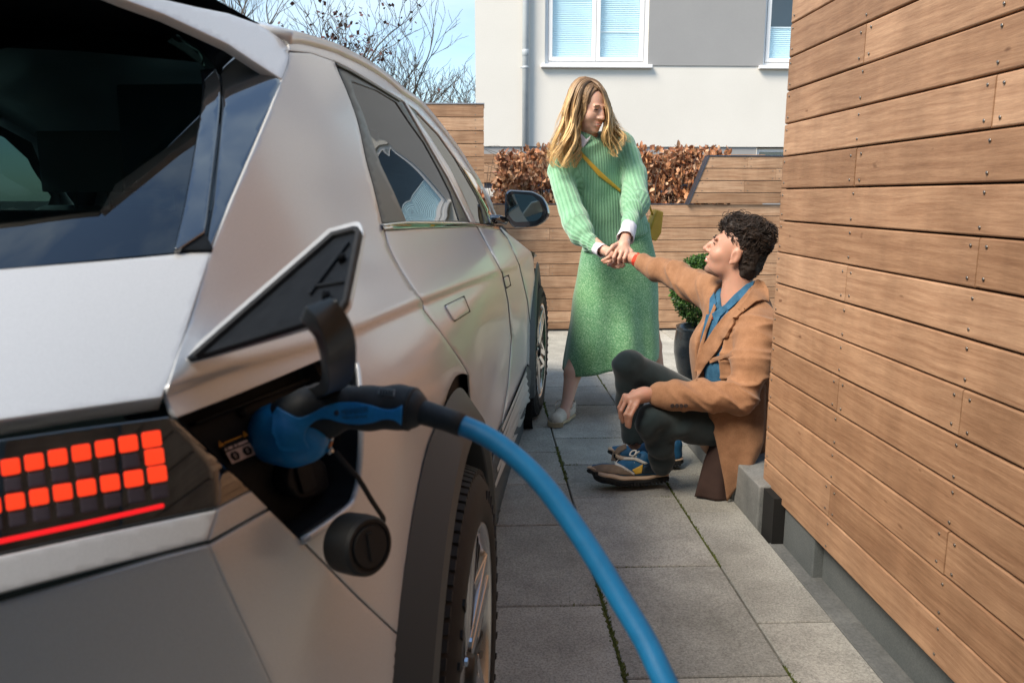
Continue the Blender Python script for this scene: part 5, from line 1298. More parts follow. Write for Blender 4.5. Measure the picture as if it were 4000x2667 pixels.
# ================================================================== woman
g0 = on_ground(2200, 1655); W0 = Vector((.62, 4.25, 0))
woman = empty('person', W0, label='standing woman in green rib sweater and long skirt, blonde wavy hair, pulling with both hands', cat='person', group=None)
hipC = A_((2405, 985), 4.36); chest = A_((2325, 700), 4.24); neckB = A_((2296, 560), 4.17); 
hF = frame((.50, -.80, -.33), roll=R(-4)); headC = A_((2304, 418), 4.12)
shR, elR, wrR = A_((2184, 665), 4.20), A_((2258, 898), 4.04), A_((2360, 978), 3.84)
shL, elL, wrL = A_((2438, 575), 4.26), A_((2492, 800), 4.10), A_((2446, 922), 3.84)
hipR, hipL = A_((2335, 1010), 4.33), A_((2480, 1000), 4.40)
knR, anR = A_((2284, 1310), 4.31), A_((2214, 1580), 4.13)
knL, anL = A_((2535, 1270), 4.50), A_((2578, 1470), 4.80)
sb = Solid((-.1 + .3, 3.55, -.02), (1.15, 5.0, 1.85), .0045)
HP = add_head(sb, headC, hF, 1.0)
sb.chain([headC + hF @ np.array([0, -.02, -.05]), neckB], [.050, .054], .02)
dax = unit(np.cross(unit(A_((2500, 700), 4.3) - A_((2200, 740), 4.18)), (0, 0, 1)))
sb.chain([neckB, chest, hipC + np.array([0, .03, 0])], [.06, .115, .125], .03, flat=(dax, .62)); sb.chain([shR, chest, shL], [.045, .07, .045], .03, flat=(dax, .8))
sb.chain([shR, elR, wrR], [.042, .036, .024], .01); sb.chain([shL, elL, wrL], [.042, .036, .024], .01)
sb.chain([hipR + np.array([0, .04, 0]), knR], [.072, .044], .02); sb.chain([knR, knR * .45 + anR * .55 + np.array([-.012, .0, 0]), anR], [.050, .047, .0285], .02); sb.chain([anR, anR + np.array([-.02, -.03, -.05])], [.030, .034], .01)
sb.chain([hipL, knL], [.085, .056], .02); sb.chain([knL, knL * .6 + anL * .4 + np.array([0, .02, 0]), anL], [.054, .052, .031], .02)
# her left hand, laid over the man's hand
hl_ = A_((2436, 958), 3.755)
sb.cap(wrL, hl_, .022, .030, .012); kn = [A_((2408, 980), 3.715), A_((2428, 986), 3.705), A_((2448, 986), 3.71), A_((2466, 983), 3.725)]
for q in kn: sb.cap(hl_ + (q - hl_) * .1, q, .016, .0115, .010)
tips = [((2398, 1004), 3.695), ((2398, 1022), 3.705)], [((2418, 1010), 3.69), ((2417, 1029), 3.70)], [((2439, 1008), 3.69), ((2437, 1025), 3.70)], [((2459, 1003), 3.70), ((2455, 1017), 3.71)]
for q, t in zip(kn, tips): finger(sb, [q] + [A_(*a) for a in t], .0092)
finger(sb, [A_((2418, 950), 3.76), A_((2394, 962), 3.715), A_((2376, 984), 3.70), A_((2369, 994), 3.70)], .0105)
# her right hand, holding from the left and below
hr_ = A_((2392, 990), 3.80); sb.cap(wrR, hr_, .022, .030, .012)
for (a, b, c) in (((2400, 1010), (2420, 1028), (2440, 1036)), ((2396, 1018), (2412, 1036), (2432, 1043)), ((2388, 1022), (2402, 1040), (2418, 1046))):
    finger(sb, [A_(a, 3.775), A_(b, 3.75), A_(c, 3.74)], .0085)
finger(sb, [A_((2385, 975), 3.79), A_((2402, 968), 3.76), A_((2416, 972), 3.745)], .0095)
V, F = sb.surf(1); body_w = big_mesh('body', V, F, M['skin_w'], woman)
face_bits(HP, hF, woman, M['brow_w'])
# sweater
ss = Solid((.25, 3.75, .78), (1.1, 4.6, 1.65), .0055)
right_ax = unit(A_((2500, 700), 4.3) - A_((2200, 740), 4.18)); dep_ax = unit(np.cross(right_ax, (0, 0, 1)))
ss.chain([A_((2402, 905), 4.34), A_((2372, 800), 4.30), A_((2325, 660), 4.23)], [.192, .172, .160], .03, flat=(dep_ax, .68))
ss.chain([A_((2210, 655), 4.20), A_((2310, 610), 4.20), A_((2425, 575), 4.25)], [.078, .098, .080], .05, flat=(dep_ax, .8))
ss.cap(A_((2402, 965), 4.35), A_((2400, 905), 4.34), .188, .196, .02, flat=(dep_ax, .70))
ss.chain([shR + np.array([.005, 0, -.01]), A_((2212, 760), 4.12), A_((2248, 865), 4.03), A_((2272, 912), 3.98)], [.064, .062, .068, .062], .014)
ss.chain([A_((2280, 920), 3.97), A_((2300, 945), 3.92), A_((2324, 968), 3.885)], [.044, .036, .033], .008)
ss.chain([shL + np.array([.0, 0, -.01]), A_((2478, 690), 4.17), A_((2482, 790), 4.07), A_((2474, 818), 4.02)], [.066, .064, .074, .062], .014)
ss.chain([A_((2470, 826), 4.0), A_((2464, 858), 3.95), A_((2456, 890), 3.90)], [.044, .039, .037], .008)
ss.cap(A_((2286, 545), 4.16), A_((2290, 560), 4.165), .066, .085, .02)                      # collar base
# neck and hem openings
ss.op(lambda p: p[..., 2] * 0 + (p @ unit((.30, 0, -.95)) - (A_((2400, 955), 4.25) @ unit((.30, 0, -.95)))) * -1, (.25, 3.75, .7), (1.1, 4.6, 1.0), .012, True)
ss.cap(headC, neckB + np.array([0, 0, .012]), .06, .048, .012, sub=True)
V, F = ss.surf(2); Nn = normals(V, F); d = np.zeros(len(V))
for a, b, r_, fa, amp in ((shR, elR, .10, 26, .006), (elR, wrR, .09, 42, .008), (shL, elL, .10, 24, .006), (elL, wrL, .09, 40, .008)):
    w_, t_ = near(V, a, b, r_); d += w_ * amp * 1.3 * crease(ridge(V, np.array(b) - a + np.array([.05, 0, .12]), fa * .8, 6, 3.3))
d += .006 * vnoise(V * 11) * (1 - np.clip(d * 0, 0, 1)); V = V + Nn * d[:, None]
# rib coordinate: across the body, around each sleeve
rib = (V @ right_ax) * 1.0 + .12 * (V[:, 2] - 1.2) * (V @ right_ax - chest @ right_ax)
best = np.full(len(V), .105)
for a, b in ((shR, elR), (elR, wrR), (shL, elL), (elL, wrL)):
    a, b = np.array(a), np.array(b); ba = unit(b - a); t = np.clip((V - a) @ ba / np.linalg.norm(b - a), 0, 1); q = V - a - (t * np.linalg.norm(b - a))[:, None] * ba; dd = np.linalg.norm(q, axis=1)
    e1 = unit(np.cross(ba, (0, 1, .1))); e2 = np.cross(ba, e1); ang = np.arctan2(q @ e1, -(q @ e2)); m = (dd < best) & (np.abs((V - chest) @ right_ax) > .10); best[m] = dd[m]; rib[m] = ang[m] * .052
sweater = big_mesh('sweater', V, F, M['knit'], woman, True, {'rib': rib * 6.2832 / .0148})
# ribbed hems of the sleeves
def ring_roll(name, c, ax, r_, th, mat, parent, sq=1.0):
    ax = unit(ax); u = unit(np.cross(ax, (.1, 1, .2))); w = np.cross(ax, u); pts = [np.array(c) + (u * math.cos(a) * r_ + w * math.sin(a) * r_ * sq) for a in np.linspace(0, 6.2832, 25)]
    return MB().tube([p - np.array(parent.location) for p in pts], th, 8, cap=False).build(name, mat, parent, True)
# skirt lofted from waist to hem
secs = [(870, 2412, 124, 4.35, .115), (930, 2413, 130, 4.36, .122), (1000, 2413, 146, 4.36, .135), (1080, 2409, 156, 4.36, .145), (1160, 2402, 166, 4.36, .155), (1250, 2396, 170, 4.36, .165), (1330, 2388, 178, 4.36, .195), (1395, 2382, 184, 4.36, .215), (1425, 2379, 184, 4.36, .225)]
V, F = [], []; nS = 96; ringsN = 44; ys_ = np.linspace(secs[0][0], secs[-1][0], ringsN); sa = np.array(secs, float)
for i, y in enumerate(ys_):
    cx_, hw, wy, hd = [np.interp(y, sa[:, 0], sa[:, k]) for k in (1, 2, 3, 4)]; c = at(cx_, y, wy); h = abs(at(cx_ + hw, y, wy)[0] - c[0]); t = i / (ringsN - 1)
    for k in range(nS):
        a = 6.2832 * k / nS; fold = t * (.020 * math.sin(5 * a + 1.1 + t) + .013 * math.sin(9 * a + 2.4 - t * 2)) * (.4 + .6 * t) + .012 * t * max(0, math.sin(3 * a + 4.6 - 2.2 * t)); fr_ = max(0, -math.sin(a))
        kneeb = .085 * math.exp(-((a - 3.9) / .55) ** 2) * math.exp(-((t - .88) / .42) ** 2)                   # the advanced knee pushes the cloth forward
        slant = -.030 * t * t * (1.0 if math.cos(a) < 0 else .2) * abs(math.cos(a)) + (.055 * t * t * (.5 + .5 * math.cos(a - .35)) if True else 0)
        x = c[0] + math.cos(a) * (h + fold * abs(math.cos(a)) * .4); yv = c[1] + math.sin(a) * (hd + fold + kneeb)
        V.append((x, yv, c[2] + slant))
for i in range(ringsN - 1):
    for k in range(nS): a, b = i * nS + k, i * nS + (k + 1) % nS; F.append((a, a + nS, b + nS, b))
sk = big_mesh('skirt', np.array(V), np.array(F), M['skirt'], woman); sk.modifiers.new('thickness', 'SOLIDIFY').thickness = .004
# shirt collar and cuffs
dw = Drape([sweater, body_w])
dw('shirt_collar', [(2262, 532), (2272, 524), (2290, 545), (2308, 530), (2303, 545), (2290, 562), (2275, 578), (2268, 572)], M['shirt'], woman, .010, .004, 6)
def cuff(a, b, ra, rb, nm='shirt_cuff', mat=None, parent=None, inner=.8):
    a, b = np.array(a), np.array(b); t = unit(b - a); u = unit(np.cross(t, (.2, 1, .1))); w = np.cross(t, u); V, F = [], []; n = 28; ks = 7
    for i in range(ks):
        s_ = i / (ks - 1); c = a + (b - a) * s_; r_ = ra + (rb - ra) * s_
        for k in range(n): an = 6.2832 * k / n; rr_ = r_ * (1 + .06 * math.sin(3 * an + 2 * s_ + 1) + .03 * math.sin(7 * an + 5 * s_)); V.append(c + rr_ * (u * math.cos(an) + w * math.sin(an)))
    for i in range(ks - 1):
        for k in range(n): F.append((i * n + k, i * n + (k + 1) % n, (i + 1) * n + (k + 1) % n, (i + 1) * n + k))
    o = big_mesh(nm, np.array(V), np.array(F), mat, parent); o.modifiers.new('thickness', 'SOLIDIFY').thickness = .003; return o
cuff(A_((2322, 966), 3.888), A_((2353, 981), 3.835), .027, .034, mat=M['shirt'], parent=woman); cuff(A_((2457, 880), 3.905), A_((2443, 930), 3.83), .036, .043, mat=M['shirt'], parent=woman)
hb = Solid(headC - .20, headC + .20, .006); hb.ell(headC + hF @ np.array([0, -.014, .040]), (.081, .099, .080), hF, .01); hb.ell(headC + hF @ np.array([0, -.055, -.07]), (.075, .055, .11), hF, .03)
hb.ell(headC + hF @ np.array([0, .095, -.045]), (.062, .075, .112), hF, .01, sub=True); hb.ell(headC + hF @ np.array([0, .085, .045]), (.052, .066, .058), hF, .008, sub=True)
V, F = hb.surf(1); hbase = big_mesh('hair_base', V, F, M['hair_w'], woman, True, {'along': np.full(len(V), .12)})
hbvh = Drape([hbase, body_w]).b
# hair: locks swept from the parting
rw_ = random.Random(11)
def guide(pts): return np.array(curve(pts, 5))
def resample(c, n): L = np.concatenate([[0], np.cumsum(np.linalg.norm(np.diff(c, axis=0), axis=1))]); t = np.linspace(0, L[-1], n); return np.stack([np.interp(t, L, c[:, k]) for k in range(c.shape[1])], 1)
outL = guide([(2308, 306), (2268, 302), (2232, 335), (2212, 395), (2196, 455), (2180, 530), (2160, 590), (2150, 632), (2172, 655)])
midL = guide([(2312, 318), (2285, 325), (2262, 370), (2248, 440), (2240, 510), (2228, 570), (2218, 620), (2210, 655)])
innL = guide([(2318, 338), (2302, 365), (2292, 410), (2284, 450), (2270, 490), (2262, 540), (2262, 590), (2250, 630), (2236, 655)])
outR = guide([(2300, 304), (2335, 318), (2362, 352), (2372, 400), (2384, 450), (2404, 485), (2430, 515), (2446, 545)])
midR = guide([(2314, 320), (2342, 340), (2362, 385), (2372, 440), (2382, 490), (2396, 530), (2408, 570), (2398, 600)])
innR = guide([(2322, 336), (2350, 360), (2364, 400), (2369, 445), (2364, 490), (2358, 530), (2366, 575), (2382, 612)])
NP = 20; paths, rads = [], []
def lock(o_, m_, i_, s, w, y0, wav, ph, dz, tipc):
    o_, m_, i_ = G[id(o_)], G[id(m_)], G[id(i_)]
    P_ = []; amp = wav * rw_.uniform(.85, 1.15); kf = 10.5 + 1.2 * math.sin(ph); cut = 1 - .22 * rw_.random() ** 1.8
    for j in range(NP):
        t = j / (NP - 1) * cut; st = s + (tipc - s) * .55 * t
        c = [np.interp(t, TT, o_[:, k]) * (1 - st) * (1 - 2 * st) + np.interp(t, TT, m_[:, k]) * 4 * st * (1 - st) + np.interp(t, TT, i_[:, k]) * st * (2 * st - 1) for k in (0, 1)]
        bul = math.sin(math.pi * min(1, max(0, st) * .9 + .08)); dep = (.095 * bul * (min(1, t * 4 + .45) ** .5) + dz * min(1, t * 3)) * w
        wv_ = amp * max(0, t - .22)
        p = at(c[0] + wv_ * 27 * math.sin(kf * t + ph), c[1] + wv_ * 6 * math.cos(kf * t + ph), y0 + dep + .045 * wv_ * math.cos(kf * t + ph))
        if w < -.5 and t < .55:
            d_2 = unit(p - CAM); h_2 = hbvh.ray_cast(Vector(CAM), Vector(d_2), 20)
            if h_2[0] is not None and np.linalg.norm(p - CAM) > h_2[3] - .003: p = CAM + d_2 * (h_2[3] - .003 - .007 * rw_.random())
        P_.append(p)
    paths.append(P_); rads.append(rw_.uniform(.0018, .0040))
TT = np.linspace(0, 1, NP); G = {id(q): resample(q, NP) for q in (outL, midL, innL, outR, midR, innR)}
for (o_, m_, i_, nc, per, y0, wav) in ((outL, midL, innL, 15, 46, 4.135, 1.0), (outR, midR, innR, 10, 44, 4.13, 1.15)):
    for cl in range(nc):
        sc = (cl + .5 + rw_.uniform(-.25, .25)) / nc; ph = rw_.uniform(0, 6.28); dz = rw_.uniform(-.006, .024); wv0 = wav * rw_.uniform(.75, 1.25)
        for q in range(per):
            s0 = sc + rw_.uniform(-.62, .62) / nc; lock(o_, m_, i_, s0, -rw_.uniform(.8, 1.0), y0, wv0, ph + (s0 - sc) * 5 + rw_.gauss(0, .16), dz, sc)
    for q in range(170): lock(o_, m_, i_, rw_.random(), rw_.uniform(-.8, .9), y0, wav, rw_.uniform(0, 6.28), 0, rw_.random())
    for q in range(90): lock(o_, m_, i_, rw_.uniform(-.06, .22), rw_.uniform(-.7, .4), y0, wav * 1.5, rw_.uniform(0, 6.28), 0, rw_.uniform(-.05, .2)); rads[-1] = .0010
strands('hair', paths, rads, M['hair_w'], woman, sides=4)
# canvas sneaker on the front foot, and the other one behind
def canvas_shoe(heel, toe, up_tilt=0.0):
    h, t = np.array(heel), np.array(toe); d = unit(t - h); L = np.linalg.norm(t - h); sd2 = unit(np.cross((0, 0, 1), d)); so = Solid(np.minimum(h, t) - .1, np.maximum(h, t) + (.1, .1, .2), .004); up = np.array([0, 0, 1.0]); Q = lambda a, b, c: h + d * a * L + sd2 * b + up * c
    so.chain([Q(.12, 0, .016), Q(.5, 0, .016), Q(.84, 0, .016)], [.034, .036, .040], .01, flat=(up, .45)); so.op(lambda p: -(p[..., 2] - .001), (h - .3) * 0 + np.minimum(h, t) - .1, np.maximum(h, t) + .1, .002, True) if False else None
    V, F = so.surf(1); so1 = big_mesh('sole', V, F, M['gum'], woman)
    rb_ = MB()
    for i in range(30):
        a = i / 29 * 3.1416 - 1.5708; c_ = Q(.84, 0, 0) + d * math.cos(a) * .0415 + sd2 * math.sin(a) * .0415; rb_.tube([c_ + up * .004 - np.array(W0), c_ + up * .029 - np.array(W0)], .0022, 5)
    rb_.build('toe_rib', M['gum'], so1)
    up_ = Solid(np.minimum(h, t) - .1, np.maximum(h, t) + (.1, .1, .25), .004)
    up_.chain([Q(.13, 0, .045), Q(.30, 0, .05), Q(.55, 0, .045), Q(.82, 0, .034)], [.030, .031, .033, .035], .02); up_.chain([Q(.12, 0, .05), Q(.13, 0, .085)], [.031, .034], .015); up_.cap(Q(.28, 0, .05), Q(.26, 0, .085), .030, .032, .02)
    up_.chain([Q(.30, 0, .09), Q(.38, 0, .085)], [.024, .018], .02); up_.cap(Q(.17, 0, .10), Q(.18, 0, .15), .030, .033, .006, sub=True); up_.box(Q(.5, 0, -.006), (L, .2, .022), np.stack([d, sd2, up], 1), .002, .003, sub=True)
    V, F = up_.surf(1); sh = big_mesh('shoe', V, F, M['canvas'], woman)
    lc = MB()
    for i in range(5):
        f_ = .36 + i * .075; z_ = .088 - i * .009; pts_ = [Q(f_, b, z_ - abs(b) * .55) for b in (-.022, -.010, 0, .010, .022)]; lc.tube([p - np.array(W0) for p in pts_], .0034, 6)
    for sx in (-1, 1):
        pts_ = [Q(.36, 0, .098), Q(.33, sx * .03, .112), Q(.38, sx * .055, .098), Q(.45, sx * .045, .080), Q(.40, sx * .012, .094)]; lc.tube([np.array(p) - np.array(W0) for p in curve([tuple(q) for q in pts_], 4)], .0034, 6)
        pts_ = [Q(.36, 0, .098), Q(.42, sx * .03, .092), Q(.50, sx * .045, .060)]; lc.tube([np.array(p) - np.array(W0) for p in curve([tuple(q) for q in pts_], 4)], .003, 6)
    lc.build('laces', M['lace'], sh, True); tg = MB(); tg.add([Q(.30, -.022, .10) - np.array(W0), Q(.30, .022, .10) - np.array(W0), Q(.36, .024, .088) - np.array(W0), Q(.36, -.024, .088) - np.array(W0), Q(.245, -.020, .128) - np.array(W0), Q(.245, .020, .128) - np.array(W0)], [(0, 1, 2, 3), (4, 5, 1, 0)]); tgo = tg.build('shoe_tongue', M['canvas'], sh); tgo.modifiers.new('thickness', 'SOLIDIFY').thickness = .006
toe_g = on_ground(2158, 1672); heel_g = on_ground(2232, 1628); dv = unit(toe_g - heel_g); heel_g = toe_g - dv * .255
canvas_shoe(heel_g, toe_g)
hL = np.array([anL[0] + .01, anL[1] + .04, 0]); canvas_shoe(hL, hL + unit((-.35, -.9, 0)) * .25)
# shoulder bag: strap across the chest, pouch behind her hip
bag = empty('shoulder_bag', W0, label='mustard yellow leather bag worn across the green sweater', cat='bag')
strap = dw('strap', [(2256, 594), (2268, 590), (2345, 668), (2425, 741), (2424, 753), (2338, 688)], M['yellow'], bag, .006, .004, 6)
bc = A_((2556, 880), 4.44); bm_ = Matrix.Rotation(R(16), 3, 'Y') @ Matrix.Rotation(R(25), 3, 'Z'); bb = MB(); v = []
for (x, z) in ((-.045, -.075), (.022, -.085), (.040, -.03), (.018, .085), (-.03, .085)): v.append((x, z))
pv = [tuple(np.array(bm_ @ Vector((x, dy * (1 - .3 * (z > 0)), z))) + bc - np.array(W0)) for dy in (-.035, .035) for x, z in v]
bb.add(pv, [(0, 1, 2, 3, 4), (9, 8, 7, 6, 5)] + [(k + 5, (k + 1) % 5 + 5, (k + 1) % 5, k) for k in range(5)]); bb.build('pouch', M['yellow'], bag, False, bevel=.008, seg=3)
MB().tube([A_(p, y) - np.array(W0) for p, y in (((2548, 838), 4.42), ((2536, 800), 4.36), ((2520, 770), 4.32))], .006, 8).build('strap_end', M['yellow'], bag, True)
# ================================================================== man
MO = Vector((.95, 3.2, 0))
man = empty('person', MO, label='seated man in camel wool coat over a denim jacket, reaching up to the woman', cat='person')
mF = frame((-.87, .34, .30), roll=R(3)); mC = A_((2876, 983), 3.20)
mneck = A_((2880, 1185), 3.20)
mshR, melR, mwrR = A_((2778, 1140), 3.36), A_((2640, 1078), 3.52), A_((2478, 1010), 3.70)
mshL, melL, mwrL = A_((2965, 1290), 3.04), A_((2895, 1545), 2.92), A_((2575, 1540), 2.95)
mhip, mch = A_((2870, 1640), 3.22), A_((2868, 1360), 3.20)
mhR, mkR, maR = A_((2800, 1610), 3.34), A_((2452, 1428), 3.24), A_((2478, 1730), 3.27)
mhL, mkL, maL = A_((2850, 1660), 3.08), A_((2552, 1645), 2.96), A_((2588, 1808), 3.06)
chF = unit((-.86, -.50, .05)); chS = unit(np.cross(chF, (0, 0, 1)))            # chest faces left and a little towards the camera
sm_ = Solid((.35, 2.62, -.02), (1.35, 3.95, 1.32), .0045)
MP = add_head(sm_, mC, mF, 1.06, True)
sm_.chain([mC + mF @ np.array([0, -.03, -.06]), mneck], [.060, .062], .02)
sm_.chain([mneck, mch, mhip], [.062, .12, .13], .05, flat=(chF, .7))
sm_.chain([mshR, melR, mwrR], [.04, .036, .027], .01); sm_.chain([mshL, melL, mwrL], [.04, .04, .028], .01)
# right hand reaching into hers
hm = A_((2440, 1003), 3.745); sm_.cap(mwrR, hm, .027, .030, .012)
for pts_ in ([((2412, 995), 3.745), ((2380, 1004), 3.735), ((2352, 1018), 3.735)], [((2410, 1008), 3.745), ((2384, 1022), 3.73), ((2360, 1026), 3.735)], [((2415, 1020), 3.75), ((2392, 1036), 3.745), ((2376, 1034), 3.76)], [((2424, 1030), 3.76), ((2404, 1043), 3.755), ((2390, 1040), 3.77)]):
    finger(sm_, [A_(*a) for a in pts_], .0098)
finger(sm_, [A_((2440, 990), 3.745), A_((2408, 975), 3.72), A_((2386, 972), 3.715)], .0105)
# left hand hanging over the knee
hl2 = A_((2505, 1545), 2.945); sm_.cap(mwrL, hl2, .029, .034, .014, flat=((0, .5, 1), .85)); sm_.cap(A_((2520, 1538), 2.945), A_((2462, 1560), 2.93), .034, .028, .012, flat=((0.3, .6, 1), .8))
for kn_, mid_, tip_ in (((2440, 1545, 2.95), (2420, 1590, 2.955), (2424, 1632, 2.955)), ((2450, 1558, 2.925), (2426, 1604, 2.915), (2432, 1648, 2.925)), ((2466, 1574, 2.905), (2444, 1618, 2.89), (2448, 1662, 2.90)), ((2484, 1584, 2.895), (2464, 1622, 2.88), (2458, 1668, 2.895))):
    finger(sm_, [A_((2500, 1552), 2.925) * .5 + A_(kn_[:2], kn_[2]) * .5, A_(kn_[:2], kn_[2]), A_(mid_[:2], mid_[2]), A_(tip_[:2], tip_[2])], .0098, .005)
finger(sm_, [A_((2520, 1525), 2.96), A_((2475, 1530), 3.0), A_((2440, 1560), 3.01)], .011)
sm_.chain([mhR, mkR, maR], [.06, .040, .030], .02); sm_.chain([mhL, mkL, maL], [.06, .040, .030], .02)
V, F = sm_.surf(1); body_m = big_mesh('body', V, F, M['skin_m'], man)
face_bits(MP, mF, man, M['brow_m'], 1.06, True)
# stubble: a thin shell over jaw and lip
jb = Solid(mC - .16, mC + .16, .005); Pj = lambda x, y, z: mC + mF @ (np.array([x, y, z]) * 1.06)
jb.ell(Pj(0, .031, -.076), np.array([.0515, .0535, .0415]) * 1.06, mF, .02); jb.ell(Pj(0, .074, -.0985), np.array([.0205, .0175, .0155]) * 1.06, mF, .02)
jb.ell(Pj(0, .092, -.062), np.array([.027, .02, .016]) * 1.06, mF, .006, sub=True)
jb.ell(Pj(0, .07, -.02), np.array([.06, .05, .035]) * 1.06, mF, .01, sub=True)
V, F = jb.surf(1)
def stub():
    m, nt, b = new_mat('stubble'); n = noise_tex(nt, coords(nt), 420, 2, .8); c = ramp(nt, n, [(.36, (.20, .11, .08)), (.62, (.37, .21, .145))]).outputs['Color']; nt.links.new(c, b.inputs['Base Color']); b.inputs['Roughness'].default_value = .7; return m
big_mesh('stubble', V, F, stub(), man)
# dark curly hair
hm_ = Solid(mC - .22, mC + .22, .005); hm_.ell(Pj(0, -.028, .044), np.array([.081, .094, .084]), mF, .01); hm_.ell(Pj(0, -.058, -.03), np.array([.074, .056, .080]), mF, .03); hm_.ell(Pj(0, .045, .092), np.array([.060, .046, .036]), mF, .03); hm_.ell(Pj(0, -.03, .090), np.array([.070, .080, .042]), mF, .03)
hm_.ell(Pj(0, .10, -.03), np.array([.085, .075, .105]), mF, .01, sub=True)
for sx in (-1, 1): hm_.ell(Pj(sx * .080, .004, -.02), np.array([.03, .030, .040]), mF, .008, sub=True); hm_.ell(Pj(sx * .08, .052, .0), np.array([.04, .028, .05]), mF, .008, sub=True)
V, F = hm_.surf(1); Nn = normals(V, F); V = V + Nn * (.005 * vnoise(V * 45) + .002 * vnoise(V * 110))[:, None]
big_mesh('hair_base', V, F, M['hair_m'], man, True, {'along': np.full(len(V), .2)})
rm = random.Random(4); sel = [i for i in range(len(V)) if (V[i] - mC) @ mF[:, 2] > -.07]; paths, rads = [], []; nsel = [sel[rm.randrange(len(sel))] for _ in range(2600)]
base_p = V[nsel]; f1, f2 = vnoise(base_p * 26 + 3.1), vnoise(base_p * 26 + 71.7)
for q, i in enumerate(nsel):
    p, n = V[i], Nn[i]; top_ = max(0., min(1., ((p - mC) @ mF[:, 2] - .02) / .10)); fl = -mF[:, 1] * .6 - mF[:, 2] * .25; w0 = np.cross(n, unit(fl)); fl = unit(fl + w0 * f1[q] * 2.2); fl = unit(fl - n * (fl @ n)); w = np.cross(n, fl)
    L0 = rm.uniform(.022, .042) * (.55 + .75 * top_); am = (.003 + .007 * top_) * rm.uniform(.6, 1.3); ph = f2[q] * 9 + rm.gauss(0, .35); kf = rm.uniform(5, 7.5); lift = (.002 + .015 * top_) * rm.uniform(.3, 1.1); P_ = []
    for j in range(9):
        t = j / 8; P_.append(p - n * .003 + fl * L0 * t + n * (lift * math.sin(t * 2.6) + am * .6 * (math.cos(kf * t + ph) - math.cos(ph))) + w * am * (math.sin(kf * t + ph) - math.sin(ph)))
    paths.append(P_); rads.append(rm.uniform(.0011, .0021))
strands('hair', paths, rads, M['hair_m'], man, sides=3)
# trousers
tr_ = Solid((.4, 2.7, -.02), (1.3, 3.8, .80), .0055)
tr_.cap(mhR, mkR, .086, .062, .02); tr_.chain([mkR, mkR * .5 + maR * .5 + np.array([.0, .02, 0]), maR + np.array([.0, 0, .0])], [.062, .055, .047], .02)
tr_.cap(mhL, mkL, .092, .065, .02); tr_.chain([mkL, mkL * .5 + maL * .5 + np.array([.01, .01, 0]), maL], [.065, .056, .048], .02); tr_.ell(mhip + np.array([-.02, 0, 0]), (.13, .16, .11), None, .04)
tr_.cap(maR + np.array([0, 0, -.005]), maR + (maR - mkR) * .3, .046, .046, .004, sub=True)
V, F = tr_.surf(2); Nn = normals(V, F); d = np.zeros(len(V))
for a, b, fa, amp in ((mhR, mkR, 10, .007), (mkR, maR, 26, .006), (mhL, mkL, 20, .010), (mkL, maL, 26, .008)):
    w_, t_ = near(V, a, b, .13); ax_ = np.array(b) - a; d += w_ * amp * (ridge(V, ax_ + np.array([0, .1, .05]), fa, 16, 1.7) if fa > 12 else ridge(V, np.cross(ax_, (0, 1, .3)), 30, 4, 2.2))
trousers = big_mesh('trousers', V + Nn * d[:, None], F, M['trouser'], man)
# red knit, denim jacket
sr = Solid((.7, 2.85, .25), (1.3, 3.6, 1.02), .006); sr.chain([mneck + np.array([-.006, 0, -.03]), mch], [.066, .135], .04, flat=(chF, .72)); sr.cap(mC, mneck + np.array([0, 0, .005]), .05, .062, .006, sub=True)
V, F = sr.surf(1); tee = big_mesh('red_jumper', V, F, M['red'], man)
sj = Solid((.65, 2.8, .2), (1.35, 3.65, 1.02), .006); sj.chain([mneck + np.array([0, 0, -.025]), mch, mhip + np.array([-.02, 0, .05])], [.085, .158, .155], .05, flat=(chF, .78)); sj.chain([mshR, mch + np.array([0, 0, .12]), mshL], [.055, .09, .06], .05)
sj.cap(mC, mneck, .058, .068, .006, sub=True); vtop = mneck + chF * .075 + np.array([0, 0, .01]); vbot = mch + chF * .13 + np.array([0, 0, .09]); sj.chain([vtop + np.array([0, 0, .03]), vbot], [.050, .010], .004, sub=True)
V, F = sj.surf(1); Nn = normals(V, F); V = V + Nn * (.005 * vnoise(V * 16))[:, None]; jacket = big_mesh('denim_jacket', V, F, M['denim'], man)
# camel coat
so = Solid((.42, 2.66, -.02), (1.42, 3.86, 1.06), .0055)
so.chain([mneck + np.array([.02, .0, -.035]), mch, mhip + np.array([.0, 0, -.01])], [.105, .185, .190], .05, flat=(chF, .84)); so.chain([mshR, mch + np.array([.02, 0, .14]), mshL], [.076, .11, .086], .05)
so.chain([mshR, A_((2700, 1112), 3.45), melR, A_((2570, 1052), 3.60), A_((2514, 1028), 3.67)], [.074, .068, .058, .050, .042], .015)
so.chain([mshL, A_((2940, 1420), 2.96), melL], [.088, .080, .066], .015); so.chain([melL, A_((2760, 1548), 2.925), A_((2640, 1545), 2.93), A_((2582, 1545), 2.945)], [.066, .061, .056, .052], .012)
so.cap(mC, mneck + np.array([-.02, 0, -.01]), .07, .082, .01, sub=True)
vt, vb = mneck + chF * .10 + np.array([0, 0, .02]), mch + chF * .155 + np.array([0, 0, -.10]); vb2 = mhip + chF * .19 + np.array([0, 0, .02])
so.chain([vt, mch + chF * .155 + np.array([0, 0, .05]), vb, vb2], [.082, .066, .060, .095], .006, sub=True)
so.cap(mhL + np.array([.03, -.02, .01]), mkL, .097, .080, .004, sub=True); so.cap(mhR, mkR, .094, .075, .004, sub=True)
V, F = so.surf(2); Nn = normals(V, F); d = .004 * vnoise(V * 13)
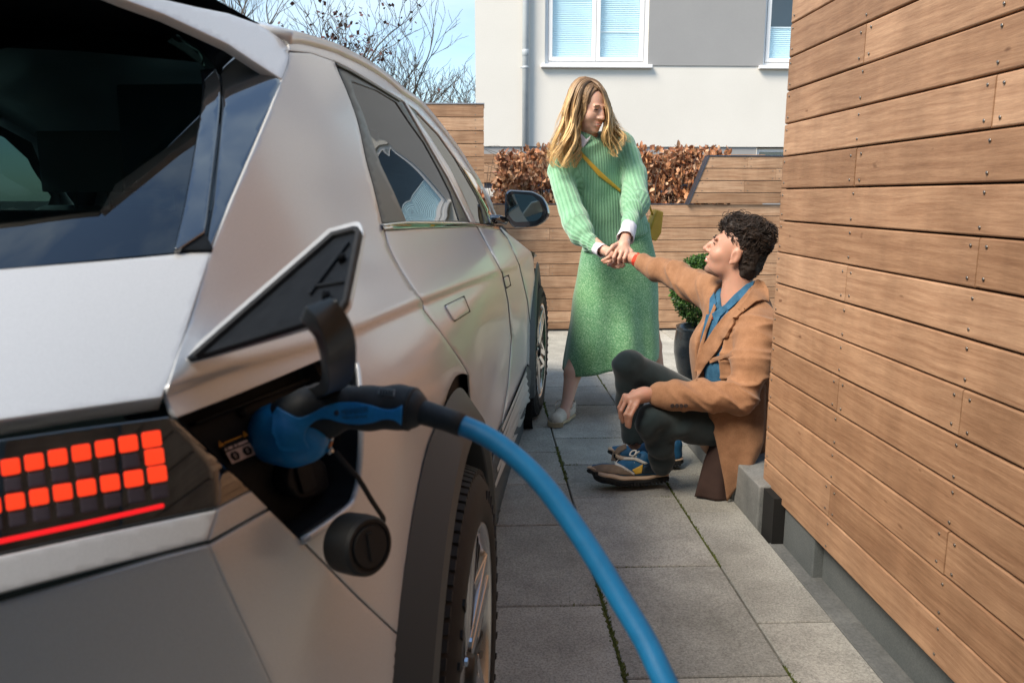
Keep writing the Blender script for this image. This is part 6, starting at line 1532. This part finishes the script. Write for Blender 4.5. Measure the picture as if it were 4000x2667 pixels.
for a, b, r_, fa, amp in ((mshR, melR, .10, 24, .020), (melR, mwrR, .09, 20, .016), (mshL, melL, .12, 22, .024), (melL, A_((2720, 1545), 2.93), .10, 26, .024), (A_((2720, 1545), 2.93), mwrL, .09, 14, .006)):
    w_, t_ = near(V, a, b, r_); d += w_ * amp * 1.0 * crease(ridge(V, np.array(b) - a + np.array([.06, .0, -.16]), fa * 1.35, 7, 5.1))
coat = big_mesh('wool_coat', V + Nn * d[:, None], F, M['wool'], man)
# the skirt of the coat hanging over the step edge to the ground
def hang(name, left, right, mat, nu=16, nv=26, fold=.006, seed=0.0):
    L_ = resample(np.array([A_(p[:2], p[2]) for p in left]), nv); R_ = resample(np.array([A_(p[:2], p[2]) for p in right]), nv); V, F = [], []
    for i in range(nv):
        for k in range(nu + 1):
            u = k / nu; t = i / (nv - 1); p = L_[i] + (R_[i] - L_[i]) * u; p = p + np.array([0, -1, 0]) * (fold * t * math.sin(u * 9 + seed + t * 2) + .03 * math.sin(math.pi * u) * (1 - t * .6)); V.append(p)
    for i in range(nv - 1):
        for k in range(nu): a = i * (nu + 1) + k; F.append((a, a + 1, a + nu + 2, a + nu + 1))
    o = big_mesh(name, np.array(V), np.array(F), mat, man); m = o.modifiers.new('thickness', 'SOLIDIFY'); m.thickness = .007; m.offset = 0; return o
hang('coat_skirt', [(2745, 1560, 2.99), (2768, 1620, 2.97), (2796, 1718, 2.955), (2826, 1871, 2.95), (2838, 1955, 2.955)], [(2990, 1500, 2.99), (2990, 1620, 2.955), (2985, 1720, 2.94), (2962, 1785, 2.94), (2950, 1800, 2.94)], M['wool'])
hang('coat_skirt', [(2790, 1700, 3.03), (2750, 1800, 3.02), (2722, 1900, 3.0), (2712, 1936, 3.0)], [(2850, 1700, 3.0), (2850, 1800, 2.98), (2845, 1900, 2.975), (2840, 1956, 2.965)], M['wool_in'], fold=.004)
dm = Drape([coat, jacket, body_m, trousers])
# lapels, collar, flap and buttons laid on the coat
dm('lapel', [(2790, 1185), (2768, 1240), (2748, 1300), (2728, 1370), (2712, 1450), (2722, 1455), (2738, 1390), (2758, 1310), (2778, 1250), (2798, 1200)], M['wool'], man, .014, .010, 8, bev=.002)
dm('lapel', [(2960, 1092), (2925, 1130), (2870, 1195), (2830, 1230), (2790, 1280), (2745, 1350), (2722, 1430), (2722, 1480), (2760, 1420), (2800, 1370), (2840, 1300), (2865, 1262), (2860, 1240), (2876, 1238), (2900, 1215), (2950, 1170), (2985, 1120)], M['wool'], man, .020, .012, 8, bev=.003)
dm('coat_collar', [(2958, 1090), (2985, 1100), (3003, 1130), (3006, 1180), (2980, 1170), (2955, 1175), (2900, 1218), (2880, 1205), (2925, 1150)], M['wool'], man, .022, .008, 8, bev=.003)
dm('denim_collar', [(2950, 1095), (2915, 1110), (2868, 1150), (2830, 1190), (2780, 1225), (2798, 1270), (2815, 1235), (2855, 1200), (2905, 1160), (2938, 1125)], M['denim'], man, .013, .005, 8, bev=.002)
dm('denim_collar', [(2790, 1140), (2772, 1165), (2768, 1220), (2782, 1222), (2798, 1180)], M['denim'], man, .008, .005, 8, bev=.002)
dm('denim_placket', [(2758, 1228), (2780, 1226), (2765, 1290), (2745, 1350), (2735, 1400), (2728, 1398), (2738, 1320)], M['denim'], man, .006, .003, 8, bev=.001)
dm('buttonhole', [(2770, 1240), (2784, 1242), (2784, 1246), (2770, 1244)], M['red'], man, .009, .002, 8); dm('buttonhole', [(2746, 1340), (2757, 1336), (2757, 1341), (2746, 1345)], M['red'], man, .009, .002, 8)
dm('pocket_flap', [(2770, 1400), (2860, 1375), (2862, 1388), (2772, 1420)], M['wool'], man, .006, .004, 8, bev=.0015)
for i in range(4):
    c_ = (2626 + 18 * i, 1585); dm('cuff_button', [(c_[0] + 8 * math.cos(a), c_[1] + 8 * math.sin(a)) for a in np.linspace(0, 6.28, 11)[:-1]], M['button'], man, .007, .004, 5, bev=.001)
# red cuffs at the wrists
cuff(A_((2512, 1026), 3.668), A_((2482, 1013), 3.695), .0355, .0325, 'red_cuff', M['red'], man); cuff(A_((2598, 1546), 2.945), A_((2563, 1541), 2.95), .043, .041, 'red_cuff', M['red'], man)
# ---- running shoes
def runner(heel, toe, lift=0.0, roll=0.0, full=True):
    h, t = np.array(heel, float), np.array(toe, float); d = unit(t - h); L = np.linalg.norm(t - h); sd2 = unit(np.cross((0, 0, 1), d)); up = np.cross(d, sd2)
    cr2, sr2 = math.cos(roll), math.sin(roll); sd2, up = sd2 * cr2 + up * sr2, up * cr2 - sd2 * sr2; Q = lambda a, b, c: h + d * a * L + sd2 * b + up * c
    lo, hi_ = np.minimum(h, t) - .12, np.maximum(h, t) + np.array([.12, .12, .22]); fl2 = (up, .55)
    def prof(sol, z0, grow, fz):
        sol.chain([Q(.10, 0, z0 + .012), Q(.35, .002, z0), Q(.62, .004, z0), Q(.82, .002, z0 + .012), Q(.97, -.004, z0 + .040)], [.034 + grow, .033 + grow, .042 + grow, .042 + grow, .022 + grow], .012, flat=(up, fz))
    s1 = Solid(lo, hi_, .004); prof(s1, .012, .004, .42); V, F = s1.surf(1); sole = big_mesh('sole', V, F, M['sole'], man)
    lug = MB()
    for i in range(22):
        a = .04 + i * .043
        for sx in (-1, 1):
            wv = np.interp(a, [0, .1, .35, .62, .82, 1.0], [.025, .037, .037, .046, .044, .022]); zc = np.interp(a, [0, .1, .35, .62, .82, 1], [.02, .010, -.002, -.002, .012, .048]) + .006
            c_ = Q(a, sx * wv, zc); q_ = [c_ + d * dx + up * dz + sd2 * sx * ds for dx in (-.0045, .0045) for dz in (-.009, .009) for ds in (-.006, .004)]; lug.add([p - np.array(MO) for p in q_], [(0, 1, 3, 2), (4, 6, 7, 5), (0, 4, 5, 1), (2, 3, 7, 6), (0, 2, 6, 4), (1, 5, 7, 3)])
    tag(lug.build('tread_lug', M['sole'], sole), kind='stuff')
    s2 = Solid(lo, hi_, .004); prof(s2, .026, .003, .30); V, F = s2.surf(1); big_mesh('midsole', V, F, M['mid'], man)
    s3 = Solid(lo, hi_, .004); s3.chain([Q(.12, 0, .052), Q(.36, .0, .056), Q(.62, .003, .050), Q(.82, .002, .050), Q(.94, -.003, .060)], [.032, .033, .038, .036, .022], .02, flat=(up, .85)); s3.chain([Q(.13, 0, .06), Q(.12, 0, .10)], [.034, .036], .02); s3.chain([Q(.34, 0, .075), Q(.32, 0, .105)], [.032, .031], .02); s3.cap(Q(.46, 0, .085), Q(.58, 0, .070), .026, .026, .02)
    s3.cap(Q(.2, 0, .115), Q(.21, 0, .17), .032, .034, .006, sub=True); V, F = s3.surf(1); upper = big_mesh('shoe_upper', V, F, M['sblue'], man)
    lc = MB()
    for i in range(6):
        f_ = .42 + i * .045; z_ = .114 - i * .0075; lc.tube([p - np.array(MO) for p in [Q(f_, b, z_ - abs(b) * .7) for b in (-.026, -.012, 0, .012, .026)]], .0036, 6)
    for sx in (-1, 1): lc.tube([np.array(p) - np.array(MO) for p in curve([tuple(q) for q in (Q(.44, 0, .118), Q(.40, sx * .02, .134), Q(.44, sx * .032, .132), Q(.48, sx * .022, .116), Q(.45, 0, .115))], 4)], .0036, 6)
    lc.build('laces', M['sneaker_white'], upper, True); return upper
nh, nt_ = on_ground(2588, 1905), on_ground(2345, 1905); nh[1] = 3.14; nt_[1] = 3.10; nt_[0] = at(2306, 1870, 3.10)[0]; nh[0] = at(2610, 1880, 3.14)[0]
u1 = runner(nh + np.array([0, 0, .012]), nt_ + np.array([0, 0, .030]), roll=R(12))
fh, ft = on_ground(2655, 1838), on_ground(2400, 1815); fh[1] = 3.36; ft[1] = 3.42; fh[0] = at(2665, 1830, 3.36)[0]; ft[0] = at(2385, 1790, 3.42)[0]
u2 = runner(fh + np.array([0, 0, .008]), ft + np.array([0, 0, .008]))
d1 = Drape([u1]); d2 = Drape([u2])
d1('suede_toe', [(2303, 1832), (2312, 1820), (2350, 1812), (2398, 1812), (2425, 1822), (2450, 1838), (2478, 1856), (2440, 1854), (2380, 1846), (2320, 1842)], M['suede'], u1, .004, .003, 6)
d1('white_stripe', [(2400, 1806), (2420, 1790), (2408, 1806), (2440, 1822), (2480, 1848), (2478, 1856), (2446, 1838), (2405, 1822)], M['sneaker_white'], u1, .005, .002, 6)
d1('white_stripe', [(2436, 1786), (2480, 1784), (2532, 1808), (2520, 1814), (2478, 1796), (2436, 1796)], M['sneaker_white'], u1, .005, .002, 6)
d1('yellow_patch', [(2470, 1834), (2512, 1812), (2510, 1830), (2506, 1848), (2482, 1852)], M['yellow'], u1, .005, .002, 6)
d1('heel_counter', [(2516, 1824), (2536, 1808), (2568, 1806), (2600, 1812), (2604, 1846), (2508, 1850)], plain('navy_heel', (.010, .022, .034), .6), u1, .004, .002, 6)
d2('suede_toe', [(2386, 1800), (2392, 1770), (2414, 1744), (2445, 1732), (2448, 1750), (2424, 1764), (2410, 1790), (2412, 1800)], M['suede'], u2, .004, .003, 6)
# ================================================================== charging plug and cable
def along(px, py, dist): return CAM + ray(px, py) * dist
PB = hit(Fp, [(1085, 1700)])[0]; pdist = float(np.linalg.norm(PB - CC))
plug = empty('charging_cable', along(1110, 1700, pdist - .03), label='thick blue charging cable with blue and black plug in the charging socket', cat='charging cable')
PO = np.array(plug.location)
def plug_blue():
    m, nt, b = new_mat('plug_blue'); n = noise_tex(nt, coords(nt), 300, 3, .6); c = ramp(nt, n, [(.3, (.010, .25, .66)), (.7, (.014, .29, .74))]).outputs['Color']; nt.links.new(c, b.inputs['Base Color']); b.inputs['Roughness'].default_value = .42; bump(nt, b, n, .1, .0005); return m
M['pblue'] = plug_blue(); M['pblack'] = noisy('soft_black_grip', (.020, .026, .030), (.028, .034, .040), 200, .55, .15, .0006, spec=.4)
def cable_blue():
    m, nt, b = new_mat('cable_blue'); n = noise_tex(nt, coords(nt), 60, 4, .6); c = ramp(nt, n, [(.3, (.005, .17, .38)), (.7, (.008, .21, .46))]).outputs['Color']; nt.links.new(c, b.inputs['Base Color']); b.inputs['Roughness'].default_value = .5; bump(nt, b, noise_tex(nt, coords(nt), 420, 3, .6), .25, .0008); return m
M['cable'] = cable_blue()
d0 = pdist
K = lambda x, y, dd: along(x, y, d0 + dd)
ctr = K(1330, 1640, -.03); sg = Solid(ctr - .16, ctr + .16, .0022)
sg.cap(K(1110, 1690, -.030), K(1160, 1690, -.038), .0255, .0265, .006)
sg.chain([K(1130, 1640, -.035), K(1215, 1600, -.045), K(1320, 1588, -.055), K(1440, 1594, -.062), K(1560, 1590, -.068), K(1598, 1594, -.070)], [.023, .0215, .0205, .0205, .0205, .0195], .008)
sg.cap(K(1180, 1700, -.040), K(1290, 1668, -.050), .020, .010, .012)
V, F = sg.surf(1); grip = big_mesh('grip', V, F, M['pblack'], plug)
sh_ = Solid(ctr - .16, ctr + .16, .0022); sh_.cap(K(1062, 1690, -.012), K(1085, 1692, -.028), .0262, .0282, .006); sh_.cap(K(1085, 1692, -.028), K(1150, 1712, -.040), .0282, .0262, .008); sh_.cap(K(1150, 1712, -.04), K(1205, 1715, -.046), .0255, .021, .01)
V, F = sh_.surf(2); head = big_mesh('plug_head', V, F, M['pblue'], plug)
dp_ = Drape([grip, head])
stripe = curve([(1082, 1588), (1120, 1610), (1165, 1630), (1210, 1618), (1265, 1588), (1320, 1572), (1390, 1571), (1450, 1582), (1500, 1598), (1540, 1597), (1572, 1580)], 3) + curve([(1568, 1663), (1540, 1642), (1500, 1638), (1450, 1652), (1390, 1658), (1330, 1650), (1280, 1636), (1240, 1640), (1205, 1668), (1190, 1710), (1210, 1750)], 3) + [(1150, 1770), (1090, 1760), (1060, 1700), (1060, 1620)]
dp_('grip_stripe', stripe, M['pblue'], plug, .0022, .0016, 9)
dp_('type_label', [(1482, 1512), (1545, 1520), (1540, 1548), (1474, 1540)], plain('grey_label', (.20, .25, .28), .5), plug, .001, .0006, 9)
for i in range(5): dp_('label_print', [(1486 + i * 11, 1520 + i), (1492 + i * 11, 1521 + i), (1490 + i * 11, 1538 + i), (1484 + i * 11, 1537 + i)], M['pblack'], plug, .002, .0004, 9)
def lettering(txt, p0, p1, size_px, name):
    """flat print laid on the grip: baseline from sight line p0 to p1"""
    cu = bpy.data.curves.new(name, 'FONT'); cu.body = txt; cu.size = 1.0; tmp = bpy.data.objects.new(name, cu); COL.objects.link(tmp)
    dg = bpy.context.evaluated_depsgraph_get(); me = bpy.data.meshes.new_from_object(tmp.evaluated_get(dg)); bpy.data.objects.remove(tmp)
    vs = np.array([v.co[:] for v in me.vertices]); w = vs[:, 0].max(); a, b = np.array(p0, float), np.array(p1, float); ux = (b - a) / w; uy = np.array([ux[1], -ux[0]]) ; k = size_px / np.linalg.norm(ux) if size_px else 1
    V = []
    for x, y, _ in vs:
        q = a + ux * x + uy * y * k; d = ray(*q); h = dp_.b.ray_cast(Vector(CAM), Vector(d), 5); dist = (h[3] if h[0] else d0 - .07) - .0032; V.append(CAM + d * dist - PO)
    o = mesh(name, V, [list(p.vertices) for p in me.polygons], plain(name, (.012, .03, .07), .6) if name not in bpy.data.materials else bpy.data.materials[name], plug); return o
lettering('MENNEKES\u00ae', (1334, 1621), (1440, 1608), 30, 'maker_name'); lettering('Made in Germany', (1338, 1637), (1434, 1629), 17, 'maker_line')
dp_('maker_mark', [(1306, 1606), (1318, 1600), (1325, 1611), (1322, 1622), (1310, 1625), (1304, 1615)], bpy.data.materials['maker_name'], plug, .0026, .0004, 6)
# latch pin and tag ring below the grip
pn = MB(); pn.tube([K(1298, 1700, -.05) - PO, K(1292, 1722, -.05) - PO], .0022, 8); pn.tube([K(1284, 1752, -.05) - PO, K(1294, 1770, -.05) - PO], .0034, 8); pn.build('latch_pin', M['chrome'], plug, True)
MB().tube([K(1292, 1722, -.05) - PO, K(1286, 1740, -.05) - PO, K(1284, 1752, -.05) - PO], .0022, 8).build('latch_spring', plain('copper_ring', (.45, .22, .12), .3, 1), plug, True)
MB().tube([np.array(p) - PO for p in [K(1590, 1594, -.070), K(1612, 1598, -.071), K(1618, 1600, -.072)]], [.0215, .0215, .019], 24).build('grip_collar', M['pblack'], plug, True)
rel = [K(1612, 1598, -.072), K(1680, 1618, -.078), K(1750, 1640, -.084), K(1806, 1661, -.088)]
MB().tube([p - PO for p in rel], [.0125, .0118, .0112, .0112], 24).build('strain_relief', M['pblack'], plug, True)
cb_ = [(1795, 1657, -.087), (1900, 1704, -.094), (2010, 1782, -.10), (2120, 1890, -.105), (2230, 2035, -.11), (2330, 2185, -.115), (2430, 2350, -.12), (2520, 2500, -.125), (2600, 2667, -.13), (2690, 2860, -.13), (2790, 3150, -.12), (2920, 3600, -.09)]
cp_ = np.array(curve([tuple(K(*c)) for c in cb_], 8)); 
MB().tube([p - PO for p in cp_], [.0098 + .0006 * i / len(cp_) for i in range(len(cp_))], 28).build('cable', M['cable'], plug, True)

# ================================================================== planter with clipped box
py_ = 4.95; pc = at(2762, 1275, py_); bx = pc[0]
pot = empty('planter', (bx, py_, 0), label='tall dark glazed planter half hidden behind the seated man', cat='planter')
ph = pc[2]
M['glaze'] = noisy('dark_glaze', (.012, .018, .024), (.030, .040, .048), 5, .22, .05, .002, 3, stretch=(1, 1, 3), spec=.6)
MB().lathe([(0, 0), (.135, 0), (.150, .01), (.185, ph * .28), (.205, ph * .55), (.206, ph * .72), (.196, ph * .92), (.194, ph - .012), (.198, ph), (.190, ph + .003), (.178, ph - .006), (.175, ph - .05), (0, ph - .05)], 48).build('pot', M['glaze'], pot, True)
MB().lathe([(0, ph - .035), (.174, ph - .04)], 32).build('soil', M['earth'], pot)
box_b = empty('box_bush', (bx, py_, ph), label='clipped round boxwood bush growing in the dark planter', cat='bush')
rbx = random.Random(8); bz = at(2762, 1135, py_)[2] - ph; br = .225
_bl = []
for q in range(4):
    me = bpy.data.meshes.new('leaf'); me.from_pydata([(0, 0, 0), (-.4, .5, .1), (0, .55, -.05), (.4, .5, .1), (0, 1, .05)], [], [(0, 2, 1), (0, 3, 2), (1, 2, 4), (2, 3, 4)]); me.materials.append(M['leaf_box']); _bl.append(me)
mbx = MB(); n_ind = 0
for i in range(9000):
    u = Vector((rbx.gauss(0, 1), rbx.gauss(0, 1), rbx.gauss(0, 1))).normalized(); r_ = br * (1 + .10 * noise.noise(u * 3.2) + .05 * noise.noise(u * 8)) * (rbx.uniform(.90, 1.04) if i % 3 else rbx.uniform(.70, .95))
    p = Vector((u.x * r_, u.y * r_, bz + u.z * r_ * 1.0)); s = rbx.uniform(.014, .026)
    if p.z < -.03: continue
    Rm = (u * .8 + Vector((rbx.gauss(0, .6), rbx.gauss(0, .6), rbx.gauss(.2, .6)))).normalized().to_track_quat('Y', 'Z').to_matrix() @ Matrix.Rotation(rbx.uniform(0, 6.28), 3, 'Y')
    if n_ind < 200 and u.y < -.25 and u.x < .35 and r_ > br * .97:
        o = link('leaf', _bl[i % 4], None, box_b); o.location = p; o.rotation_euler = Rm.to_euler(); o.scale = (s,) * 3; n_ind += 1; continue
    mbx.add([tuple(Rm @ Vector((a * s, b * s, c * s)) + p) for a, b, c in ((0, 0, 0), (-.4, .5, .1), (0, .55, -.05), (.4, .5, .1), (0, 1, .05))], [(0, 2, 1), (0, 3, 2), (1, 2, 4), (2, 3, 4)])
tag(mbx.build('foliage', M['leaf_box'], box_b), kind='stuff')
st_ = MB()
for i in range(14): a = rbx.uniform(0, 6.28); st_.tube([(0, 0, -.06), (.05 * math.cos(a), .05 * math.sin(a), bz * .5), (.14 * math.cos(a), .14 * math.sin(a), bz + .08 * math.sin(a * 3))], [.010, .006, .003], 5)
st_.build('stem', M['bark'], box_b)
